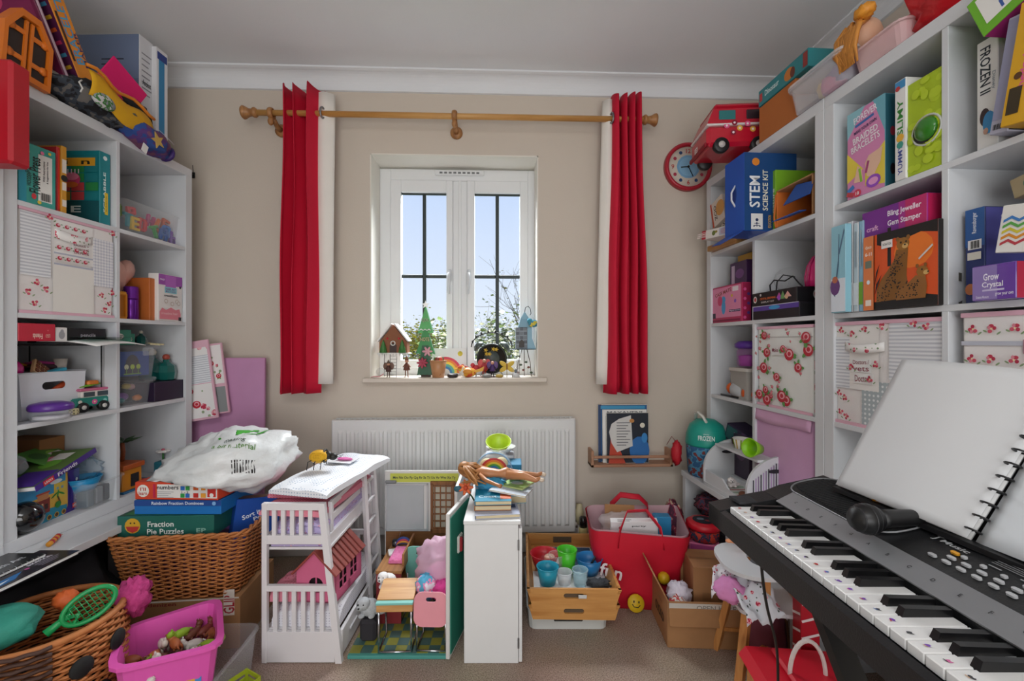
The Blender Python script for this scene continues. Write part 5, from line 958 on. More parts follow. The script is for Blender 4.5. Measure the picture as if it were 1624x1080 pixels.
# flat-packed boxes against the wall
fp_ = Py(372, 690, 2.25)
def leaning(name, label, cat, p, w, h, t, col, P, ry=0, lean=6): return carton(name, label, cat, T(p[0], p[1], p[2]) @ R('Y', ry) @ R('X', -lean), (w, t, h), col, P)
a, c = Py(335, 567, 2.27), Py(427, 567, 2.27); leaning('folded_box', 'large plain pink folded fabric box against the back wall', 'folded box', ((a.x+c.x)/2-.06, 2.22, .3), c.x-a.x+.12, a.z-.3, .014, mat('#c58db4', .85, bump=.1, bscale=200), {'f': [('r', .5, .5, .98, .98, mat('#c892ba', .85))]}, 0, 1.2)
a, c = Py(325, 545, 2.22), Py(372, 655, 2.22); leaning('folded_box', 'floral folded fabric box with grey patch by left bookcase', 'folded box', (a.x+.075, 2.19, c.z), .13, a.z-c.z, .012, mat('#e3b4c4', .85), {'f': [('r', .5, .7, .92, .55, FLOR), ('r', .5, .2, .92, .36, mat('#8f9494', .85))]+roses(5, 3, .035, lo=.2, hi=.9)}, -8, 2)
a, c = Py(307, 537, 2.18), Py(350, 665, 2.18); leaning('folded_box', 'grey striped folded fabric box nearest the left bookcase', 'folded box', (a.x+.055, 2.165, c.z), .15, a.z-c.z-.01, .012, mat('#e3b4c4', .85), {'f': [('r', .5, .64, .9, .36, STRP), ('r', .5, .24, .9, .42, FLOR), ('r', .5, .86, .9, .1, FLOR)]+roses(4, 8, .05, lo=.15, hi=.4)}, -9, 2)
# ------------------------------------------------------------------ ornaments on the window sill
CF = R('Z', -math.degrees(YAW))
def cf(r, w, z=0.0): return CF @ T(r, w, z)
SZ = SILL+.0006
def sx_(px, y=2.33): return Py(px, 595, y).x
def sm(px, y=2.33, rot=0): return T(sx_(px, y), y, SZ) @ R('Z', rot)
def hpx(n, y=2.33): return n*y/F
gb = thing('gingerbread_house', 'metal gingerbread house on stilts with a ladder on sill', 'ornament', sm(626, 2.36)); GB = mat('#8a5230', .6); ICE = mat('#e9e7e4', .5)
hz = hpx(38); hw = hpx(43); hh = hpx(30)
part(gb, 'house', MB().prism([(-hw/2, 0), (hw/2, 0), (hw/2, hh*.55), (0, hh*1.45), (-hw/2, hh*.55)], .07, 0, T(0, .035, hz) @ R('X', 90)), GB)
for s in (-1, 1): part(gb, 'roof_panel', B((0, 0, 0), (hw*.82, .09, .008), .002, T(s*hw*.3, 0, hz+hh*1.06) @ R('Y', s*52)), ICE)
part(gb, 'base_plate', B((0, 0, hz-.003), (hw*1.12, .09, .006)), ICE)
ic = MB()
for i in range(9): ic.lathe([(.006, 0), (.0, -.02-.012*(i % 3)*.5)], 6, 0, T(-hw*.5+hw*i/8, -.043, hz-.004))
part(gb, 'icicles', ic, ICE); part(gb, 'door', MB().prism([(-.018, 0), (.018, 0), (.018, .038), (.009, .05), (-.009, .05), (-.018, .038)], .004, 0, T(0, -.035, hz) @ R('X', 90)), '#3a241c'); part(gb, 'wreath', MB().tube([(.011*math.cos(a), -.041, hz+.05+.011*math.sin(a)) for a in [2*PI*i/14 for i in range(14)]], .003, 6, 0, None, True), '#e6e2da')
for s in (-1, 1):
    part(gb, 'side_tree', MB().lathe([(.02, 0), (.016, .02), (.017, .022), (.009, .044), (.01, .046), (0, .07)], 10, 0, T(s*hw*.34, -.045, hz)), '#3f7a3a'); part(gb, 'sweets', MB().ball((s*.045, -.037, hz+.03), .007).ball((s*.03, -.037, hz+.075), .006), '#c8303a')
for s in (-1, 1): part(gb, 'ladder_rail', MB().tube([(s*.017+.002, -.035, hz), (s*.017+.002, -.05, 0)], .0016, 6), STEEL)
for i in range(7): part(gb, 'rung', MB().tube([(-.015, -.049+.013*i/7, .012+hz*.9*i/7), (.019, -.049+.013*i/7, .012+hz*.9*i/7)], .0012, 5), STEEL)
for x in (-.06, .06): part(gb, 'stilt', MB().tube([(x, .02, hz), (x, .02, 0)], .0022, 6), STEEL)
def elf(px, y, label, c1, c2, h, hat=True, wing=None):
    t = thing('figurine', label, 'figurine', sm(px, y)); part(t, 'body', MB().lathe([(h*.02, h*.3), (h*.16, h*.32), (h*.12, h*.5), (h*.07, h*.64), (h*.04, h*.66)], 12), c1); part(t, 'head', MB().ball((0, 0, h*.74), h*.09), '#c9957a')
    for s in (-1, 1): part(t, 'leg', MB().tube([(s*h*.05, 0, h*.34), (s*h*.06, 0, h*.02), (s*h*.08, -h*.05, h*.015)], h*.025, 6), c2); part(t, 'arm', MB().tube([(s*h*.07, 0, h*.6), (s*h*.17, -h*.03, h*.46)], h*.022, 6), c2)
    if hat: part(t, 'hat', MB().lathe([(h*.1, h*.78), (h*.05, h*.9), (0, h)], 10), c2)
    if wing:
        for s in (-1, 1): part(t, 'wing', MB().ball((s*h*.16, h*.06, h*.62), (h*.14, h*.02, h*.2)), wing)
    return t
elf(645, 2.315, 'brown elf figurine with pointed hat right of gingerbread house', '#6a3a2a', '#8a5a3c', hpx(34)); elf(616, 2.30, 'dark fairy figurine by the gingerbread ladder', '#4a2a26', '#5a4638', hpx(28), wing='#6a4a3a')
gt = thing('glass_bauble', 'clear glass bauble with pink ribbon at left of sill', 'ornament', sm(600, 2.29)); part(gt, 'globe', MB().ball((.01, 0, .03), .022), clear('#ffffff', .2, .05)); part(gt, 'ribbon', MB().tube([(-.03, -.02, .004), (-.01, -.03, .008), (.01, -.02, .006), (.03, -.012, .02)], .005, 6, flat=.4), '#d86a7a')
# tin tree
tt = thing('tin_tree', 'tall green tin christmas tree with star on the sill', 'ornament', sm(675, 2.345)); th = hpx(118)
for (z0, z1, w0, w1, c) in ((.02, .42, .17, .085, '#1f4a30'), (.30, .62, .2, .06, '#2f7a40'), (.58, .93, .165, .012, '#4f9a58')):
    a0, a1 = w0*th*.97, w1*th*.97; n = 9; low = [(-a0/2*1.3+a0*1.3*i/(n-1), z0*th+(.012*th if i % 2 else 0)) for i in range(n)]
    part(tt, 'tier', MB().prism(low+[(a1/2, z1*th), (-a1/2, z1*th)], .03+.0*z0, 0, T(0, .015+(.01*(z0*2)), 0) @ R('X', 90)), mat(c, .35, .3))
part(tt, 'trunk', B((0, .02, .03), (.05, .03, .06)), '#4a3024'); part(tt, 'star', MB().prism([((.022 if i % 2 == 0 else .009)*math.sin(PI*i/5), (.022 if i % 2 == 0 else .009)*math.cos(PI*i/5)) for i in range(10)], .006, 0, T(0, 0, th*.965) @ R('X', 90)), mat('#d9d9d6', .3, .6)); part(tt, 'snow_edge', MB().tube([(-.03+.01*i, -.02, th*.62+(.006 if i % 2 else 0)) for i in range(7)], .003, 6), ICE)
def petal_flower(M, r, c, n=6, cc='#e8c43a'):
    mb = MB()
    for i in range(n): mb.ball((0, 0, 0), (r*.5, r*.22, r*.1), 0, M @ R('Z', 360*i/n) @ T(r*.5, 0, 0), 10, 6)
    return mb
part(tt, 'poinsettia', petal_flower(T(-.012, -.035, .075) @ R('X', 80), .03, 0, 8), '#a83a50'); part(tt, 'bow', petal_flower(T(.012, -.02, th*.34) @ R('X', 85), .028, 0, 6), '#d8a0aa')
vs, fs = text_geo('LOVE', .02)
prints(tt, 'lettering', T(-.03, -.0255, th*.47) @ R('X', 90), .06, .025, [('t', .5, .5, .8, 'NOTE', '#c9b08a', 0, .8)]); prints(tt, 'lettering', T(-.022, -.0305, th*.72) @ R('X', 90), .05, .025, [('t', .5, .5, .8, 'EJDL', '#9aa08a', 0, .8)])
rb = thing('rainbow_drawing', 'child paper drawing of a rainbow leaning on the window', 'drawing', T(sx_(712, 2.43), 2.435, SZ) @ R('X', -7)); part(rb, 'paper', B((0, 0, .075), (.19, .0015, .15)), mat('#e6e8ea', .8))
def arcp(r0, r1, n=18): return [(r1*math.cos(PI*i/n), r1*math.sin(PI*i/n)) for i in range(n+1)]+[(r0*math.cos(PI*i/n), r0*math.sin(PI*i/n)) for i in range(n, -1, -1)]
ar = MB(); mts = ['#d8405a', '#e8823a', '#ecd24a', '#5ab0a0', '#3f86c4']
for i in range(5):
    P_ = arcp(.09-.013*(i+1), .09-.013*i); n = 18
    ar.add([(x-.02, -.0012, z+.012) for x, z in P_], [(k, k+1, 2*n+1-k-1+0, 2*n+1-k) for k in range(n)], i)
part(rb, 'rainbow', ar, mts); part(rb, 'sun', MB().lathe([(.014, 0), (.014, .0006), (0, .0006)], 16, 0, T(.06, -.0008, .12) @ R('X', 90)), '#d8c84a')
def pot_extra(o):
    for i, (x, y, c) in enumerate(((-.012, 0, '#4a7a3a'), (.012, -.006, '#c84a3a'), (.0, .012, '#e6e2da'), (.016, .01, '#3f6a34'), (-.004, -.012, '#7a3a2a'))): part(o, 'sprig', MB().ball((x, y, hpx(27)+.004), (.012, .012, .013)), c)
    prints(o, 'icing', T(-.03, -.0295, .0) @ R('X', 90), .06, .05, [('c', .3, .5, .14, .16, '#a5683a'), ('c', .65, .35, .13, .15, '#a5683a')])
cup('terracotta_pot', 'small terracotta pot of sprigs before the tin tree', sm(695, 2.29), hpx(9), hpx(13), hpx(26), '#c08a5e', 'plant pot', None, pot_extra)
one('dark_dish', MB().lathe([(.02, 0), (.028, .004), (.029, .014), (.024, .02), (.02, .017), (0, .016)], 18), mat('#332a2a', .4), 'small dark glazed dish beside terracotta pot', 'dish', sm(718, 2.285))
bd = thing('bird_ornament', 'painted yellow and white bird ornament mid-sill', 'ornament', sm(742, 2.295)); bm2 = MB(); bm2.ball((0, 0, .026), (.045, .022, .026)); bm2.ball((-.035, 0, .046), (.02, .018, .018)); bm2.lathe([(.006, 0), (0, .02)], 8, 0, T(-.053, 0, .045) @ R('Y', -90)); part(bd, 'body', bm2, pattern('blotch', '#e8e2d6', '#e3a93a', 22, '#c9502c')); part(bd, 'tail', MB().prism([(0, 0), (.05, .012), (.055, .035), (.03, .022), (.005, .014)], .02, 0, T(.03, .01, .022) @ R('X', 90)), '#e3a93a'); part(bd, 'wing', MB().ball((0, -.021, .03), (.024, .006, .014)), '#d8902c')
for px, y, c, nm, s in ((755, 2.35, '#b8303a', 'red', .02), (738, 2.36, '#a83a30', 'brick red', .016), (768, 2.37, '#d05a2a', 'orange', .018)):
    t = thing('robin_ornament', '%s clip-on bird ornament behind the painted bird' % nm, 'ornament', sm(px, y)); part(t, 'perch', MB().tube([(0, 0, 0), (0, 0, .028)], .003, 6), STEEL); q = MB(); q.ball((0, 0, .042), (s*1.2, s*.8, s)); q.ball((-s*.9, 0, .042+s*.9), s*.6); part(t, 'body', q, c); part(t, 'tail', MB().ball((s*1.6, 0, .045), (s*.9, s*.3, s*.25)), '#5a4a42')
ac = thing('alarm_clock_ornament', 'black tin alarm clock ornament with two bells on sill', 'ornament', sm(780, 2.39)); cr2 = hpx(24, 2.39); cz = .012+cr2
part(ac, 'case', MB().lathe([(cr2, -.015), (cr2, .015), (cr2*.92, .02), (cr2*.88, .014), (0, .014)], 28, 0, T(0, 0, cz) @ R('X', 90)), mat('#2a2e2c', .35, .5)); part(ac, 'dial', MB().lathe([(cr2*.5, .015), (cr2*.5, .0165), (0, .0165)], 24, 0, T(0, 0, cz) @ R('X', 90)), '#4a5452')
for s in (-1, 1):
    part(ac, 'bell', MB().lathe([(cr2*.42, 0), (cr2*.4, .012), (cr2*.25, .026), (0, .03)], 18, 0, T(s*cr2*.78, 0, cz+cr2*.72) @ R('Y', s*45)), mat('#5a625e', .35, .6)); part(ac, 'foot', MB().tube([(s*cr2*.55, 0, cz-cr2*.8), (s*cr2*.75, 0, 0)], .004, 6), STEEL)
part(ac, 'vine_handle', MB().tube([(cr2*1.35*math.cos(a), 0, cz+cr2*.75+cr2*.95*math.sin(a)) for a in [PI*i/16 for i in range(17)]], .0032, 6), BLACK)
lv = MB()
for i in range(1, 9): a = PI*i/9; lv.ball((cr2*1.35*math.cos(a), 0, cz+cr2*.75+cr2*1.02*math.sin(a)), (.005, .003, .008))
part(ac, 'vine_leaves', lv, BLACK)
for x, z in ((-.4, .55), (-.15, .3), (.1, .62), (.3, .6), (-.35, .3)): part(ac, 'flower', petal_flower(T(x*cr2, -.018, cz+z*cr2) @ R('X', 90), .012, 0, 5), '#d9b83a')
elf(781, 2.30, 'purple-skirted fairy figurine before the alarm clock ornament', '#4a2f6a', '#3a2a3a', hpx(30), False, '#5a3f7a')
t = elf(768, 2.31, 'red-winged fairy figurine beside the purple one', '#a8323a', '#c2402f', hpx(34), False, '#c84a4a')
bf = thing('butterfly_ornament', 'yellow butterfly ornament on a stem on the sill', 'ornament', sm(804, 2.30)); part(bf, 'stem', MB().tube([(0, 0, 0), (0, 0, .05)], .002, 6), '#8a7a2a')
for a in (35, 145, 215, 325): part(bf, 'wing', MB().ball((0, 0, 0), (.024, .004, .012), 0, T(0, 0, .055) @ R('Y', -a) @ T(.022, 0, 0)), '#d2b03a')
part(bf, 'body', MB().ball((0, -.003, .055), (.004, .004, .02)), '#8a5a2a')
sg2 = thing('snow_globe', 'tiny snow globe on white base near the blue birdhouse', 'snow globe', sm(818, 2.29)); part(sg2, 'base', MB().lathe([(.021, 0), (.02, .014), (.016, .018)], 18), '#cfcfcf'); part(sg2, 'globe', MB().ball((0, 0, .034), .02), clear('#ffffff', .25, .05)); part(sg2, 'figure', MB().ball((0, 0, .032), (.008, .008, .011)), '#3a4a5a')
one('pebble', blob((.05, .035, .022), 3, .15, 2, flat=.8), mat('#8a8884', .7), 'grey pebble at foot of the purple fairy', 'stone', sm(772, 2.275) @ T(0, 0, .009)); one('pebble', blob((.04, .03, .02), 7, .15, 2, flat=.8), mat('#b89a4a', .7), 'ochre pebble between fairy and butterfly', 'stone', sm(792, 2.275) @ T(0, 0, .008))
bh = thing('blue_birdhouse', 'pale blue tin birdhouse on wire stand at right of sill', 'birdhouse', sm(832, 2.36)); BLU = mat('#7fa3b4', .45, .2); GRY = mat('#8a949c', .5, .2); bz = hpx(44); bw2, bh2 = hpx(30), hpx(38)
part(bh, 'stone_front', B((-.018, 0, bz+bh2*.45), (bw2*.62, .06, bh2*.9), .003), GRY)
for i in range(5):
    for j in range(3): part(bh, 'stone', B((-.018-bw2*.2+bw2*.2*j, -.031, bz+.014+i*bh2*.18), (bw2*.17, .003, bh2*.13), .001), '#5a6068' if (i+j) % 2 else '#757d84')
part(bh, 'door', MB().prism([(-.014, 0), (.014, 0), (.014, .03), (0, .042), (-.014, .03)], .003, 0, T(-.018, -.033, bz+.008) @ R('X', 90)), '#3a342e')
part(bh, 'roof', MB().lathe([(bw2*.5, 0), (bw2*.34, bh2*.35), (0, bh2*.68)], 4, 0, T(.0, 0, bz+bh2*.9) @ R('Z', 45), False), BLU); part(bh, 'flared_side', MB().prism([(0, 0), (bw2*.5, 0), (bw2*.3, bh2*.45), (bw2*.28, bh2*.95), (0, bh2*.95)], .05, 0, T(.008, .025, bz) @ R('X', 90)), BLU)
part(bh, 'ledge', MB().lathe([(bw2*.62, -.004), (bw2*.62, .0), (0, 0)], 20, 0, T(0, 0, bz)), mat('#4a565c', .4)); part(bh, 'finial_scroll', MB().tube([(0, 0, bz+bh2*1.55), (.005, 0, bz+bh2*1.75), (.02, 0, bz+bh2*1.8), (.03, 0, bz+bh2*1.7), (.035, 0, bz+bh2*1.5), (.028, 0, bz+bh2*1.42)], .0022, 6), '#4a4f52')
for x, y in ((-.035, 0), (.03, 0), (0, .03)): part(bh, 'wire_leg', MB().tube([(x*.4, y, bz), (x, y, bz*.5), (x*1.2, y, 0)], .0022, 6), '#4a4038')
for i in range(6): part(bh, 'vine_leaf', MB().ball((-.035+.014*i, -.01, .02+.014*((i*3) % 5)), (.008, .003, .006)), '#3a4a34' if i % 2 else '#6a3a30')
part(bh, 'ladder', MB().tube([(-.03, -.02, bz), (-.03, -.02, 0)], .0015, 5).tube([(-.042, -.02, bz), (-.042, -.02, 0)], .0015, 5).tube([(-.042, -.02, bz*.3), (-.03, -.02, bz*.3)], .0012, 5).tube([(-.042, -.02, bz*.6), (-.03, -.02, bz*.6)], .0012, 5), '#4a4038')
pb = thing('blue_bird_ornament', 'turquoise and yellow bird hanging beside the birdhouse', 'ornament', T(sx_(846, 2.31), 2.31, Py(846, 513, 2.31).z)); q = MB(); q.ball((0, 0, 0), (.027, .016, .02)); q.ball((-.02, 0, .014), .014); part(pb, 'body', q, pattern('blotch', '#4a9ab0', '#3f8aa8', 30, '#d8c84a')); part(pb, 'tail', MB().ball((.026, 0, -.008), (.014, .005, .005)), '#d8c84a'); part(pb, 'hanger', MB().tube([(0, 0, .018), (.004, .02, .03), (.0, .045, .035)], .001, 4), STEEL)
# ------------------------------------------------------------------ doll bunk bed
BW = mat('#e4e2e4', .4, vary=.02); b0, b1, w0, w1 = -.857, -.62, 1.497, 1.96
bed = thing('doll_bunk_bed', 'white wooden doll bunk bed with ladder and drawer', 'doll bed', cf(b0, w0)); BL = w1-w0; bwid = b1-b0; H = .547
def bar(name, a, b, w, t=None, m=BW): return part(bed, name, MB().bar(a, b, w, t), m)
part(bed, 'post', B((.009, .009, H/2), (.018, .018, H), .002), BW); part(bed, 'post', B((.009, BL-.009, H/2), (.018, .018, H), .002), BW)
xr = lambda z: .215+(.275-.215)*(1-z/H)
for y in (.009, BL-.009): part(bed, 'splayed_post', MB().add([(xr(z)-.022+dx*.022, y-.009+dy*.018, z) for z in (0, H) for dx, dy in ((0, 0), (1, 0), (1, 1), (0, 1))], [(3, 2, 1, 0), (4, 5, 6, 7), (0, 1, 5, 4), (1, 2, 6, 5), (2, 3, 7, 6), (3, 0, 4, 7)]), BW)
for y in (.009, BL-.009):
    for z, hgt in ((.535, .024), (.422, .03), (.255, .02)): part(bed, 'end_rail', B(((.018+xr(z)-.022)/2, y, z), (xr(z)-.04, .015, hgt), .001), BW)
    part(bed, 'end_panel', B(((.018+xr(.05)-.02)/2, y, .055), (xr(.05)-.038, .014, .105), .001), BW)
    for i in range(5): part(bed, 'slat', B((.041+.031*i, y, .479), (.014, .01, .09)), BW)
    for i in range(6): part(bed, 'slat', B((.045+.032*i, y, .176), (.014, .01, .14)), BW)
for z in (.41, .06): part(bed, 'left_rail', B((.006, BL/2, z), (.012, BL-.036, .04), .001), BW)
part(bed, 'side_rail', B((bwid-.022, BL/2, .405), (.014, BL-.03, .045), .001), BW)
for z in (.475, .525): part(bed, 'guard_rail', B((bwid-.024, BL*.45, z), (.01, BL*.62, .024), .001), BW)
part(bed, 'guard_post', B((bwid-.024, BL*.13, .47), (.014, .018, .13), .001), BW)
part(bed, 'upper_base', B((bwid/2, BL/2, .385), (bwid-.02, BL-.04, .008)), BW); part(bed, 'lower_base', B((bwid/2, BL/2, .105), (bwid-.01, BL-.04, .01)), BW)
part(bed, 'drawer_front', B((.262, BL/2, .055), (.012, BL-.05, .09), .002), BW)
for y in (.28, .68): part(bed, 'drawer_handle', B((.27, BL*y, .06), (.006, .07, .01), .002), mat('#cfccd0', .4))
lad = part(bed, 'ladder', MB().bar((bwid+.0, BL*.72, .56), (bwid+.04, BL*.66, .0), .014, .02).bar((bwid+.0, BL*.98, .56), (bwid+.04, BL*.94, .0), .014, .02), BW)
for i in range(6): z = .08+.085*i; x = bwid+.04*(1-z/.56); part(lad, 'rung', B((x, BL*.82, z), (.012, BL*.25, .014), .002), BW)
bm3 = bed.matrix_world
DOTW = pattern('dots', '#e9e9f0', '#b9b4c4', 110); PDOT = pattern('dots', '#e2899c', '#c95f78', 90); LIL = pattern('floral', '#c4b6e0', '#8a6fb8', 60, '#e6e0f0')
def pad(name, label, M, size, m, amp=.004, seed=1, cat='mattress'):
    w, d, h = size; o = thing(name, label, cat, M); mb = MB(); n, k = 16, 16
    def top(u, v): return ((u-.5)*w, (v-.5)*d, h*(1-.35*(2*abs(u-.5))**8-.35*(2*abs(v-.5))**8)+amp*mnoise.noise(Vector((u*5, v*5, seed))))
    mb.grid(top, n, k); mb.grid(lambda u, v: ((.5-u)*w, (v-.5)*d, 0), 1, 1)
    P_ = [(u, 0) for u in range(n+1)]
    for f in (lambda t: (t, 0), lambda t: (1, t), lambda t: (1-t, 1), lambda t: (0, 1-t)): mb.grid(lambda u, v, f=f: (lambda q: (q[0], q[1], q[2]*v))(top(*f(u))), n, 1)
    part(o, 'cover', mb, m); return o
pad('doll_mattress', 'white dotted mattress on the lower doll bunk', bm3 @ T(.14, BL/2, .111), (.235, BL-.05, .085), DOTW)
pad('doll_mattress', 'lilac mattress on the upper doll bunk', bm3 @ T(.115, BL/2, .39), (.19, BL-.05, .103), LIL)
pad('doll_cushion', 'pink quilted cushion at the front of the lower bunk', bm3 @ T(.1, .085, .197), (.17, .12, .055), PDOT, .008, 3, 'cushion')
part_ = pad('doll_blanket', 'pink fleece blanket bunched on the lower bunk', bm3 @ T(.15, .15, .2) @ R('Z', 15), (.13, .09, .075), mat('#dd8a98', .95, bump=.5, bscale=60), .02, 5, 'blanket')
one('hair_bow', MB().tube([(.05*math.cos(a)*(1+.1*math.sin(3*a)), .02*math.sin(a), .008+.006*math.sin(2*a)) for a in [2*PI*i/20 for i in range(20)]], .005, 6, 0, None, True), mat('#a8a4a4', .6), 'grey looped band on the pink fleece blanket', 'hair band', bm3 @ T(.15, .12, .285))
pad('doll_pad', 'grey-lilac patterned duvet sliding off the upper bunk', bm3 @ T(.165, BL*.3, .462) @ R('Y', 6), (.1, .24, .02), LIL, .008, 6, 'duvet')
pad('foam_pad', 'lower pink dotted foam pad on the upper bunk', bm3 @ T(.11, .23, .497) @ R('Z', -5), (.23, .43, .034), PDOT, .004, 7, 'foam pad')
pad('foam_pad', 'upper pink dotted foam pad under the white quilt', bm3 @ T(.08, .3, .532) @ R('Z', -3), (.2, .42, .034), PDOT, .004, 8, 'foam pad')
QM = bm3 @ T(.155, .25, .567) @ R('Z', -13) @ R('X', 2)
pad('quilt', 'white dotted quilt folded on top of the bunk bed', QM, (.235, .44, .034), pattern('dots', '#eef1f6', '#b4c2d4', 90), .006, 9, 'quilt')
one('gift_card', B((0, 0, .001), (.11, .07, .002)), mat('#e4e6ea', .6), 'small white card lying on the white quilt', 'card', QM @ T(-.01, .06, .042)); one('pink_sticker', blob((.07, .03, .008), 3, .3, 3), mat('#e070b0', .5), 'pink foam sticker on the white card', 'sticker', QM @ T(.0, .06, .05))
be = thing('bee_ornament', 'yellow and black tin ladybug ornament on the quilt', 'ornament', QM @ T(-.035, -.035, .043) @ R('Z', 18)); YB = mat('#e0a81a', .4, .1)
part(be, 'shell', MB().ball((-.012, 0, .042), (.038, .028, .026)), YB); part(be, 'shell_wing', MB().ball((-.008, -.012, .05), (.034, .02, .022), 0, R('X', 8)), pattern('dots', '#d9a51c', '#a87a14', 160)); part(be, 'thorax', MB().ball((.024, 0, .046), (.016, .017, .016)), '#17150f'); part(be, 'head', MB().ball((.042, 0, .04), (.017, .015, .014)), '#17150f')
part(be, 'stripe', MB().tube([(.012, .026*math.cos(a), .044+.024*math.sin(a)) for a in [2*PI*i/18 for i in range(18)]], .004, 6, 0, None, True), '#17150f')
for i, x in enumerate((-.03, -.005, .02)):
    for s in (-1, 1): part(be, 'leg', MB().tube([(x, s*.02, .035), (x-.012, s*.034, .03), (x-.016, s*.036, .0)], .0016, 6), BLACK)
for s in (-1, 1): part(be, 'antenna', MB().tube([(.05, s*.006, .046), (.068, s*.012, .04), (.078, s*.014, .042)], .0012, 5), BLACK)
# pink dolls' house in the lower bunk
hs = thing('pink_dolls_house', 'pink wooden dolls house with round window on lower bunk', 'dolls house', cf(-.668, 1.615, .198) @ R('Z', -6)); PH = mat('#d0688c', .5); w, d, h = .142, .2, .105
inn = [(.027*math.cos(2*PI*i/24), .06+.027*math.sin(2*PI*i/24)) for i in range(24)]; out = []
pent = [(-w/2, 0), (w/2, 0), (w/2, h), (0, h+.072), (-w/2, h)]
def to_poly(px, py, cx, cy, poly):
    dx, dy = px-cx, py-cy; best = 1e9
    for i in range(len(poly)):
        x1, y1 = poly[i]; x2, y2 = poly[(i+1) % len(poly)]; ex, ey = x2-x1, y2-y1; den = dx*ey-dy*ex
        if abs(den) < 1e-12: continue
        t = ((x1-cx)*ey-(y1-cy)*ex)/den; s = ((x1-cx)*dy-(y1-cy)*dx)/den
        if t > 0 and -1e-6 <= s <= 1+1e-6: best = min(best, t)
    return cx+dx*best, cy+dy*best
out = [to_poly(x, y, 0, .06, pent) for x, y in inn]
for c in pent: i = min(range(24), key=lambda i: (out[i][0]-c[0])**2+(out[i][1]-c[1])**2); out[i] = c
part(hs, 'front_gable', MB().ring(out, inn, .006, 0, T(0, -d/2+.006, 0) @ R('X', 90)), PH); part(hs, 'rear_gable', MB().prism(pent, .006, 0, T(0, d/2, 0) @ R('X', 90)), PH)
part(hs, 'window_cross', MB().box((0, -d/2+.003, .06), (.054, .004, .004)).box((0, -d/2+.003, .06), (.004, .004, .054)), PH)
for s in (-1, 1): part(hs, 'roof_slope', B((0, 0, 0), (.115, d+.03, .007), .001, T(s*.04, 0, h+.036) @ R('Y', s*45)), mat('#8f4038', .6))
for i in range(7): part(hs, 'roof_batten', B((0, 0, .006), (.112, .003, .003), 0, T(.04, -d/2+.02+i*.027, h+.036) @ R('Y', 45)), mat('#7a342e', .6))
part(hs, 'left_wall', B((-w/2+.003, 0, h/2), (.006, d-.012, h)), PH); part(hs, 'base', B((0, 0, .003), (w, d, .006)), PH)
rwl = MB()
for (y0, y1, z0, z1) in ((-.1, -.07, 0, h), (-.01, .01, 0, h), (.07, .1, 0, h), (-.07, .07, 0, .03), (-.07, .07, h-.012, h)): rwl.box((w/2-.003, (y0+y1)/2, (z0+z1)/2), (.006, y1-y0, z1-z0))
part(hs, 'right_wall', rwl, PH)
for y in (-.04, .04): part(hs, 'window_bars', MB().box((w/2-.003, y, .06), (.004, .003, .066)).box((w/2-.003, y, .06), (.004, .06, .003)), PH)
part(hs, 'dark_block', B((0, 0, h/2), (w-.03, d-.03, h-.01)), mat('#221418', .9))  # solid near-black block standing inside the walls, behind the window openings
# ------------------------------------------------------------------ doll classroom
fw0, fw1 = 1.517, 1.965; r0, r1 = -.57, -.215
cl = thing('doll_classroom', 'folding doll classroom with whiteboard wall and checked floor', 'doll classroom', cf(r0, fw0, .001)); CW, CD = r1-r0, fw1-fw0; TQ = mat('#4f9d94', .5)
part(cl, 'floor_board', B((CW/2, CD/2, .006), (CW, CD, .012), .001), TQ)
g = random.Random(3); nx, ny = 9, 11
tiles = [MB().box((0, 0, 0), (CW/nx-.001, CD*.97/ny-.001, .002)) for _ in range(2)]; tm = []
for i, c in enumerate(('#8f8f3c', '#4a6a66')):
    me = tiles[i].build('floor_tile', mat(c, .4), cl); me.location = (-5, 0, 0); tm.append(me)
k = 0; used = set()
for i in range(nx):
    for j in range(ny):
        s = (i+j) % 2
        if s not in used: o = tm[s]; used.add(s)
        else: o = tm[s].copy(); COL.objects.link(o); o.parent = cl
        o.location = (CW/nx*(i+.5), .012+CD*.97/ny*(j+.5), .0125)
SW = mat('#dcdbd8', .5, vary=.02); HT = .52
part(cl, 'back_wall', B((CW/2-.01, CD+.006, HT/2), (CW-.02, .012, HT), .001), SW); part(cl, 'lower_panel', B((CW/2-.01, CD-.001, .13), (CW-.03, .004, .24)), wood('#6a4628', '#8a5c34', 5, 0))
ba = part(cl, 'alphabet_banner', B((CW/2+.0, CD-.002, HT-.03), (CW-.05, .004, .038)), '#c9cf54'); prints(ba, 'letters', T(.03, CD-.0042, HT-.049) @ R('X', 90), CW-.06, .038, [('t', .5, .5, .4, 'Mm Nn Oo Pp Qq Rr Ss Tt Uu Vv Ww Xx Yy', '#23303c', 0, .95, .02)])
wb = part(cl, 'whiteboard', B((.09, CD-.003, .36), (.17, .006, .2), .001), mat('#b4babd', .25))
fr2 = MB()
for (c_, d_) in (((.10, CD-.005, .462), (.19, .008, .007)), ((.10, CD-.005, .258), (.19, .008, .007)), ((.008, CD-.005, .36), (.007, .008, .21)), ((.192, CD-.005, .36), (.007, .008, .21))): fr2.box(c_, d_)
part(wb, 'board_frame', fr2, mat('#c9cdd0', .3, .4)); part(wb, 'clip', B((.03, CD-.012, .475), (.05, .012, .012), .003), mat('#9a9ea2', .3, .5))
BRN = wood('#6f4526', '#96653a', 8, 2); wn = part(cl, 'lattice_window', B((.262, CD-.002, .36), (.088, .004, .2)), mat('#b9b6a4', .4))
for i in range(4): part(wn, 'lattice_bar', B((.225+.025*i, CD-.006, .36), (.005, .006, .2)), BRN)
for i in range(7): part(wn, 'lattice_bar', B((.262, CD-.007, .268+.031*i), (.088, .006, .005)), BRN)
wf2 = MB()
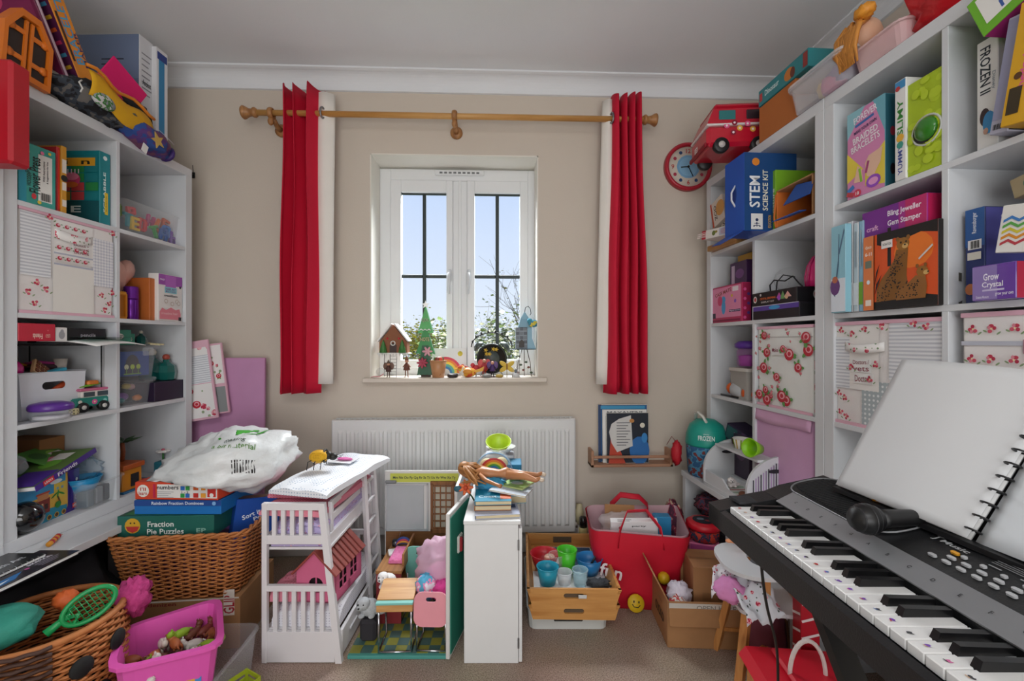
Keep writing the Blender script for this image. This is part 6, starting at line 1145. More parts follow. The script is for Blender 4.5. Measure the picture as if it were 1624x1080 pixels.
for (c_, d_) in (((.262, CD-.008, .468), (.112, .012, .016)), ((.262, CD-.008, .255), (.112, .012, .02)), ((.213, CD-.008, .36), (.012, .012, .22)), ((.311, CD-.008, .36), (.012, .012, .22))): wf2.box(c_, d_, 0, None, 1, .001)
part(wn, 'window_surround', wf2, BRN)
part(cl, 'side_wall', B((CW-.006, CD*.74, HT/2), (.012, CD*.54, HT), .001), SW); part(cl, 'inner_lining', B((CW-.0135, CD*.74, HT*.5), (.003, CD*.5, HT*.9)), mat('#6a4a34', .6))
# green chalkboard door
dA, dB = Vector((-.222, 1.508, 0)), Vector((-.176, 1.72, 0)); dd = dB-dA; dm = (dA+dB)/2; dang = math.degrees(math.atan2(dd.y, dd.x))
dr = thing('chalkboard_door', 'green chalkboard door of the doll classroom standing open', 'doll classroom door', cf(dm.x, dm.y, .001) @ R('Z', dang)); DL = dd.length; part(dr, 'frame', MB().box((0, 0, .255), (DL, .014, .5), 0, None, 1, .002), SW); part(dr, 'chalkboard', B((0, -.0085, .255), (DL-.014, .004, .47)), mat('#1a7a66', .7, vary=.12, scale=8))
ph = part(dr, 'wall_phone', B((-.02, -.014, .37), (.045, .01, .062), .004), '#d8d4cc'); part(ph, 'handset', B((-.03, -.022, .37), (.014, .012, .052), .004), '#a83038'); part(ph, 'dial_plate', B((-.01, -.02, .37), (.018, .004, .034)), '#6a6a6c')
# doll desk, chairs
dk = thing('doll_desk', 'sloping wooden doll desk with chrome legs', 'doll desk', cf(-.41, 1.575, .0135) @ R('Z', 2)); WD = wood('#c08a50', '#d8a86c', 9, 0); w = .128
part(dk, 'lid', B((0, .0, 0), (w, .1, .008), .001, T(0, .008, .193) @ R('X', 13)), WD); part(dk, 'pen_strip', B((0, -.049, .178), (w, .02, .008), .001), mat('#7fc4bc', .5)); part(dk, 'box', MB().add([(-w/2+.002, -.056, .15), (w/2-.002, -.056, .15), (w/2-.002, .055, .15), (-w/2+.002, .055, .15), (-w/2+.002, -.056, .174), (w/2-.002, -.056, .174), (w/2-.002, .055, .198), (-w/2+.002, .055, .198)], [(3, 2, 1, 0), (4, 5, 6, 7), (0, 1, 5, 4), (1, 2, 6, 5), (2, 3, 7, 6), (3, 0, 4, 7)]), WD)
for s in (-1, 1): part(dk, 'leg_frame', MB().tube([(s*.056, -.045, .15), (s*.056, -.046, .004), (s*.056, .06, .004), (s*.056, .05, .15)], .0038, 8), CHROME)
part(dk, 'cross_tube', MB().tube([(-.056, -.046, .004), (.056, -.046, .004)], .0038, 8), CHROME)
def doll_chair(label, M, c, w=.12, sh=.105, bh=.115):
    t = thing('doll_chair', label, 'doll chair', M); m_ = mat(c, .4)
    outer = [(x, y) for x, y in rrect(w, bh, .03, 5)]; inner = [(x, y+bh*.28) for x, y in rrect(.036, .016, .0078, 5)]
    part(t, 'backrest', MB().ring(outer, inner, .005, 0, T(0, -.05, sh+bh/2-.012) @ R('X', 84)), m_); part(t, 'seat', loft([sec(w*.96, .1, sh-.005, .02, 5), sec(w*.96, .1, sh, .02, 5)]), m_)
    for s in (-1, 1): part(t, 'leg_frame', MB().tube([(s*w*.42, -.045, sh+.02), (s*w*.42, -.05, .004), (s*w*.42, .05, .004), (s*w*.42, .035, sh-.006)], .0036, 8), CHROME)
    part(t, 'floor_tube', MB().tube([(-w*.42, -.05, .004), (w*.42, -.05, .004)], .0036, 8), CHROME)
    for s in (-1, 1): part(t, 'bracket', B((s*w*.3, -.047, sh-.008), (.014, .01, .012)), mat('#d8d8da', .4))
    return t
doll_chair('pink doll chair seen from behind with toys on it', cf(-.282, 1.585, .0135) @ R('Z', -2), '#e89aa6')
doll_chair('turquoise doll chair behind the wooden doll desk', cf(-.375, 1.74, .0135) @ R('Z', 178), '#7cc0b4', .125, .125, .14)
def plush(name, label, M, s, c, kind='seal'):
    t = thing(name, label, 'soft toy', M); q = MB(); m_ = pattern('fur', c, '#ffffff' if c != '#9aa0a4' else '#c4c8ca', 90)
    q.ball((0, 0, s*.5), (s*.62, s*.5, s*.5)); q.ball((-s*.3, -s*.28, s*.88), (s*.42, s*.4, s*.36)); q.ball((-s*.42, -s*.6, s*.8), (s*.2, s*.16, s*.15)); q.ball((s*.62, 0, s*.3), (s*.4, s*.25, s*.2))
    for k_ in (-1, 1): q.ball((-s*.1+k_*s*.3, -s*.3, s*.18), (s*.2, s*.26, s*.14))
    part(t, 'body', q, m_)
    for k_ in (-1, 1): part(t, 'eye', MB().ball((-s*.36+k_*s*.16, -s*.6, s*.98), s*.055), BLACK)
    part(t, 'nose', MB().ball((-s*.44, -s*.75, s*.84), s*.06), BLACK); return t
plush('soft_seal', 'white soft toy seal on the turquoise doll chair', cf(-.468, 1.655, .175), .05, '#e2e2e0'); plush('soft_puppy', 'grey soft toy on the classroom floor beside the bed drawer', cf(-.522, 1.61, .095), .06, '#9aa0a4')
one('soft_toy_prop', B((0, 0, .04), (.06, .06, .078), .01), mat('#2c2a30', .8), 'dark bag under the grey soft toy', 'bag', cf(-.522, 1.61, .0135))
one('tulle_bag', blob((.2, .17, .21), 22, .28, 3, 24, 14), clear('#f0c4dc', 1.6, .45), 'pale pink gauzy bag heaped on the pink doll chair', 'bag', cf(-.275, 1.70, .235)); one('tulle_filling', blob((.14, .12, .11), 23, .3, 3), mat('#d88ab4', .9), 'pink cloth inside the gauzy bag', 'cloth', cf(-.268, 1.69, .19))
FZ = pattern('blotch', '#5fb4d8', '#f09ac4', 30, '#e8e6f0'); one('fluffy_scarf', blob((.08, .08, .09), 24, .35, 4), FZ, 'blue and pink fluffy scarf on the pink doll chair', 'scarf', cf(-.315, 1.61, .2)); one('magenta_cloth', blob((.075, .08, .07), 25, .45, 4), mat('#e04a9c', .9, bump=.4, bscale=50), 'magenta plush cloth beside the fluffy scarf', 'cloth', cf(-.253, 1.605, .195))
# teacher bench with things on it
tb3 = thing('doll_bench_desk', 'brown doll bench desk along the classroom side', 'doll desk', cf(-.475, 1.80, .0135)); BR2 = wood('#8a5a30', '#b07c46', 9, 1); part(tb3, 'top', B((0, 0, .199), (.1, .23, .012), .001), BR2); part(tb3, 'front_panel', B((0, -.108, .096), (.096, .01, .19), .001), mat('#8f2f34', .5)); part(tb3, 'rear_panel', B((0, .108, .096), (.096, .01, .19), .001), BR2); part(tb3, 'side_panel', B((.046, .02, .22), (.008, .19, .06), .001), BR2); part(tb3, 'shelf', B((0, 0, .09), (.09, .2, .008)), BR2)
tz = .0135+.206
one('pink_mat', pad('fluffy_mat', 'pink fluffy mat on the brown doll bench', cf(-.463, 1.80, tz), (.055, .12, .02), pattern('fur', '#d85a9a', '#f09ac4', 80), .004, 4, 'mat') and MB().box((0, 0, .003), (.035, .05, .006)), PAPER, 'folded grey leaflet leaning on the brown doll bench', 'leaflet', cf(-.495, 1.82, tz+.004) @ R('Z', 20)) 
ra_ = thing('toy_radio', 'tiny black and silver radio at back of the doll bench', 'toy radio', cf(-.5, 1.89, tz)); part(ra_, 'body', B((0, 0, .014), (.03, .02, .028), .003), BLACK); part(ra_, 'speaker', MB().lathe([(.009, 0), (.009, .003), (0, .003)], 14, 0, T(0, -.01, .015) @ R('X', 90)), STEEL); part(ra_, 'aerial', MB().tube([(.01, 0, .028), (.02, 0, .06)], .001, 5), STEEL)
rn = thing('rainbow_scarf', 'dark striped rainbow pouch at the back of doll bench', 'pouch', cf(-.465, 1.88, tz))
for i, c in enumerate(('#2f4a94', '#c2405a', '#e0a03a', '#3a3f5a')): part(rn, 'stripe', MB().tube([(.032*math.cos(a)-.006*i*0, .0, .004+(.036-.008*i)*math.sin(a)) for a in [PI*k/10 for k in range(11)]], .005, 6), c)
# ------------------------------------------------------------------ narrow white cabinet and the heap on it
cb = thing('narrow_cabinet', 'narrow white wooden cabinet standing end-on in mid-room', 'cabinet', cf(-.164, 1.497, .001)); cw2, cd2, ch2 = .198, .56, .486; CWH = mat('#e4e5e5', .35, vary=.02)
part(cb, 'body', B((cw2/2-.006, cd2/2, ch2/2-.006), (cw2-.012, cd2, ch2-.012), .0015), CWH); part(cb, 'top', B((cw2/2-.003, cd2/2, ch2-.005), (cw2-.002, cd2+.004, .012), .001), CWH); dd3 = part(cb, 'door', B((cw2-.005, cd2/2, ch2/2-.01), (.011, cd2, ch2-.03), .001), CWH)
for z in (.07, .405): part(dd3, 'hinge', B((cw2-.012, -.001, z), (.006, .004, .035)), STEEL)
cz2 = .001+ch2+.0015
def flatbook(name, label, r, w, z, rot, size, col, P=None, tx=0, ty=0):
    ww, dd_, hh_ = size; t = thing(name, label, 'book', cf(r, w, z) @ R('Z', rot) @ R('X', tx) @ R('Y', ty)); part(t, 'pages', B((.001, 0, hh_/2), (ww-.004, dd_-.004, hh_-.002)), mat('#d9c9a4', .8)); part(t, 'cover', B((0, 0, hh_-.0008), (ww, dd_, .0016)), mat(col, .35)); part(t, 'back_cover', B((0, 0, .0008), (ww, dd_, .0016)), mat(col, .35)); part(t, 'spine', B((-ww/2, 0, hh_/2), (.0016, dd_, hh_)), mat(col, .35))
    if P: prints(t, 'cover_print', T(-ww/2, -dd_/2, hh_), ww, dd_, P)
    return t
flatbook('paperback', 'grey-spined paperback at front of the cabinet top', -.055, 1.57, cz2, 6, (.155, .11, .013), '#aab0c4', [('r', .5, .7, .9, .3, '#3a4468')])
flatbook('paperback', 'thick cream-edged paperback under the teal book', -.07, 1.61, cz2+.0145, 2, (.13, .12, .017), '#b5713a')
flatbook('paperback', 'teal covered paperback on top of the book pile', -.07, 1.615, cz2+.033, 3, (.13, .13, .015), '#1f86a4', [('t', .35, .35, .16, 'Coast', '#dfeef2', 0, .5, .01), ('r', .85, .4, .3, .5, '#c9602c'), ('t', .6, .75, .1, 'of stories', '#dfeef2', 0, .5, .0)])
flatbook('paperback', 'pale blue picture book sticking out over cabinet edge', .0, 1.66, cz2+.05, -18, (.14, .12, .006), '#dfe6ee', [('r', .5, .5, .9, .9, '#cdd8e4')], -3, 4)
flatbook('paperback', 'green and white activity book beside the doll', .02, 1.70, cz2+.058, -30, (.1, .1, .006), '#9fc06a', [('c', .5, .5, .25, .2, '#e6e8e0')])
flatbook('paperback', 'sky blue book under the doll', -.03, 1.72, cz2, 4, (.16, .13, .028), '#6fb0d0')
one('book_block', B((0, 0, .028), (.17, .22, .056), .003), mat('#8f949c', .6), 'stack of grey folders at back of the cabinet top', 'folders', cf(-.065, 1.90, cz2))
one('blue_folder', B((0, 0, .02), (.08, .1, .04), .002), mat('#2f7fa4', .5), 'blue box file corner at back of the cabinet', 'box file', cf(.0, 1.88, cz2+.058))
# doll lying face down
dl = thing('fashion_doll', 'bare plastic doll with auburn hair lying on the books', 'doll', cf(-.06, 1.70, cz2+.085) @ R('Z', -10) @ Matrix.Diagonal((1.25, 1.3, 1.35, 1))); SKN = mat('#b87d52', .35)
q = MB(); q.tube([(-.07, 0, .012), (-.045, 0, .014), (-.02, 0, .012), (.01, 0, .013), (.03, 0, .016), (.042, 0, .012)], [.008, .022, .019, .014, .021, .016], 12, 0, None, False, .75)
q.tube([(-.07, 0, .012), (-.085, 0, .014)], .008, 8)
for s in (-1, 1):
    q.tube([(.035, s*.01, .012), (.09, s*.018, .01-.004*s), (.125, s*.025, .006), (.14, s*.026, .012)], [.014, .011, .007, .005], 8)
q.tube([(-.052, .02, .012), (-.06, .06, .01), (-.1, .085, .008), (-.108, .09, .008)], [.008, .006, .005, .006], 8); q.tube([(-.052, -.02, .012), (-.02, -.05, .005), (.02, -.07, .0), (.03, -.075, .0)], [.008, .006, .005, .006], 8)
q.ball((-.1, 0, .016), (.018, .016, .019)); part(dl, 'body', q, SKN)
hr = MB(); g = random.Random(5); hr.ball((-.104, 0, .022), (.02, .021, .02))
for i in range(26):
    a = g.uniform(-1, 1); hr.tube([(-.1, .014*a, .03), (-.09+g.uniform(-.02, .02), .03*a, .028), (-.075+g.uniform(-.03, .03), .055*a, .012+g.uniform(-.01, .01)), (-.06+g.uniform(-.04, .04), .075*a, -.004)], [.006, .006, .005, .002], 5)
part(dl, 'hair', hr, mat('#a5703c', .5, vary=.3, scale=80))
for s in (-1, 1): part(dl, 'shoe', MB().ball((.143, s*.026, .008), (.009, .006, .006)), '#d8c8b4')
of = thing('fabric_flower', 'orange fabric flower with teal leaf beside the doll hair', 'flower', cf(-.19+.015, 1.66, cz2+.06)); part(of, 'petals', petal_flower(R('X', 70), .03, 0, 7), '#d2602a'); part(of, 'centre', MB().ball((0, -.006, 0), .009), '#b8401f'); part(of, 'leaf', MB().ball((-.03, 0, -.006), (.016, .006, .012)), '#1f5a6a'); part(of, 'stem', MB().tube([(0, .005, -.01), (.02, .02, -.04), (.03, .02, -.057)], .003, 6), '#3a5a3a')
one('blue_cloth', blob((.11, .07, .05), 41, .4, 4), mat('#3f97c0', .8), 'crumpled sky blue cloth under the doll hair', 'cloth', cf(-.085, 1.69, cz2+.065)); one('blue_swim', blob((.07, .06, .035), 43, .3, 4), mat('#7fbcdc', .7), 'pale blue doll clothing at the doll feet', 'doll clothes', cf(.02, 1.735, cz2+.085))
rbag = thing('rainbow_purse', 'clear round-topped bag with rainbow strip at cabinet back', 'bag', cf(-.075, 1.84, cz2+.057)); RP = [(.075*math.cos(PI*i/16), .02+.075*math.sin(PI*i/16)) for i in range(17)]+[(-.075, 0), (.075, 0)]; part(rbag, 'shell', MB().prism(RP, .05, 0, T(0, .025, .0) @ R('X', 90)), clear('#dfe8f2', .4))
for i, c in enumerate(('#c8343a', '#e0802a', '#e8d03a', '#5aa84a', '#3a7fc0')):
    P_ = arcp(.058-.008*(i+1), .058-.008*i, 14); part(rbag, 'rainbow_band', MB().add([(x, -.027, z+.015) for x, z in P_]+[(x, -.025, z+.015) for x, z in P_], [(k, k+1, 28-k, 29-k) for k in range(14)]+[(30+k, 30+29-k, 30+28-k, 30+k+1) for k in range(14)]), c)
part(rbag, 'piping', MB().tube([(x, -.025, z) for x, z in RP], .003, 6, 0, None, True), '#8fb4d4'); part(rbag, 'stuffing', MB().ball((.03, 0, .04), (.03, .018, .03)).ball((-.03, 0, .035), (.03, .018, .03)), '#e8d8a0')
cup('toy_bowl', 'white toy bowl under the lime bowl at cabinet back', cf(-.05, 1.97, cz2+.001) @ T(0, 0, .11), .03, .065, .03, '#e4e6e6', 'bowl'); cup('toy_bowl', 'lime green toy bowl tipped on the cabinet back', cf(-.06, 1.965, cz2+.128) @ R('X', 24), .03, .056, .045, '#b4d22e', 'bowl')
one('bowl_stand', B((0, 0, .054), (.13, .09, .108), .004), mat('#c8ccd2', .5), 'pale grey box under the toy bowls', 'box', cf(-.055, 2.0-.02, cz2))
# ------------------------------------------------------------------ trays and cups
TW = wood('#b57a3c', '#d09a58', 6, 0)
def wtray(label, M, w, d, h, m=TW, slot=True):
    t = thing('wooden_tray', label, 'tray', M); fl = .9
    part(t, 'base', B((0, 0, .003), (w*fl, d*fl, .006)), m)
    for s in (-1, 1):
        ang = math.degrees(math.atan2(w*(1-fl)/2, h)); nm = 'side_panel'
        part(t, nm, MB().add([(s*w*fl/2, -d*fl/2, 0), (s*w*fl/2, d*fl/2, 0), (s*w/2, d/2, h), (s*w/2, -d/2, h), (s*(w*fl/2-.01), -d*fl/2, 0), (s*(w*fl/2-.01), d*fl/2, 0), (s*(w/2-.01), d/2, h), (s*(w/2-.01), -d/2, h)], [(0, 1, 2, 3), (7, 6, 5, 4), (3, 2, 6, 7), (0, 3, 7, 4), (1, 5, 6, 2)]), m)
        e = MB(); tr = [(-w*fl/2, 0), (w*fl/2, 0), (w/2, h), (-w/2, h)]; inn = [(x, y+h*.55) for x, y in rrect(.075, .018, .0088, 5)]; out = [to_poly(x, y, 0, h*.55, tr) for x, y in inn]
        for c in tr: i = min(range(len(out)), key=lambda i: (out[i][0]-c[0])**2+(out[i][1]-c[1])**2); out[i] = c
        e.ring(out, inn, .01, 0, T(0, s*(d/2-.012)+.005, 0) @ R('X', 90)); part(t, 'end_panel', e, m)
        part(t, 'slot_lining', B((0, s*(d/2-.018), h*.55), (.085, .006, .026)), mat('#5a4a38', .7))
    return t
tm1 = cf(.232, 1.84, .138) @ R('Z', -1.2); bn = thing('white_crate', 'white plastic crate at the bottom of the tray stack', 'crate', cf(.215, 1.885, .001)); part(bn, 'body', bin_(.31, .43, .078, .003, .97, .03, .003), mat('#d6d9d6', .4)); part(bn, 'handle_slot', B((0, -.214, .045), (.11, .006, .024), .006), mat('#3a3c3c', .6))
wtray('lower wooden tray between the crate and the upper tray', cf(.232, 1.84, .0805) @ R('Z', -1.2), .335, .48, .056); wtray('upper wooden tray holding plastic cups', tm1, .345, .485, .056)
tz1 = .0065
pc_ = carton('picture_card', 'dark blue picture card lying in the upper tray', 'card', tm1 @ T(.005, .06, tz1), (.245, .27, .003), '#1f3a5a', {'t': [('r', .5, .5, .98, .98, '#e6e6e0'), ('r', .5, .5, .95, .95, '#1f4a72'), ('c', .3, .7, .2, .1, '#2f6a3a'), ('c', .55, .6, .25, .12, '#14243a'), ('c', .35, .5, .18, .09, '#e2e2dc'), ('c', .8, .4, .1, .09, '#dcd8cc'), ('c', .2, .35, .12, .1, '#7a5a3a'), ('c', .75, .75, .1, .06, '#3f86b4')]})
one('paper_sheet', MB().grid(lambda u, v: ((u-.5)*.25, (v-.5)*.14, .004*math.sin(u*5)+.004*v), 10, 6, thick=.001), PAPER, 'white paper sheet under the cups in the tray', 'paper', tm1 @ T(.03, -.15, tz1+.006))
def ct(x, y): return tm1 @ T(x, y, tz1+.013)
one('tray_mat', B((0, 0, .004), (.29, .2, .006), .001), mat('#d9dde0', .5), 'thin grey mat under the cups in the tray', 'mat', tm1 @ T(0, -.13, tz1))
cup('bowl', 'red plastic bowl at the left of the tray', ct(-.095, .0), .042, .06, .055, '#c01f2f', 'bowl'); cup('beaker', 'turquoise plastic beaker at front left of the tray', ct(-.09, -.13), .03, .043, .066, '#2299b4'); cup('beaker', 'bright green plastic beaker in the middle of the tray', ct(-.005, -.04), .028, .04, .09, '#4cc42a'); cup('beaker', 'clear pinkish beaker beside the red bowl', ct(-.05, -.05), .024, .031, .075, clear('#f0e0e4', .3)); cup('bowl', 'mid-blue plastic bowl at right of the tray', ct(.085, -.045), .036, .054, .06, '#2478b4', 'bowl'); cup('beaker', 'clear pale blue beaker at the tray front', ct(.035, -.14), .024, .03, .06, clear('#bfe4f0', .8)); cup('beaker', 'frosted white beaker between turquoise and clear ones', ct(-.025, -.13), .024, .03, .045, clear('#e8ecf0', 1.2, .4))
one('cup_lid', MB().lathe([(.022, 0), (.022, .03), (.018, .034), (0, .034)], 18), mat('#e0b49c', .4), 'peach coloured pot lid standing in the red bowl', 'lid', ct(-.075, -.015) @ T(0, 0, .018))
one('toy_spoon', MB().tube([(0, 0, 0), (.03, .02, .04), (.045, .03, .062)], [.006, .004, .004], 8).ball((.0, 0, -.002), (.012, .01, .006)), mat('#1d2228', .3), 'black spoon resting in the mid-blue bowl', 'spoon', ct(.08, -.05) @ T(0, 0, .012)); one('hair_net', blob((.09, .05, .03), 44, .5, 6), mat('#3a3f44', .8, bump=.6, bscale=90), 'tangled dark chain at front right of the tray', 'chain', ct(.105, -.15) @ T(0, 0, .012))
part(bpy.data.objects['wooden_tray.001'], 'label_plate', B((.03, -.245, .034), (.03, .004, .012), .001), mat('#d8dcdc', .3, .3))
# bottle by the radiator
bt = thing('small_bottle', 'small bottle with black cap beside radiator and red bag', 'bottle', T(*(Py(925, 852, 2.15))) ); bz0 = bt.location.z; bt.location.z = .001; part(bt, 'body', MB().lathe([(.02, 0), (.022, .006), (.022, .045), (.018, .052)], 18, 0, T(0, 0, bz0-.0)), mat('#c9bf86', .3)); part(bt, 'cap', MB().lathe([(.019, .05), (.019, .095), (.012, .102), (0, .104)], 18, 0, T(0, 0, bz0)), mat('#1d1a1a', .25)); part(bt, 'stand', B((-.01, 0, bz0/2), (.07, .05, bz0), .003), mat('#17181a', .5))
# ------------------------------------------------------------------ red shopping bag
rb2 = thing('red_shopping_bag', 'large red shopping bag stuffed with boxes', 'shopping bag', cf(.535, 1.90, .001) @ R('Z', -6)); RD = mat('#cf1230', .6, vary=.08, bump=.25, bscale=14)
def bag_sec(w, d, z, seed, amp, skew=0):
    out = []
    for i, (x, y) in enumerate(rrect(w, d, .05, 6)):
        n_ = mnoise.noise(Vector((x*7, y*7, z*6+seed))); k = 1+amp*n_; out.append((x*k+skew, y*k, z+(.03*mnoise.noise(Vector((x*5, y*5, seed*2))) if z > .3 else 0)))
    return out
S = [bag_sec(.30, .2, 0, 1, .05), bag_sec(.33, .23, .08, 1, .14), bag_sec(.36, .25, .17, 1, .16), bag_sec(.39, .28, .26, 1, .12), bag_sec(.41, .3, .335, 1, .08)]
part(rb2, 'outer', loft(S, None, 0, None, True, (True, False)), RD); Si = [[(x*(.93 if i < 3 else .97), y*(.9 if i < 3 else .95), z+.004) for x, y, z in s] for i, s in enumerate(S)]; inner = loft(Si[::-1], None, 0, None, True, (False, True)); part(rb2, 'lining', inner, mat('#c9a4ac', .7))
for y, s in ((-.145, 1), (.14, -1)): part(rb2, 'handle', MB().tube([(-.09, y, .27), (-.085, y*1.02, .34), (-.05, y*.7, .40), (.03, y*.55, .40), (.075, y*.9, .35), (.085, y, .27)], .014, 6, flat=.18), RD)
prints(rb2, 'white_lettering', T(-.17, -.137, .13) @ R('Z', -2) @ R('X', 94), .1, .08, [('t', .5, .55, .7, 'fun', '#f0e4e6', -12, .9)], lift=.006); prints(rb2, 'side_lettering', T(.185, -.10, .1) @ R('Z', 72) @ R('X', 90), .09, .12, [('t', .5, .5, .5, 'LAN', '#f0e4e6', 90, .8)], lift=.008)
bgm = rb2.matrix_world
carton('white_book', 'white boxed book sticking out of the red bag', 'book', bgm @ T(-.015, -.06, .23) @ R('X', 12) @ R('Y', -3), (.19, .03, .135), '#e9e9ea', {'t': lines(.3, .5, .3, 2, .3, '#3a3a44', .08), 'f': [('c', .2, .8, .05, .05, '#c05a6a'), ('t', .6, .85, .06, 'party', '#33333a', 0, .3)]})
one('card_flap', B((0, 0, .06), (.13, .012, .12), .001, R('X', -10)), CARD, 'brown card flap inside the red bag', 'card', bgm @ T(-.06, .04, .25)); one('blue_packet', B((0, 0, .05), (.07, .05, .1), .003), mat('#2a86b8', .4), 'bright blue packet at right inside the red bag', 'packet', bgm @ T(.115, .02, .245)); one('clear_bag', blob((.24, .16, .1), 51, .3, 3), clear('#f0e6e8', 1.0, .3), 'clear crumpled wrapping inside the red bag', 'wrapping', bgm @ T(-.03, .02, .3))
sm_ = thing('smiley_badge', 'yellow smiley pad on carpet in front of the red bag', 'badge', cf(.5, 1.768, .045) @ R('X', 72) @ R('Z', -8)); part(sm_, 'disc', MB().lathe([(.032, -.005), (.034, 0), (.032, .005), (0, .007)], 22), '#d9b41c'); part(sm_, 'face', MB().ball((-.01, .006, .006), (.003, .005, .002)).ball((.01, .006, .006), (.003, .005, .002)).tube([(-.016, -.004, .0065), (-.008, -.013, .0065), (.008, -.013, .0065), (.016, -.004, .0065)], .0018, 5), BLACK)
# ------------------------------------------------------------------ open cardboard box
oc_ = thing('open_cardboard_box', 'open brown cardboard box of toys beside the red bag', 'cardboard box', cf(.705, 1.68, .001) @ R('Z', -3)); w, d, h = .275, .22, .165; t_c = .005
for nm, c_, s_ in (('front_wall', (0, -d/2, h/2), (w, t_c, h)), ('rear_wall', (0, d/2, h/2+.04), (w, t_c, h+.08)), ('left_wall', (-w/2, 0, h/2), (t_c, d, h)), ('right_wall', (w/2, 0, h/2), (t_c, d, h)), ('base', (0, 0, .004), (w, d, .005))): part(oc_, nm, B(c_, s_, .0008), CARD)
part(oc_, 'left_flap', B((0, 0, .05), (t_c, d, .1), .0008, T(-w/2, 0, h) @ R('Y', -28)), CARD); part(oc_, 'front_flap', B((0, 0, -.04), (w, t_c, .08), .0008, T(0, -d/2-.006, h) @ R('X', -8)), CARD)
prints(oc_, 'left_print', T(-w/2-.003, d/2, 0) @ R('Z', -90) @ R('X', 90), d, h, [('t', .55, .45, .22, 'oxxo', '#33261c', 0, .5), ('r', .6, .75, .2, .03, '#8a6440')]); prints(oc_, 'tape', T(-w/2, -d/2-.003, h-.03) @ R('X', 90), w, .03, [('r', .5, .5, 1, 1, '#cfcac2'), ('t', .6, .5, .6, 'OPEN HERE', '#8a8680', 0, .5)], lift=.008)
om = oc_.matrix_world
carton('cardboard_box', 'closed brown cardboard carton sitting in the open box', 'cardboard box', om @ T(.062, .03, .1) @ R('Z', -4), (.16, .15, .155), mat('#a2744c', .85), {'t': [('r', .5, .5, .96, .1, '#8f6540')]+[('r', .5, .1+.1*i, .7, .015, '#8a6240') for i in range(8)], 'f': [('t', .6, .5, .1, 'HANDLE', '#5a3f28', 90, .5), ('r', .3, .3, .2, .2, '#8f6540')]})
one('packing_paper', blob((.2, .18, .1), 55, .2, 3, flat=.9), mat('#5a4a40', .9), 'dark packing at bottom of the open cardboard box', 'packing', om @ T(0, 0, .06)); one('white_plush', blob((.09, .07, .09), 52, .4, 5), pattern('fur', '#c9c0d4', '#f0ecf4', 90), 'white and lilac plush in the open cardboard box', 'soft toy', om @ T(-.075, -.03, .15)); one('yellow_ball', MB().ball((0, 0, 0), .024), mat('#e0b81e', .4), 'yellow ball at back of the open cardboard box', 'ball', om @ T(-.1, .075, .15)); one('striped_cloth', blob((.07, .06, .06), 54, .4, 4), pattern('stripe', '#e8e4e0', '#c84a4a', 60), 'red striped cloth scrap in the open cardboard box', 'cloth', om @ T(-.09, -.07, .13))
# ------------------------------------------------------------------ right far bookcase
U = UF
U.carton('science_kit_box', 'royal blue science kit box jutting out of top cubby', 'box', 1150, 1180, (1180, 241), -.1, .22, 1, '#1450b0', {
  'r': [('r', .5, .5, .99, .99, '#15467e'), ('t', .2, .5, .2, 'STEM', '#f0f2f4', 90, .4), ('t', .4, .52, .1, 'SCIENCE KIT', '#f0ead4', 90, .52), ('c', .22, .88, .05, .05, '#e0872a'), ('r', .24, .12, .22, .2, '#e6e6e4'), ('t', .24, .08, .14, '3+', '#1a2f5a', 90, .06), ('c', .24, .14, .02, .02, '#1a2f5a'), ('c', .6, .14, .03, .03, '#c9b08a'), ('t', .48, .12, .06, 'EDUCATION', '#d0a84a', 90, .16), ('c', .85, .5, .1, .14, '#5a7a2a'), ('c', .7, .28, .05, .06, '#c9803a')],
  'f': [('r', .5, .5, .99, .99, '#1656b8'), ('c', .52, .52, .12, .05, '#123c8a', 90)]})
u_, z_ = U.hit(1172, 312, -.1); sk_ = bpy.data.objects['science_kit_box']; 
a, b, h = U.fit(1150, 1180, (1180, 241), -.1, SH[1]); w = b-a
part(sk_, 'carry_handle', MB().tube([(.004, -.108, h*.36), (.0, -.122, h*.45), (.0, -.122, h*.55), (.004, -.108, h*.64)], .006, 8, flat=.6), mat('#dfe4ea', .4)); part(sk_, 'bottom_flap', MB().grid(lambda u, v: (-w/2+w*u, -.11-.06*v, .002-.045*v*(1-.3*abs(u-.5))), 6, 5, thick=.002), '#1450b0')
a, b, h = U.fit(1231, 1289, (1289, 268), .01, SH[1]); w = b-a; ob = thing('open_carton', 'brown open carton lying on its side with blue flaps', 'carton', U.at((a+b)/2, .01, SH[1]+.0005)); OE = mat('#d0702c', .6)
hh = h*.92
for nm, c_, s_, m_ in (('left_wall', (-w/2+.003, .12, hh/2), (.006, .24, hh), OE), ('right_wall', (w/2-.003, .12, hh/2), (.006, .24, hh), CARD), ('top_wall', (0, .12, hh-.003), (w, .24, .006), CARD), ('bottom_wall', (0, .12, .003), (w, .24, .006), CARD), ('back_wall', (0, .238, hh/2), (w, .005, hh), mat('#8a5f3a', .85))): part(ob, nm, B(c_, s_, .001), m_)
part(ob, 'upper_flap', MB().prism([(0, 0), (w*.7, .0), (w*.7, .05), (w*.2, .07)], .003, 0, T(-w*.2, -.01, hh-.075) @ R('X', 70)), '#24509c'); part(ob, 'lower_flap', MB().prism([(0, 0), (w*.75, 0), (w*.6, .05), (w*.1, .045)], .003, 0, T(-w*.25, -.05, .012) @ R('X', 14)), '#2458ac'); part(ob, 'orange_lip', MB().tube([(-w/2, .0, .004), (-w/2-.006, -.004, hh*.3), (-w/2, 0, hh*.9)], .004, 6), OE)
U.carton('lime_book', 'lime green book squeezed between blue kit and carton', 'book', 1224, 1230, (1228, 270), .02, .2, 1, '#7fb52c', {'f': [('t', .5, .5, .5, 'nature', '#e8f0d8', 90, .4)]})
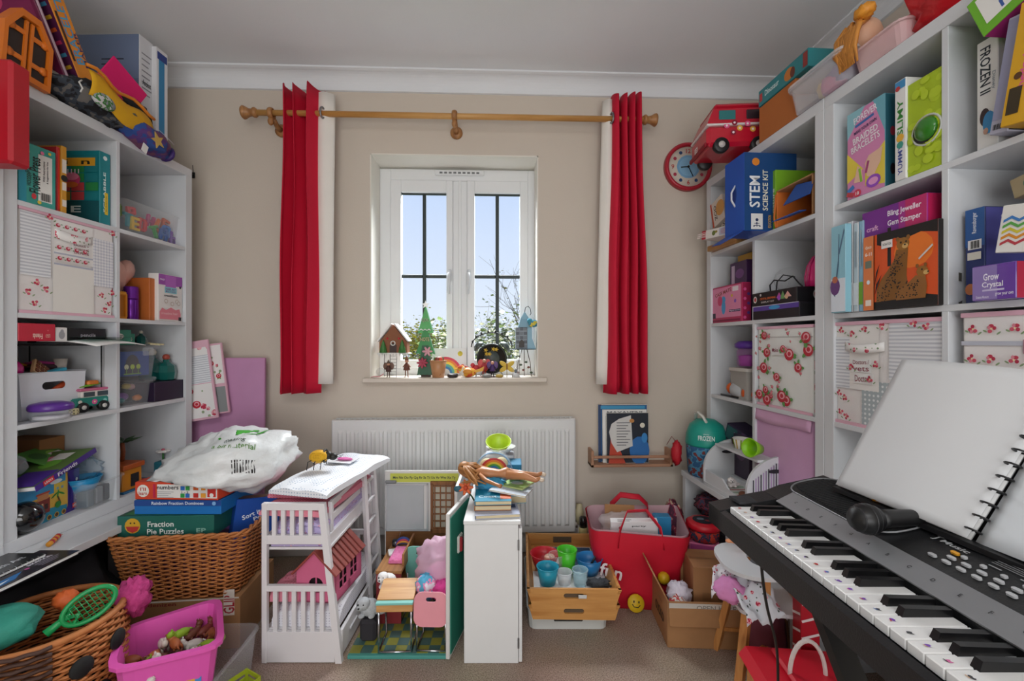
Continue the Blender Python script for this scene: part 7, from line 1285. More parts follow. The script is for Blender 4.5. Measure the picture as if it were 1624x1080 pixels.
U.carton('small_box', 'small cream and orange box standing in far top cubby', 'box', 1131, 1150, (1131, 318), .0, .05, SH[1]+.13, '#e9e0d4', {'f': [('r', .06, .5, .12, 1, '#c9502c'), ('c', .75, .55, .3, .3, '#e0a85a'), ('t', .35, .5, .2, 'ZOO', '#3a3230', 90, .6)]}, rot=0, tilt=R('Y', -14))
U.carton('white_book', 'upright white book under the small cream box', 'book', 1144, 1156, (1144, 340), .02, .16, 1, '#e6e2da', {'f': [('t', .5, .6, .6, 'THINGS', '#33302c', 90, .5), ('r', .5, .2, .9, .06, '#c05a3a')]})
U.carton('book_stack', 'brown book at back of far top cubby', 'book', 1133, 1143, (1133, 352), .06, .16, 1, '#a5673a', {})
M_ = U.at(U.hit(1140, 388, -.07)[0]-.005, -.02, SH[1]+.03, 12); carton('card_game_box', 'white animal card game box lying out over shelf edge', 'box', M_ @ R('Y', 4), (.19, .14, .04), '#e8e4de', {'f': [('r', .08, .5, .14, 1, '#b5303a'), ('t', .08, .5, .5, 'zoo', '#f0e8e0', 90, .6), ('c', .42, .5, .28, .28, '#6a7a3a'), ('c', .5, .6, .2, .14, '#9a8a3a'), ('r', .75, .5, .3, .8, '#b8bccc')]+lines(.75, .75, .2, 4, .15, '#c05a6a', .04)})
one('wood_puzzle', B((0, 0, .013), (.2, .16, .026), .002), wood('#a5713f', '#c0935a', 8, 0), 'thin wooden puzzle board under the white card game', 'puzzle', U.at(.155, .06, SH[1]+.001, 8))
# second row
U.carton('craft_box', 'pink sewing craft kit box in second row far cubby', 'box', 1129, 1177, (1177, 447), .012, .042, 2, '#c22f63', {'f': [('r', .5, .55, .94, .82, '#e88fb4'), ('t', .4, .82, .1, 'CASE MATE', '#8a2f20', 8, .55), ('r', .8, .87, .18, .12, '#f2e6ea'), ('c', .42, .42, .1, .2, '#4aa0d8'), ('c', .42, .62, .1, .1, '#4aa0d8'), ('c', .3, .6, .12, .14, '#d84a7a'), ('r', .78, .3, .35, .06, '#3a1f5a'), ('t', .78, .3, .04, 'Magical Unicorn', '#f0e6f4', 0, .32), ('r', .1, .2, .1, .14, '#3a3040'), ('r', .5, .06, .9, .05, '#8a1f48'), ('c', .8, .55, .05, .05, '#8a5ac0'), ('c', .7, .7, .04, .04, '#e8c43a')], 'r': [('r', .5, .5, .9, .95, '#a82250')]+[('c', .3+.4*(i % 2), .1+.12*i, .04, .04, ['#e05a9a', '#5a3a8a'][i % 2]) for i in range(7)]})
U.carton('purple_book', 'purple comic book standing behind the pink craft box', 'book', 1158, 1184, (1184, 411), .06, .03, 2, '#4a2a5a', {'f': [('c', .6, .8, .12, .08, '#7a4a8a'), ('r', .2, .8, .2, .3, '#c9b8d0')]}); U.carton('yellow_book', 'mustard book behind the purple comic', 'book', 1170, 1192, (1190, 400), .095, .02, 2, '#c99a2a', {'f': [('c', .6, .8, .15, .1, '#6a4a2a')]})
a, b, h = U.fit(1194, 1262, (1262, 484), .015, SH[2]); U.carton('puzzle_tray', 'black and purple game box beneath the crystal kit', 'box', 1194, 1268, (1194, 487), .0, .2, 2, '#17151c', {'f': [('r', .5, .8, .98, .34, '#5a3f9a'), ('c', .5, .8, .6, .14, '#3f9ad0'), ('r', .5, .98, .98, .04, '#d9d4e4')], 'r': [('r', .5, .5, .9, .7, '#0f0e12')]}); z2 = SH[2]+U.fit(1194, 1268, (1194, 487), .0, SH[2])[2]+.001
U.carton('crystal_kit_box', 'black crystal growing kit box with coloured crystals', 'box', 1193, 1264, (1264, 454), .0, .12, z2, '#131216', {'f': [('c', .08, .5, .22, .26, '#d8d4d0'), ('c', .08, .5, .12, .16, '#c2303a'), ('t', .38, .5, .16, 'CRYSTAL GROWING', '#e8702a', 0, .36), ('t', .38, .24, .12, 'DISPLAY KIT', '#d8d4d0', 0, .3), ('p', [(.58, .4), (.64, .8), (.7, .4)], '#c050a0'), ('p', [(.65, .3), (.72, .85), (.79, .3)], '#6a9a5a'), ('p', [(.74, .4), (.82, .8), (.9, .4)], '#e0a8a0'), ('c', .64, .4, .16, .18, '#a04ac0'), ('c', .8, .42, .16, .16, '#d8b08a'), ('c', .22, .8, .1, .1, '#d0d0d0')], 'r': [('c', .6, .5, .2, .3, '#c8c4c0'), ('c', .6, .5, .12, .2, '#c2303a')]})
zk = z2+U.fit(1193, 1264, (1264, 454), .0, z2)[2]+.001
one('clear_ball', MB().ball((0, 0, .052), .052), clear('#f4f6f8', .3, .05), 'clear plastic ball behind the crystal kit', 'ball', U.at(U.hit(1250, 430, .12)[0], .12, zk-.035+.036)); one('kit_stand', B((0, 0, .03), (.12, .12, (zk-SH[2]-.004)), .002, T(0, 0, (zk-SH[2])/2-.03)), DARK, 'dark box behind the crystal kit', 'box', U.at(U.hit(1250, 430, .12)[0]-.0, .2, SH[2]+.0005))
ph_ = thing('pink_helmet', 'hot pink ribbed toy at near side of the second row', 'toy', U.at(U.hit(1284, 430, .06)[0]+.012, .1, zk-.0)); part(ph_, 'shell', MB().lathe([(.05, 0), (.052, .03), (.046, .075), (.028, .11), (0, .118)], 18), mat('#dd2a7c', .35))
for i in range(8): a_ = 2*PI*i/8; part(ph_, 'rib', MB().tube([(.05*math.cos(a_), .05*math.sin(a_), .0), (.054*math.cos(a_), .054*math.sin(a_), .035), (.047*math.cos(a_), .047*math.sin(a_), .077), (.028*math.cos(a_), .028*math.sin(a_), .112)], .003, 6), mat('#c21f6a', .35))
one('lamp_cable', MB().tube([(-.1, 0, 0), (-.09, -.01, .03), (-.05, -.02, .045), (.0, -.01, .035), (.03, 0, .05), (.06, .0, .02), (.08, 0, .004)], .0028, 6).tube([(-.08, .01, .002), (-.06, 0, .04), (-.01, -.01, .06), (.04, 0, .045)], .0025, 6), BLACK, 'black cable looped over the crystal kit', 'cable', U.at(U.hit(1245, 450, .04)[0], .05, zk))
# third row
u_, z_ = U.hit(1187, 560, .08); jr = thing('purple_jar', 'clear sweet jar with purple lid in third row', 'jar', U.at(u_, .08, SH[3]+.145)); part(jr, 'body', MB().lathe([(.04, 0), (.048, .01), (.05, .07), (.042, .085)], 20), clear('#c46ac8', .6)); part(jr, 'contents', MB().lathe([(.036, .005), (.042, .05), (0, .056)], 16), mat('#a83f9c', .6, vary=.3, scale=80)); part(jr, 'lid', MB().lathe([(.05, .084), (.058, .09), (.058, .105), (.04, .118), (0, .12)], 20), mat('#5a2f94', .35))
jb = thing('grey_tub', 'pale grey lidded tub under the purple-lidded jar', 'tub', U.at(u_+.015, .095, SH[3]+.0005)); part(jb, 'body', bin_(.14, .15, .125, .003, .95, .015, .003), mat('#a5a29c', .5)); part(jb, 'lid', loft([sec(.152, .162, .126, .018), sec(.152, .162, .14, .018)]), mat('#c9c5bc', .5))
u_, z_ = U.hit(1166, 615, .02); mc = thing('toy_microphone', 'orange and white toy torch lying in third row', 'toy', U.at(u_, .045, SH[3]+.037) @ R('Z', 10) @ R('Y', 96)); OG = mat('#cf5a22', .25, coat=.3)
part(mc, 'barrel', MB().lathe([(.03, -.035), (.034, -.03), (.034, .03), (.03, .035)], 22), mat('#b9bdc0', .5)); part(mc, 'head', MB().lathe([(.022, .036), (.036, .045), (.036, .06), (.02, .066), (.02, .12), (0, .122)], 22), OG); part(mc, 'rear_knob', MB().lathe([(0, -.075), (.02, -.07), (.028, -.055), (.024, -.036)], 18), OG); part(mc, 'button', MB().ball((.034, 0, -.015), (.008, .012, .016)), '#b83a2a')
one('pencil', MB().tube([(0, 0, 0), (.14, 0, 0)], .0045, 6), BLACK, 'black pencil on the third row shelf edge', 'pencil', U.at(.1, .02, SH[3]+.0052))
a, b, h = U.fit(1202, 1289, (1289, 514), .012, SH[3]); w = b-a; fx = fabric_box('rose_print_box', 'white rose-print storage box with make up tag', U.at((a+b)/2, .012+.165, SH[3]+.0005), (w, .33, h), roses(15, 21, .062, '#c32a3c', leaf='#5f9a52')+roses(26, 5, .022, '#d05a6a', leaf='#8aa878'), [(.42, .7, .24, .11, ['Make Up'])], '#eef0ec')
part(fx, 'lid_band', B((0, -.1665, h*.865), (w, .003, .002)), mat('#b8b4b0', .8))
a, b, h = U.fit(1197, 1289, (1289, 663), .012, SH[4]); pkb = thing('pink_fabric_box', 'plain pink fabric box in bottom near cubby', 'storage box', U.at((a+b)/2, .012+.165, SH[4]+.0005)); w = b-a; PKF = mat('#d5a6cc', .9, bump=.15, bscale=250); part(pkb, 'body', bin_(w, .33, h, .004, .99, .006), PKF); part(pkb, 'fold', MB().grid(lambda u, v: ((u-.5)*w, -.168-.004*v-.004*math.sin(u*7)*v, h-.055*v*(1+.1*math.sin(u*4))), 12, 3, thick=-.003), mat('#d9aacb', .9)); part(pkb, 'lid', B((0, 0, h-.003), (w-.01, .32, .006)), PKF)
u_, z_ = U.hit(1165, 662, .03); carton('plush_box', 'dark purple and teal toy box tilted in bottom far cubby', 'box', U.at(u_, .07, SH[4]+.14, 10) @ R('Y', 16), (.13, .1, .075), '#2f2440', {'f': [('r', .3, .5, .5, .8, '#2f5a5c'), ('t', .6, .5, .4, 'Stitch', '#c9b8dc', 90, .5), ('r', .85, .5, .2, .9, '#5a3a6a')], 'l': [('r', .5, .5, .9, .9, '#7a3f6a')]}); one('plush_support', blob((.16, .16, .15), 61, .15, 2, flat=.9), mat('#231f26', .9), 'dark bundle under the tilted toy box', 'bundle', U.at(u_+.02, .12, SH[4]+.07)); U.carton('dark_packet', 'dark mauve packet low in bottom far cubby', 'packet', 1162, 1188, (1180, 692), .02, .08, 4, '#3a2a40', {'f': [('c', .5, .6, .2, .2, '#6a4a6a')]})
# on top of the far unit
VM = U.at(U.hit(1147, 240, -.06)[0]-.02, -.02, ZTOP+.001, -8); van = thing('red_toy_camper', 'large red toy camper van on top of bookcase by clock', 'toy van', VM); RV = mat('#c2122e', .3, coat=.3)
Lv, Wv, Hv = .21, .27, .225
part(van, 'lower_body', B((0, 0, .075), (Lv, Wv, .09), .015), RV); part(van, 'stripe', B((0, 0, .122), (Lv+.003, Wv+.003, .01), .003), mat('#e9e4e2', .4))
part(van, 'upper_body', MB().add([(-Lv/2, -Wv/2, .126), (Lv/2, -Wv/2, .126), (Lv/2, Wv/2, .126), (-Lv/2, Wv/2, .126), (-Lv/2+.012, -Wv/2+.03, Hv-.03), (Lv/2-.012, -Wv/2+.03, Hv-.03), (Lv/2-.012, Wv/2-.01, Hv-.03), (-Lv/2+.012, Wv/2-.01, Hv-.03)], [(3, 2, 1, 0), (4, 5, 6, 7), (0, 1, 5, 4), (1, 2, 6, 5), (2, 3, 7, 6), (3, 0, 4, 7)]), RV); part(van, 'roof', B((0, .01, Hv-.018), (Lv-.02, Wv-.05, .024), .01), RV)
part(van, 'side_window', B((Lv/2-.004, -.05, .162), (.006, .07, .042), .003), mat('#2f7a7c', .2)); part(van, 'rear_window', B((Lv/2-.004, .06, .162), (.006, .06, .042), .003), mat('#3a2a30', .2)); part(van, 'windscreen', B((0, -Wv/2+.012, .162), (Lv*.7, .006, .045), .003, R('X', -6)), mat('#4a1a24', .2))
for y in (-.075, .08):
    for s in (-1, 1): wh = part(van, 'wheel', MB().lathe([(.03, -.012), (.034, -.008), (.034, .008), (.03, .012), (.014, .013), (0, .013)], 20, 0, T(s*(Lv/2-.01), y, .034) @ R('Y', 90*s)), BLACK); part(wh, 'hubcap', MB().lathe([(.014, 0), (.014, .015), (0, .017)], 14, 0, T(s*(Lv/2-.01), y, .034) @ R('Y', 90*s)), '#c9c4c0')
prints(van, 'side_print', T(Lv/2+.0008, -Wv/2, .03) @ R('Z', 90) @ R('X', 90), Wv, .12, [z for i, (x, y) in enumerate(((.3, .7), (.42, .8), (.5, .6), (.62, .75), (.4, .45), (.7, .55))) for z in (('c', x, y, .1, .1, ['#e05a8a', '#8a1030', '#e8b84a'][i % 3]), ('c', x, y, .04, .04, '#f4e4e8'))]); prints(van, 'front_plate', T(-Lv/2, -Wv/2-.0008, .04) @ R('X', 90), Lv, .09, [('r', .35, .3, .18, .28, '#e9e4e2'), ('t', .35, .3, .18, '10', '#b01a2a', 0, .1)]); part(van, 'bumper', B((0, -Wv/2-.004, .038), (Lv*.95, .012, .02), .004), '#8e0c20')
U.carton('brown_carton', 'plain tan carton on bookcase top under the teal game', 'carton', 1204, 1262, (1204, 172), .0, .3, ZTOP+.001, mat('#b5692f', .75)); zb_ = ZTOP+.001+U.fit(1204, 1262, (1204, 172), .0, ZTOP+.001)[2]+.001
U.carton('game_box', 'flat teal board game on the tan carton near the ceiling', 'box', 1203, 1282, (1203, 146), -.005, .3, zb_, '#1f7f86', {'f': [('r', .06, .5, .06, .5, '#c03a3a'), ('c', .65, .45, .4, .35, '#c8782c'), ('c', .72, .4, .2, .3, '#6a2f1c'), ('t', .3, .55, .35, 'Dinosaur', '#d8f0f0', 0, .3), ('r', .95, .5, .08, .8, '#8e2f2a')]})
def tubu(un, name, label, p0, p1, top, d, dep, c, a_, lid=None, tb=.92, zb=None):
    zb = ZTOP+.001 if zb is None else zb; a, b, h = un.fit(p0, p1, top, d, zb); M = un.at((a+b)/2, d+dep/2, zb); tub(name, label, M, (b-a, dep, h-.006), c, a_, tb, lid, r=.025, lip=.008); return M, b-a, h
M_, w, h = tubu(U, 'storage_tub', 'big clear lidded tub of dolls on right bookcase top', 1250, 1338, (1250, 145), -.03, .3, '#eef0f4', .6, ('#f0f0f2', 1.2))
for i, (c, x, nm) in enumerate((('#d8408a', -.0, 'pink'), ('#e8b23a', -.055, 'yellow'), ('#3f8fa4', .075, 'teal'), ('#7a3f94', .03, 'violet'), ('#e07a4a', -.02, 'coral'), ('#c22f6a', .11, 'raspberry'))): one('soft_doll', blob((.09, .1, .08), 70+i, .3, 3), mat(c, .7), '%s soft toy inside the big clear tub' % nm, 'soft toy', M_ @ T(x, -.06+.03*(i % 3), .05+.025*(i % 2)), 'soft toys in the big clear tub')
U2 = UN
M_, w, h = tubu(U2, 'storage_tub', 'translucent pink tub on top of near right bookcase', 1348, 1432, (1348, 88), -.01, .28, '#f0cfd0', 1.6, None)
one('pink_doll_heap', blob((.16, .16, .1), 80, .25, 3), mat('#e08a9a', .8), 'pink toy heap inside the translucent pink tub', 'soft toy', M_ @ T(.0, -.03, .055))
hd_ = thing('doll_hair', 'orange-blonde doll hair hanging between the two top tubs', 'doll', U2.at(U2.hit(1334, 85, -.04)[0], .0, ZTOP+.1)); hm = MB(); g = random.Random(8)
for i in range(34): x = g.uniform(-.03, .03); hm.tube([(x, g.uniform(-.01, .03), .06), (x*1.4+g.uniform(-.01, .01), -.02, .03), (x*1.2+g.uniform(-.012, .012), -.028, -.02), (x*.9+g.uniform(-.015, .015), -.02, -.075)], [.006, .007, .006, .002], 5)
part(hd_, 'hair', hm, mat('#cf8a3a', .5, vary=.3, scale=60)); part(hd_, 'head', MB().ball((.0, .04, .03), (.04, .045, .05)), '#e0b090'); part(hd_, 'bun', blob((.06, .05, .04), 3, .3, 4, M=T(.04, .0, .07)), mat('#e0962f', .5, vary=.3, scale=60))
one('red_carrier', blob((.26, .24, .17), 83, .3, 2.6, 26, 16, flat=.9), mat('#d01522', .3, bump=.5, bscale=18), 'crumpled red plastic bag on near right bookcase top', 'bag', U2.at(U2.hit(1480, 40, .0)[0], .1, ZTOP+.075))
# ------------------------------------------------------------------ right near bookcase
U = UN
U.carton('craft_box', 'pastel braided bracelets craft box in top cubby', 'box', 1344, 1404, (1404, 147), .01, .045, 1, '#5f9fb0', {'f': [('r', .5, .5, .98, .98, '#d98ab8'), ('p', [(0, 1), (.5, 1), (0, .7)], '#8fc4d0'), ('p', [(0, .55), (.45, .3), (0, .2)], '#e8d24a'), ('p', [(.5, .3), (1, .5), (1, .05), (.5, .1)], '#e6d04a'), ('p', [(.7, 1), (1, 1), (1, .6)], '#6fb0c0'), ('t', .5, .9, .075, 'FOREVER', '#f4eef6', 8, .62), ('r', .48, .83, .5, .03, '#3f6fb4', 8), ('t', .5, .76, .04, 'MAKE YOUR OWN', '#2f2a5a', 8, .6), ('t', .5, .67, .075, 'BRAIDED', '#f4f0f4', 8, .66), ('t', .5, .58, .075, 'BRACELETS', '#f4f0f4', 8, .76), ('p', [(.55, .2), (.5, .35), (.6, .42), (.95, .45), (.9, .3), (.7, .16)], '#e8bfa4'), ('p', [(.2, .18), (.3, .36), (.42, .3), (.45, .16)], '#e8bfa4'), ('r', .38, .24, .06, .16, '#8fc43a', 10), ('r', .56, .3, .06, .13, '#a83f7a', -15), ('c', .72, .12, .09, .07, '#9a4fc4'), ('c', .72, .12, .06, .04, '#e8a0d0'), ('c', .3, .05, .05, .045, '#d8405a'), ('t', .3, .05, .04, '10', '#ffffff'), ('r', .12, .12, .2, .05, '#3f7fc4', 30), ('r', .1, .06, .2, .05, '#c0404a', -20)], 'r': [('r', .5, .5, .98, .98, '#2f6a78'), ('c', .5, .2, .03, .06, '#2a1a1a'), ('c', .5, .6, .03, .05, '#c03a4a')]})
U.carton('craft_box', 'white slime craft kit box standing in top cubby', 'box', 1419, 1437, (1437, 121), .0, .14, 1, '#e9e9e6', {'f': [('r', .5, .95, .9, .08, '#3f8fc4'), ('t', .5, .62, .5, 'SLIMY', '#3a8f3a', 90, .36), ('t', .5, .2, .4, 'YUMMY', '#4a5aa0', 90, .3), ('c', .5, .42, .04, .04, '#e8b03a'), ('c', .5, .35, .035, .035, '#3f9a8a'), ('c', .3, .92, .025, .025, '#c03a3a')], 'l': [('r', .5, .5, .9, .9, '#3f7fb4')]})
lb2 = U.carton('lime_box', 'lime green reptile-skin box with round window', 'box', 1439, 1498, (1498, 101), .005, .2, 1, mat('#a9c21f', .45, vary=.12, scale=30), {}); a, b, h = U.fit(1439, 1498, (1498, 101), .005, SH[1]); w = b-a
cells = []; g = random.Random(2)
for i in range(26): cells.append(('c', g.uniform(.1, .9), g.uniform(.05, .95), g.uniform(.03, .06), g.uniform(.03, .055), '#b8d02c'))
X, aa, bb = face_X('f', w, .2, h); prints(lb2, 'skin_print', X, aa, bb, cells+[('c', .53, .42, .13, .13, '#1a1c1a')]); part(lb2, 'egg', MB().ball((0, 0, 0), (.03, .012, .03), 0, T(.005, -.104, h*.43)), mat('#2f7a1f', .2, coat=.4)); part(lb2, 'window_rim', MB().tube([(.005+.037*math.cos(a_), -.101, h*.42+.037*math.sin(a_)) for a_ in [2*PI*i/24 for i in range(24)]], .003, 6, 0, None, True), '#c9ccc4')
U.carton('picture_book', 'pale blue snow-scene book at far end of second row', 'book', 1318, 1341, (1341, 354), -.03, .02, 2, '#8fc4d4', {'f': [('r', .5, .2, .98, .38, '#dfe6ee'), ('p', [(.2, .2), (.5, .6), (.55, .9), (.6, .9), (.56, .55), (.3, .18)], '#4a6a84'), ('p', [(.55, .7), (.9, .95), (.95, .92), (.6, .66)], '#5a7a94'), ('c', .3, .3, .07, .1, '#6a3f7a'), ('c', .3, .38, .04, .04, '#b86a4a')]})
for i, (p0, p1, ty, c, nm) in enumerate(((1343, 1352, 350, '#c9ccd0', 'silver'), (1353, 1361, 352, '#d8dadc', 'pale grey'), (1362, 1369, 349, '#8fb0c4', 'blue-grey'))): U.carton('slim_book', '%s shiny slim book beside the snow-scene book' % nm, 'book', p0, p1, (p1, ty), -.005, .2, 2, mat(c, .25, .3), {'f': [('r', .5, .2, .9, .25, '#e4e6e8' if i < 2 else '#7fb52c'), ('r', .5, .7, .3, .4, '#9aa4ac')]}, group='slim books in the right bookcase')
CH = [('r', .58, .5, .84, 1, '#e2561c'), ('c', .7, .7, .25, .22, '#ee7a22'), ('r', .38, .8, .05, .5, '#1a120e'), ('p', [(.2, 1), (1, 1), (1, .85), (.8, .9), (.6, .86), (.45, .9), (.3, .82), (.2, .86)], '#17100c'), ('p', [(.16, 0), (1, 0), (1, .12), (.8, .16), (.6, .12), (.4, .15), (.16, .1)], '#120d0a'), ('p', [(.19, .1), (.2, .26), (.27, .4), (.36, .5), (.45, .62), (.48, .74), (.64, .74), (.63, .6), (.62, .4), (.66, .12)], '#8a5a20'), ('c', .57, .8, .085, .08, '#9a6824'), ('c', .5, .87, .025, .03, '#8a5a20'), ('c', .64, .87, .025, .03, '#8a5a20'), ('c', .6, .77, .04, .032, '#d8b06a'), ('c', .545, .82, .012, .014, '#17100c'), ('c', .615, .82, .012, .014, '#17100c'), ('c', .6, .785, .014, .01, '#17100c'), ('p', [(.48, .1), (.52, .22), (.64, .3), (.74, .38), (.86, .36), (.88, .24), (.86, .1)], '#96622a'), ('c', .82, .42, .07, .065, '#9a6824'), ('c', .76, .49, .02, .025, '#8a5a20'), ('c', .86, .49, .02, .025, '#8a5a20'), ('c', .87, .4, .035, .028, '#d8b06a'), ('c', .82, .44, .01, .012, '#17100c'), ('c', .895, .405, .01, .01, '#17100c'), ('p', [(.18, .2), (.28, .46), (.2, .34)], '#120d0a'), ('p', [(.17, .3), (.25, .6), (.2, .5)], '#120d0a'), ('r', .08, .5, .16, 1, '#e08048'), ('t', .08, .85, .06, 'djeco', '#f2dcc8', 0, .1), ('t', .08, .76, .05, '6-11', '#ffffff', 0, .1), ('r', .08, .62, .1, .1, '#6f7a6a'), ('c', .08, .38, .025, .03, '#dfe8f0'), ('r', .08, .1, .09, .08, '#f2e6d8'), ('r', .36, .84, .16, .1, '#ece8e4'), ('t', .36, .84, .03, 'SCRATCH', '#33302c', 0, .12), ('p', [(.78, .58), (.95, .72), (.96, .7), (.79, .56)], '#d8d4d0')]
g = random.Random(6)
for i in range(150):
    t_ = g.random(); x, y = (.23+.32*t_+g.uniform(0, .08+.1*(1-t_)), .13+.56*t_+g.uniform(-.06, .02)) if i < 95 else (g.uniform(.55, .85), g.uniform(.12, .32)); CH.append(('c', x, y, .009, .008, '#17100c'))
U.carton('scratch_art_box', 'orange box picturing two spotted cheetahs', 'box', 1371, 1488, (1488, 346), -.012, .2, 2, '#1a1412', {'f': CH}); zc = SH[2]+U.fit(1371, 1488, (1488, 346), -.012, SH[2])[2]+.0015
U.carton('yellow_book', 'yellow book wedged beside the cheetah box', 'book', 1490, 1499, (1495, 352), .03, .2, 2, '#d9a81f', {'f': [('t', .5, .15, .5, 'C', '#33302c')]})
U.carton('craft_box', 'purple and pink gem stamper box lying on the cheetah box', 'box', 1368, 1470, (1470, 305), -.0, .16, zc, '#a82a8c', {'f': [('r', .3, .5, .6, .98, '#7a2a8f'), ('r', .85, .5, .3, .98, '#c22a6a'), ('t', .68, .66, .26, 'Bling Jeweller', '#f4eef6', 0, .5), ('t', .68, .3, .26, 'Gem Stamper', '#f4eef6', 0, .5), ('t', .18, .3, .2, 'craft', '#e8b0d8', 0, .2)], 'r': [('r', .5, .5, .96, .96, '#c01f56'), ('c', .5, .5, .12, .2, '#3a4a4a')]})
a, b, h = U.fit(1325, 1499, (1499, 502), .01, SH[3]); w = b-a
fabric_box('fabric_box', 'patchwork fabric box tagged doctors behind the sheet music', U.at((a+b)/2, .01+.17, SH[3]+.0005), (w, .34, h), [('r', .09, .6, .16, .5, STRP), ('r', .78, .72, .44, .5, STRP), ('r', .55, .22, .5, .44, DOTG), ('r', .32, .65, .3, .6, '#f1eeea')]+[z for p in ((.08, .92), (.2, .88), (.33, .92), (.22, .74), (.42, .76), (.2, .56), (.45, .6), (.4, .46), (.08, .3), (.14, .26), (.1, .12), (.16, .08), (.53, .94), (.8, .95), (.9, .93)) for z in clus(*p)], [(.3, .58, .2, .13, ['Doctors /', 'vets']), (.32, .46, .2, .1, ['Doctors'])])
fb3 = bpy.data.objects['fabric_box.001']; part(fb3, 'handle', MB().grid(lambda u, v: (-w*.38+u*w*.4, -.173-.014*math.sin(u*PI), h*.76+(v-.5)*.026-.008*math.sin(u*PI)), 10, 2, thick=.002), pattern('floral', '#f3f1ee', '#c43650', 40))
a, b, h = U.fit(1526, 1660, (1526, 497), .01, SH[3]); w = .318
fabric_box('fabric_box', 'patchwork fabric box with pink handle at right edge', U.at(a+w/2, .01+.17, SH[3]+.0005), (w, .34, h), [('r', .72, .55, .5, .8, GING), ('r', .22, .78, .44, .03, '#c3c6d2'), ('r', .22, .55, .44, .03, '#c3c6d2'), ('r', .22, .32, .44, .03, '#c3c6d2')]+[z for y in (.88, .67, .44, .2) for x in (.08, .2, .34) for z in clus(x, y)], [(.62, .58, .16, .14, ['Kitchen', 'Food'])])
fb4 = bpy.data.objects['fabric_box.002']; part(fb4, 'handle', MB().grid(lambda u, v: (-w*.12+u*w*.4, -.173-.016*math.sin(u*PI), h*.76+(v-.5)*.03-.01*math.sin(u*PI)), 10, 2, thick=.002), PINKED)
# right-hand column
U.carton('game_box', 'white winter film game box in top right cubby', 'box', 1549, 1583, (1549, 71), .02, .25, 1, '#e4e4e0', {'f': [('t', .42, .72, .5, 'FROZEN II', '#1f2a33', -90, .42), ('t', .8, .6, .2, 'Disney', '#8a98a0', -90, .16), ('c', .4, .3, .04, .08, '#3a2a2a'), ('c', .6, .24, .05, .1, '#3f8fc4'), ('c', .45, .17, .02, .03, '#c9a08a')]}, rot=0)
M_ = U.at(U.hit(1592, 150, -.0)[0]+.005, .06, SH[1]+.012) @ R('Y', 9); carton('notebook_box', 'lilac speckled notebook leaning in top right cubby', 'notebook', M_, (.035, .16, .235), '#b4b4c6', {'f': [('r', .5, .55, .9, .86, '#9a9cb8')]+bars(.4, .06, .5, .05, 9), 'r': [('r', .5, .5, .98, .98, '#2f3038')]})
M_ = U.at(U.hit(1622, 150, -.0)[0]+.012, .06, SH[1]+.01) @ R('Y', 9); carton('game_box', 'yellow puzzle box leaning at right edge of view', 'box', M_, (.045, .2, .24), '#d9a51f', {'f': [('t', .6, .5, .3, 'hedgehog', '#e0559a', 90, .4), ('r', .4, .2, .5, .22, '#3a2f1a'), ('c', .4, .4, .03, .03, '#5a3a1a'), ('r', .6, .8, .3, .25, '#c0343a')]})
M_ = U.at(U.hit(1618, 40, -.0)[0]+.03, .05, SH[1]+.262) @ R('Y', -20); carton('toy_carton', 'lime and white toy carton at top right corner', 'box', M_, (.16, .16, .1), '#6fb52c', {'f': [('r', .5, .55, .8, .7, '#ecebe6'), ('t', .55, .62, .22, 'CE EX', '#c03a2a', 0, .5), ('t', .5, .35, .2, 'rms', '#3a5aa0', 0, .4)], 'b': [('r', .5, .5, .98, .98, '#a82a7a')]})
M_ = U.at(U.hit(1640, 330, .0)[0], .14, SH[2]+.0005); 
U.carton('puzzle_box', 'blue jigsaw puzzle box in second row at right edge', 'box', 1531, 1562, (1531, 335), .03, .24, 2, '#1f2f6a', {'f': [('r', .5, .8, .98, .4, '#2a5a9a'), ('t', .5, .85, .3, 'Ravensburger', '#dfe6f0', 90, .22), ('r', .5, .62, .7, .1, '#e9e9e9')]+bars(.5, .62, .5, .08, 9)+[('r', .5, .5, .7, .08, '#dcd8cc'), ('c', .3, .15, .05, .06, '#c97a4a')], 'r': [('r', .5, .5, .98, .98, '#5a5aa4')]+lines(.6, .85, .3, 6, .06, '#c9c9e0', .015)+[('t', .2, .9, .05, 'CE', '#e4e4f0')]})
U.carton('crystal_box', 'shiny purple grow crystal kit box before the puzzle', 'box', 1542, 1612, (1542, 424), -.03, .055, 2, mat('#6a3fa4', .2, coat=.6), {'f': [('r', .3, .5, .58, .96, '#8f7ab8'), ('t', .45, .66, .2, 'Grow', '#f4f0fa', 0, .36), ('t', .48, .42, .2, 'Crystal', '#f4f0fa', 0, .48), ('r', .5, .28, .5, .05, '#cfc4e4'), ('t', .25, .1, .08, 'Science Museum', '#e4dcf0', 0, .3), ('t', .75, .14, .1, 'grow your own', '#e4dcf0', 0, .4)], 'r': [('r', .5, .5, .98, .98, '#b02a44')]})
M_ = U.at(U.hit(1625, 400, -.0)[0]+.0, .0, SH[2]+.097) @ R('Y', 9); zz = [('p', [(.1+.0, .15+.12*i), (.3, .23+.12*i), (.5, .15+.12*i), (.7, .23+.12*i), (.9, .15+.12*i), (.9, .21+.12*i), (.7, .29+.12*i), (.5, .21+.12*i), (.3, .29+.12*i), (.1, .21+.12*i)], c) for i, c in enumerate(('#c0404a', '#e0902a', '#d8c83a', '#5aa84a', '#3f7fc4'))]; carton('loom_box', 'white box with rainbow zigzag print at right edge', 'box', M_, (.07, .05, .1), '#eceae4', {'f': zz})
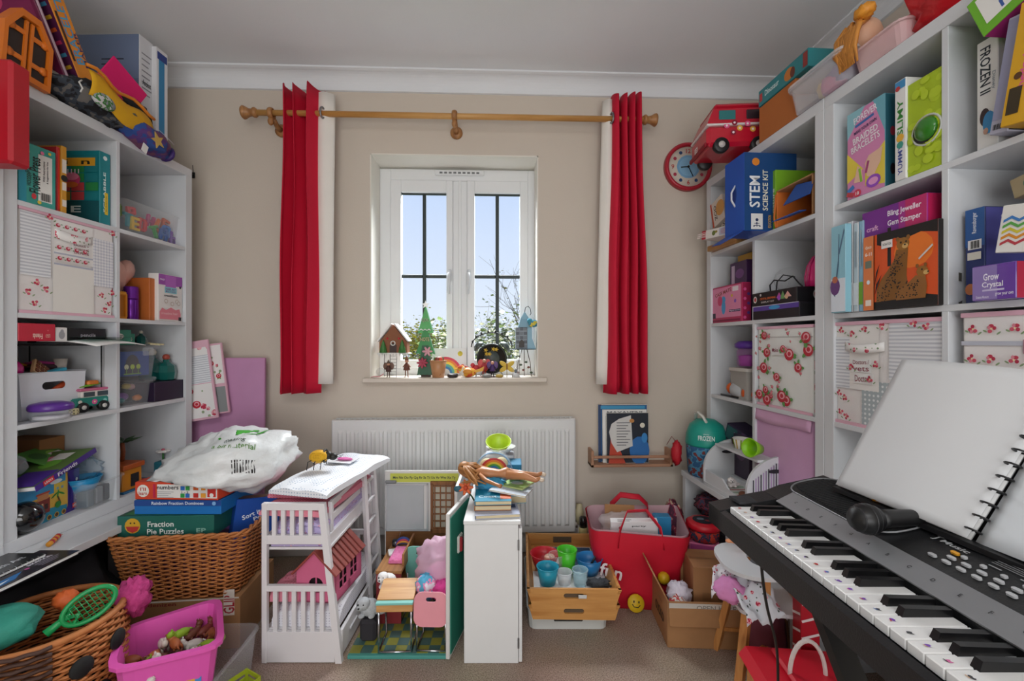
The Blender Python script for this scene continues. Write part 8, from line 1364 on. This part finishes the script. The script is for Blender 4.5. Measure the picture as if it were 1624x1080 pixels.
M_ = U.at(U.hit(1618, 312, .02)[0]+.01, .1, SH[2]+.2385) @ R('Y', -12); carton('photo_box', 'small tan photo box on the jigsaw at right edge', 'box', M_, (.09, .1, .045), '#9a8a6a', {'f': [('c', .4, .5, .3, .3, '#3f6a5a'), ('c', .4, .5, .2, .22, '#7a3a2a'), ('r', .8, .5, .2, .7, '#c9b890')]})
# wire ring leaning on the near bookcase
one('wire_hoop', MB().tube([(.075*math.cos(a_), 0, .075*math.sin(a_)) for a_ in [2*PI*i/30 for i in range(30)]], .0012, 5, 0, None, True), mat('#c9ccd0', .3), 'thin clear hoop leaning against the bookcase upright', 'hoop', U.at(U.hit(1318, 735, -.03)[0], -.012, ZU+.08))
# ------------------------------------------------------------------ on and under the right bench
BM_ = T(BR.x, BR.y, 0) @ R('Z', math.degrees(ang)+.6); inv = BM_.inverted()
def bl_at(px, py, z=ZU): return inv @ Pz(px, py, z)
bp_ = bl_at(1112, 752); fz = thing('toy_bucket', 'teal domed toy bucket with white handle on right bench', 'bucket', BM_ @ T(bp_.x+.01, bp_.y+.02, ZU+.001)); rr = .092
part(fz, 'body', MB().lathe([(rr*.82, 0), (rr*.9, .008), (rr, .13), (rr, .15)], 28), pattern('blotch', '#2f5f8a', '#4f8fb0', 24, '#7a3a3a')); part(fz, 'dome_lid', MB().lathe([(rr*1.02, .148), (rr*1.04, .156), (rr*1.0, .2), (rr*.82, .245), (rr*.45, .27), (0, .276)], 28), mat('#1fa08f', .35)); part(fz, 'handle', MB().tube([(-.045, -.03, .262), (-.035, -.035, .295), (0, -.04, .305), (.035, -.035, .29), (.045, -.02, .258)], .008, 8, flat=.6), mat('#e4e2da', .4))
prints(fz, 'title_print', R('Z', 62) @ T(-.04, -rr*1.0, .18) @ R('X', 78), .08, .03, [('t', .5, .45, .75, 'FROZEN', '#d8f0ec', 0, .9), ('t', .5, 1.05, .22, 'Disney', '#b4dcd4', 0, .3)], lift=.012)
bp_ = bl_at(1072, 738); rp_ = thing('red_pouch', 'small red glittery pouch hanging at ledge end by bucket', 'pouch', T(*(Pw(1073, 718, 2.19)))); part(rp_, 'bag', blob((.05, .05, .12), 91, .3, 4), mat('#c01a2a', .6, bump=.3, bscale=40)); part(rp_, 'cord', MB().tube([(0, 0, .05), (-.012, .03, .075), (-.03, .05, .03)], .0015, 5), '#8a1420')
bp_ = bl_at(1113, 775); sl_ = .31; stl = thing('toy_stall', 'white toy shelf with rounded striped ends on right bench', 'toy shelf', BM_ @ T(bp_.x-.075, .004, ZU+.001) @ R('Z', 1)); hS, dS = .2, .19
def qround(d, h): return [(0, 0), (d, 0), (d, h)]+[(d-.04-(d-.04)*math.sin(PI/2*i/10), h*.35+(h*.65)*math.cos(PI/2*i/10)) for i in range(0, 11)]
for x, nm in ((0, 'end_panel'), (sl_, 'end_panel')):
    P_ = qround(dS, hS); inn = [(a_+dS*.6, b_+hS*.72) for a_, b_ in rrect(.05, .016, .0078, 5)]; out = [to_poly(a_, b_, dS*.6, hS*.72, P_) for a_, b_ in inn]; out = out
    e = part(stl, nm, MB().prism(P_, .012, 0, T(x, 0, 0) @ R('Z', 90) @ R('X', 90) ), WHITE)
    prints(e, 'handle_slot', T(x+.0125, 0, 0) @ R('Z', 90) @ R('X', 90), 1, 1, ([('r', .015+.0105*i, .055+.0035*min(i, 10), .005, .10+.007*min(i, 10), ['#8f7a9a', '#3a3a44', '#b59ac4'][i % 3]) for i in range(1, 17)] if x else [])+[('c', dS*.6, hS*.72, .03, .008, '#2a2a30')])
part(stl, 'base_board', B((sl_/2, dS/2, .006), (sl_, dS, .012)), WHITE); part(stl, 'top_shelf', B((sl_/2+.006, dS*.62, hS-.02), (sl_-.012, dS*.7, .01), .001), WHITE); part(stl, 'front_board', MB().prism([(0, 0), (sl_*.98, 0), (sl_*.98, .02), (sl_*.6, .03), (sl_*.45, .062), (0, .066)], .008, 0, T(.006, .012, .0) @ R('X', 90)), WHITE); part(stl, 'back_board', B((sl_/2, dS-.004, hS/2), (sl_-.01, .008, hS-.02)), WHITE)
sM = stl.matrix_world; zs = hS-.0145
def cup_extra(o):
    for i in range(10): a_ = 2*PI*i/10; part(o, 'stripe', MB().tube([(.0255*math.cos(a_), .0255*math.sin(a_), .004), (.0335*math.cos(a_), .0335*math.sin(a_), .044)], .0032, 4, flat=.5), '#8fb52c' if i % 2 else '#c9a83a')
cup('paper_cup', 'white paper cup with green stripes on the toy shelf', sM @ T(.135, .1, zs), .025, .034, .046, '#e8e6e0', 'cup', None, cup_extra); cup('small_pot', 'small tan toy pot behind the striped paper cup', sM @ T(.085, .12, zs), .016, .02, .03, '#b5713f', 'pot'); cup('small_pot', 'dark brown toy pot at far end of toy shelf', sM @ T(.04, .14, zs), .02, .024, .024, '#4a2a20', 'pot')
cup('green_beaker', 'lime green beaker lying on its side on toy shelf', sM @ T(.275, .085, zs+.035) @ R('Z', 15) @ R('X', 80), .02, .036, .055, '#8fce1e', 'beaker')
plush('soft_mouse', 'small white and brown soft toy on the toy shelf', sM @ T(.13, .06, .022) @ R('Z', 90), .036, '#e4d4cc'); carton('menu_card', 'striped menu card under the small soft toy', 'card', sM @ T(.17, .07, .0125) @ R('Z', -4), (.17, .1, .004), '#dfe4da', {'t': [('r', .2+.2*i, .5, .06, .9, ['#8fb59a', '#c9707a'][i % 2]) for i in range(4)]}); one('brown_toy', MB().ball((0, 0, .014), (.024, .016, .014)), mat('#7a4a34', .5), 'brown wooden egg at front of the toy shelf', 'toy', sM @ T(.24, .04, .0125))
# under the bench
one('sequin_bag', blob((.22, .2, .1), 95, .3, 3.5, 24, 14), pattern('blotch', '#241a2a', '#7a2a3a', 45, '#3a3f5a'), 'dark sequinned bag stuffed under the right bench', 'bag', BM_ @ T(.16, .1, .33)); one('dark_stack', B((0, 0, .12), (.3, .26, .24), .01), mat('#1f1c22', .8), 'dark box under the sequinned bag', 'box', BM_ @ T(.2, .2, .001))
px_ = bl_at(1110, 878, .13); carton('pink_toy_box', 'pink toy carton on carpet under the right bench', 'box', cf(.83, 1.9, .001) @ R('Z', -20), (.12, .11, .245), '#d8709a', {'f': [('r', .5, .85, .9, .25, '#b04a86'), ('c', .35, .5, .1, .14, '#d22b3a'), ('r', .35, .5, .1, .1, '#f0e0e4'), ('c', .72, .55, .08, .1, '#5a2a44')]})
tn = thing('red_tin', 'round red lidded tub on the pink toy carton', 'tub', cf(.83, 1.9, .248)); part(tn, 'body', MB().lathe([(.056, 0), (.062, .005), (.066, .05)], 24), pattern('blotch', '#8e1a24', '#24304a', 40, '#c23a2a')); part(tn, 'lid', MB().lathe([(.07, .05), (.072, .056), (.072, .07), (.06, .078), (0, .08)], 24), mat('#c4182a', .35)); prints(tn, 'lid_print', T(-.05, -.05, .0802), .1, .1, [('c', .5, .5, .45, .45, '#20242e'), ('c', .4, .6, .15, .12, '#6a7a8a'), ('c', .65, .4, .12, .1, '#8a2a34')])
one('floral_pouch', blob((.1, .16, .26), 97, .25, 3), pattern('blotch', '#4a2036', '#8a2a44', 36, '#b8a08a'), 'dark floral bag between red bag and right bench', 'bag', cf(.745, 2.03, .23)); one('pouch_base', B((0, 0, .06), (.09, .14, .12), .01), mat('#3a1a2a', .9), 'maroon box beneath the dark floral bag', 'box', cf(.745, 2.03, .001))
carton('striped_bag', 'red gift bag with white diagonal stripes beside bench', 'gift bag', cf(.885, 1.32, .001) @ R('Z', -12), (.05, .06, .36), '#b81428', {f: [('r', .5, .08+.14*i, 1.2 if f == 'x' else .98, .02, '#efe6e6', 22) for i in range(7)] for f in 'fl'})
# ------------------------------------------------------------------ doll high chair by the keyboard
hc = thing('doll_high_chair', 'doll high chair with white tray and splayed wooden legs', 'doll chair', cf(.84, 1.45, .001) @ R('Z', -8)); LW = wood('#b5743a', '#d09455', 9, 2); sz = .25
tops = [(-.085, -.07), (.075, -.07), (.075, .07), (-.085, .07)]
for x, y in tops: part(hc, 'leg', MB().bar((x, y, sz-.006), (x*1.45, y*1.5, 0), .024, .02), LW)
for s in (-1, 1): part(hc, 'side_stretcher', MB().bar((-.105, s*.09, .085), (.095, s*.09, .085), .018, .012), LW)
part(hc, 'cross_stretcher', MB().bar((-.1, -.088, .085), (.09, .088, .085), .016, .012), LW)
part(hc, 'seat', loft([sec(.22, .19, sz-.006, .02, 4), sec(.22, .19, sz+.006, .02, 4)]), WHITE); part(hc, 'backrest', B((.09, .0, sz+.065), (.014, .15, .12), .002), LW)
for s in (-1, 1): part(hc, 'arm_post', B((-.03, s*.08, sz+.06), (.02, .012, .11), .001), LW)
out = [(x-.05, y) for x, y in rrect(.2, .24, .09, 6)]; inn = [(x-.01, y) for x, y in rrect(.09, .1, .04, 6)]; part(hc, 'tray', MB().ring(out, inn, .012, 0, T(0, 0, sz+.115)), WHITE)
hM = hc.matrix_world
def cloth(name, label, M, size, m, seed, drop=.06, cat='doll clothes'):
    w, d = size; o = thing(name, label, cat, M); part(o, 'cloth', MB().grid(lambda u, v: ((u-.5)*w+.012*mnoise.noise(Vector((u*4, v*4, seed))), (v-.5)*d, .022*abs(mnoise.noise(Vector((u*5, v*5, seed+3))))+.02*math.sin(u*9+v*5)*.6-drop*max(0, .55-v)*1.8-.02*max(0, .3-u)), 22, 18, thick=.002), m); return o
cloth('doll_dress', 'floral doll dress draped over the high chair seat', hM @ T(-.07, -.09, sz+.075) @ R('Z', 14), (.13, .12), pattern('floral', '#dfe3ea', '#c22f4c', 34, '#4a5a52'), 3, .07); one('pink_blanket', blob((.1, .08, .07), 33, .3, 3), mat('#dd8fc4', .95, bump=.3, bscale=60), 'pink fleece bundled at left of the high chair', 'blanket', hM @ T(-.135, -.07, sz+.055)); cloth('doll_lace', 'lacy white and red doll skirt under the high chair tray', hM @ T(-.11, -.02, sz+.085) @ R('Z', -20), (.12, .13), pattern('floral', '#e9e6ea', '#c8455e', 46, '#6a4a5a'), 8, .06)
one('doll_hand', MB().tube([(0, 0, 0), (-.03, 0, .01), (-.055, 0, .012)], [.01, .008, .006], 8).ball((-.062, 0, .013), (.012, .009, .007)), mat('#e0986c', .5), 'doll arm reaching over the high chair tray', 'doll arm', hM @ T(-.03, .07, sz+.14))
one('maroon_bag', blob((.13, .12, .22), 36, .25, 3, flat=.95), mat('#8a4a5c', .9), 'dusky pink bag under the doll high chair', 'bag', hM @ T(.02, .06, .105))
# red toy trug
tr = thing('red_toy_chest', 'red wooden toy chest with white rope handle', 'toy chest', cf(.80, 1.17, .001) @ R('Z', -6)); RC = mat('#c9122a', .4); part(tr, 'body', B((0, 0, .085), (.25, .2, .17), .003), wood('#b5743a', '#d09455', 7, 0)); part(tr, 'lid', MB().prism([(-.14, 0), (.14, 0), (.12, .024), (-.12, .024)], .24, 0, T(0, .12, .172) @ R('X', 90)), RC); part(tr, 'lid_ridge', B((.02, 0, .205), (.16, .2, .016), .006), RC); part(tr, 'rope_handle', MB().tube([(-.01+.045*math.cos(a), 0, .205+.095*math.sin(a)) for a in [PI*i/14 for i in range(15)]], .0055, 8), mat('#e4d8d4', .8, bump=.4, bscale=200))
one('black_shoes', blob((.12, .1, .06), 37, .2, 3, flat=.8), mat('#17181a', .5), 'black bundle on the carpet under the keyboard', 'bundle', cf(.8, .98, .026))
# ------------------------------------------------------------------ keyboard on its stand
K0r, K0w = .452, 1.005; KM = cf(K0r, K0w, 0) @ R('Z', -90)   # local x towards the viewer, y to the back, z up
kb = thing('electronic_keyboard', 'black electronic keyboard with stickered keys', 'keyboard', KM @ T(0, 0, .69)); KL = .93; ZK = EYE-.356-.69
KBK = mat('#191a1c', .42, vary=.1, bump=.08, bscale=300); SIL = mat('#8f9194', .4, .4)
def yz(name, poly, x0, x1, m): return part(kb, name, MB().add([(x, y, z) for x in (x0, x1) for y, z in poly], [tuple(range(len(poly)-1, -1, -1)), tuple(range(len(poly), 2*len(poly)))]+[(i, (i+1) % len(poly), len(poly)+(i+1) % len(poly), len(poly)+i) for i in range(len(poly))]), m)
yz('key_bed', [(0, 0), (.125, 0), (.125, ZK-.016), (.014, ZK-.016), (.012, ZK-.01), (0, ZK-.014)], .0, KL, KBK)
PA = [(.125, 0), (.272, 0), (.272, .098), (.262, .104), (.16, ZK+.028), (.125, ZK+.014)]
yz('control_panel', PA, 0, KL, KBK); yz('end_cheek', [(0, 0), (.124, 0), (.124, ZK+.014), (.09, ZK+.008), (.0, ZK-.012)], -.001, .052, KBK)
yz('letter_strip', [(.121, ZK+.009), (.158, ZK+.0275), (.157, ZK+.03), (.12, ZK+.0115)], .055, KL, SIL)
gv = MB()
for i in range(14): gv.box((.012+.0028*i, .07+.0003*i, ZK+.004), (.0014, .06, .006), 0, None)
part(kb, 'vent_fins', gv, mat('#3a3b3e', .5))
NK = 36; PT = .0235; kx0 = K0w-.947
wk = MB().box((0, .052, 0), (PT-.0012, .1, .014), 0, None, 1, .0012); wk0 = wk.build('white_key', mat('#e9e9e8', .3, vary=.01), kb); bk_ = MB().add([(-.0055, .0, -.004), (.0055, 0, -.004), (.0055, .068, -.004), (-.0055, .068, -.004), (-.0045, .006, .011), (.0045, .006, .011), (.0045, .068, .009), (-.0045, .068, .009)], [(4, 5, 6, 7), (0, 1, 5, 4), (1, 2, 6, 5), (2, 3, 7, 6), (3, 0, 4, 7)]).build('black_key', mat('#0e0e10', .3), kb)
fw = fb_ = True; stk = random.Random(4); pal = ['#c2303a', '#7a4ab4', '#3f3f44', '#d8b08a', '#5a7ac0', '#d86aa4']
for i in range(NK):
    x = kx0+PT*(i+.5)
    if fw: o = wk0; fw = False
    else: o = wk0.copy(); COL.objects.link(o); o.parent = kb
    o.location = (x, .017, ZK-.007)
    if i % 7 in (0, 1, 3, 4, 5):
        if fb_: q = bk_; fb_ = False
        else: q = bk_.copy(); COL.objects.link(q); q.parent = kb
        q.location = (x+PT/2, .05, ZK)
    if i < 28: prints(o, 'key_sticker', T(-.004, .012, .0071), .008, .012, [('c', .5+stk.uniform(-.2, .2), .5, .3, .22, pal[stk.randrange(6)], stk.uniform(0, 90)), ('c', .7, .7, .14, .12, '#e9e9e8'), ('r', .5, .2, .6, .12, pal[stk.randrange(6)], stk.uniform(-30, 30))])
pang = math.atan2(.104-ZK-.028, .262-.16); PX = T(0, .16, ZK+.0285) @ R('X', math.degrees(pang))   # panel surface frame
gr = part(kb, 'speaker_grille', loft([[(.145+x, .052+y, z) for x, y in rrect(.25, .098, .04, 6)] for z in (0, .003)], None, 0, PX), mat('#0f1011', .6)); gb2 = MB()
for i in range(34): gb2.box((.033+.0068*i, .052, .0045), (.0022, .088-.03*abs(i-16.5)/17*(abs(i-16.5)/17)**3, .003), 0, PX)
part(gr, 'grille_slats', gb2, mat('#2a2b2d', .5)); part(kb, 'grille_trim', MB().tube([PX @ Vector((.145+x, .052+y, .003)) for x, y in rrect(.258, .106, .044, 6)], .0018, 5, 0, None, True), SIL)
prints(kb, 'maker_mark', PX @ T(.3, .055, .0005) @ R('Z', 0), .06, .02, [('t', .5, .5, .6, 'J Music', '#b4b6b8', 0, .9), ('c', .12, .9, .3, .1, '#9a9c9e')])
bt0 = None
def pbtn(x, y, w, c=None):
    global bt0
    if c or bt0 is None or w < .01:
        o = loft([[(a_*w/.012, b_*.006/.006, z) for a_, b_ in rrect(.012, .006, .0028, 3)] for z in (0, .003)], None, 0, None).build('button', mat(c or '#b9bbbd', .4), kb)
        if not c and w >= .01: bt0 = o
    else: o = bt0.copy(); COL.objects.link(o); o.parent = kb
    o.matrix_local = PX @ T(x, y, .0005)
for i in range(13): pbtn(.345+.021*i, .022, .012)
for i in range(9): pbtn(.36+.021*i, .036, .012)
for i in range(7): pbtn(.365+.026*i, .05, .007)
pbtn(.352, .05, .012, '#e0a02a')
pr = [('r', .05+.12*i, .2, .05, .05, '#9a9c9e') for i in range(8)]
for k in range(3): pr += [('r', .1+.32*k, .86, .12, .05, '#d8a03a')]+lines(.12+.32*k, .74, .2, 5, .1, '#8a8c8e', .03)
prints(kb, 'panel_print', PX @ T(.38, .052, .0004), .32, .045, pr); prints(kb, 'strip_letters', T(0, .123, ZK+.0127) @ R('X', 26.5), KL, .036, [('t', .1+.04*i, .5, .16, 'CDEFGAB'[i % 7], '#2a2b2d') for i in range(20)])
# stand
sd = thing('keyboard_stand', 'black X-frame stand carrying the keyboard', 'stand', KM); STB = mat('#131416', .45)
for y in (.06, .22): part(sd, 'support_arm', MB().tube([(-.06 if y < .1 else .0, y, .672), (KL-.1, y, .672)], .0165, 10), STB)
part(sd, 'rubber_cap', MB().tube([(-.075, .06, .672), (-.02, .06, .672)], .021, 14), mat('#1b1c1e', .8, bump=.3, bscale=200))
part(sd, 'cross_leg', MB().bar((.12, .14, .655), (.66, .14, .02), .04, .022), STB); part(sd, 'cross_leg', MB().bar((.66, .17, .655), (.12, .17, .02), .04, .022), STB)
for x in (.12, .66): part(sd, 'foot_bar', B((x, .15, .012), (.03, .36, .024), .005), STB)
# microphone and its lead
mp = KM @ T(.205, .205, .0); mi_ = thing('microphone', 'black karaoke microphone lying on the keyboard', 'microphone', cf(.598, .735, .803) @ R('Z', 3) @ R('Y', 90)); part(mi_, 'head', MB().lathe([(0, -.03), (.016, -.026), (.024, -.012), (.025, 0), (.021, .012), (.018, .016)], 20), mat('#0d0d0e', .4)); part(mi_, 'handle', MB().lathe([(.018, .016), (.0145, .03), (.0125, .11), (.0115, .115), (0, .116)], 18), mat('#151516', .45))
for z in (-.02, -.012, -.004, .004): part(mi_, 'grille_ring', MB().tube([(.0245*math.cos(a)*(1-.25*abs(z+.002)/.02), .0245*math.sin(a)*(1-.25*abs(z+.002)/.02), z) for a in [2*PI*i/20 for i in range(20)]], .0016, 5, 0, None, True), mat('#232325', .4))
def crv(pts, n=8):
    P_ = [Vector(p) for p in pts]; out = []
    for i in range(len(P_)-1):
        a, b, c, d = P_[max(i-1, 0)], P_[i], P_[i+1], P_[min(i+2, len(P_)-1)]
        for k in range(n): t = k/n; out.append(.5*((2*b)+(c-a)*t+(2*a-5*b+4*c-d)*t*t+(3*b-a-3*c+d)*t**3))
    return out+[P_[-1]]
one('microphone_lead', MB().tube(crv([Pw(1448, 806, .80), Pw(1410, 803, .83), Pw(1340, 812, .85), Pw(1290, 822, .86), Pw(1255, 842, .87), Pw(1225, 858, .87), Pw(1210, 875, .86), Pw(1208, 900, .86), Pw(1216, 960, .88), Pw(1232, 1030, .95), Pw(1234, 1110, 1.0)]), .0028, 6), BLACK, 'thin black lead hanging over the keyboard front', 'cable')
# sheet music
Bl, Br, Tl = Pw(1325, 768, .9), Pw(1533, 853, .665), Pw(1438, 574, .885); Tr = Tl+(Br-Bl)*1.0
bk2 = thing('music_book', 'spiral-bound music book with blank white page turned', 'music book', T(Bl)); nrm = (Tl-Bl).cross(Br-Bl).normalized()
def page(bulge, off): return lambda u, v: (Br-Bl)*u+(Tl-Bl)*v-nrm*bulge*math.sin(u*PI)*(1-.3*v)+nrm*(.02*u*v-.012*v)+nrm*off
part(bk2, 'turned_page', MB().grid(page(.012, 0), 18, 18, thick=.0008), mat('#d3d4d5', .75, vary=.02)); part(bk2, 'page_block', MB().grid(page(.004, .006), 10, 6, thick=.004), mat('#d9d9d8', .8))
ex = (Br-Bl); part(bk2, 'right_page', MB().grid(lambda u, v: ex*(1.02+u*.98)+(Tl-Bl)*v+nrm*(.01-.012*math.sin(u*PI)), 14, 10, thick=.003), mat('#dfe4e8', .75, vary=.02))
pv = (Br-Bl).length; ph2 = (Tl-Bl).length; Xp = Matrix((((ex.x/pv), (Tl-Bl).x/ph2, -nrm.x, 0), (ex.y/pv, (Tl-Bl).y/ph2, -nrm.y, 0), (ex.z/pv, (Tl-Bl).z/ph2, -nrm.z, 0), (0, 0, 0, 1)))
for i in range(12):
    o_ = ex*1.01+(Tl-Bl)*(.05+.08*i); part(bk2, 'spiral_loop', MB().tube([o_+ex.normalized()*.009*math.cos(a)-nrm*.009*math.sin(a) for a in [2*PI*k/10 for k in range(10)]], .0016, 5, 0, None, True), BLACK)
prints(bk2, 'notes', T(ex*1.02-nrm*.004) @ Xp @ T(.03, .02, 0), .18, .25, [('r', .3, .3, .06, .03, '#23242a'), ('r', .45, .36, .2, .006, '#23242a', 25), ('r', .5, .7, .8, .004, '#6a6c70'), ('r', .5, .68, .8, .004, '#6a6c70'), ('r', .5, .66, .8, .004, '#6a6c70')], lift=.004)
rest = thing('music_rest', 'thin black music rest at back of the keyboard', 'music rest', T(Bl)); part(rest, 'ledge', MB().bar(Vector((0, 0, -.006))+nrm*.004, ex*1.9+Vector((0, 0, -.006))+nrm*.004, .02, .008), BLACK); part(rest, 'back_plate', MB().grid(lambda u, v: ex*(.1+1.7*u)+(Tl-Bl)*.6*v+nrm*.016, 2, 2, thick=.003), BLACK)
for i, (c, nm) in enumerate((('#e0962a', 'orange'), ('#8f7ab4', 'lilac'), ('#6a3f94', 'purple'), ('#1d1d20', 'black'))): p = Pw(1411+17*i, 790+7*i, .80-.012*i)+Vector((0, 0, -.012)); one('crayon_box', B((0, 0, .013), (.014, .05, .026), .001), mat(c, .4), '%s pen packet on the keyboard behind the microphone' % nm, 'pens', T(p) @ R('Z', 20), 'pen packets on the keyboard')
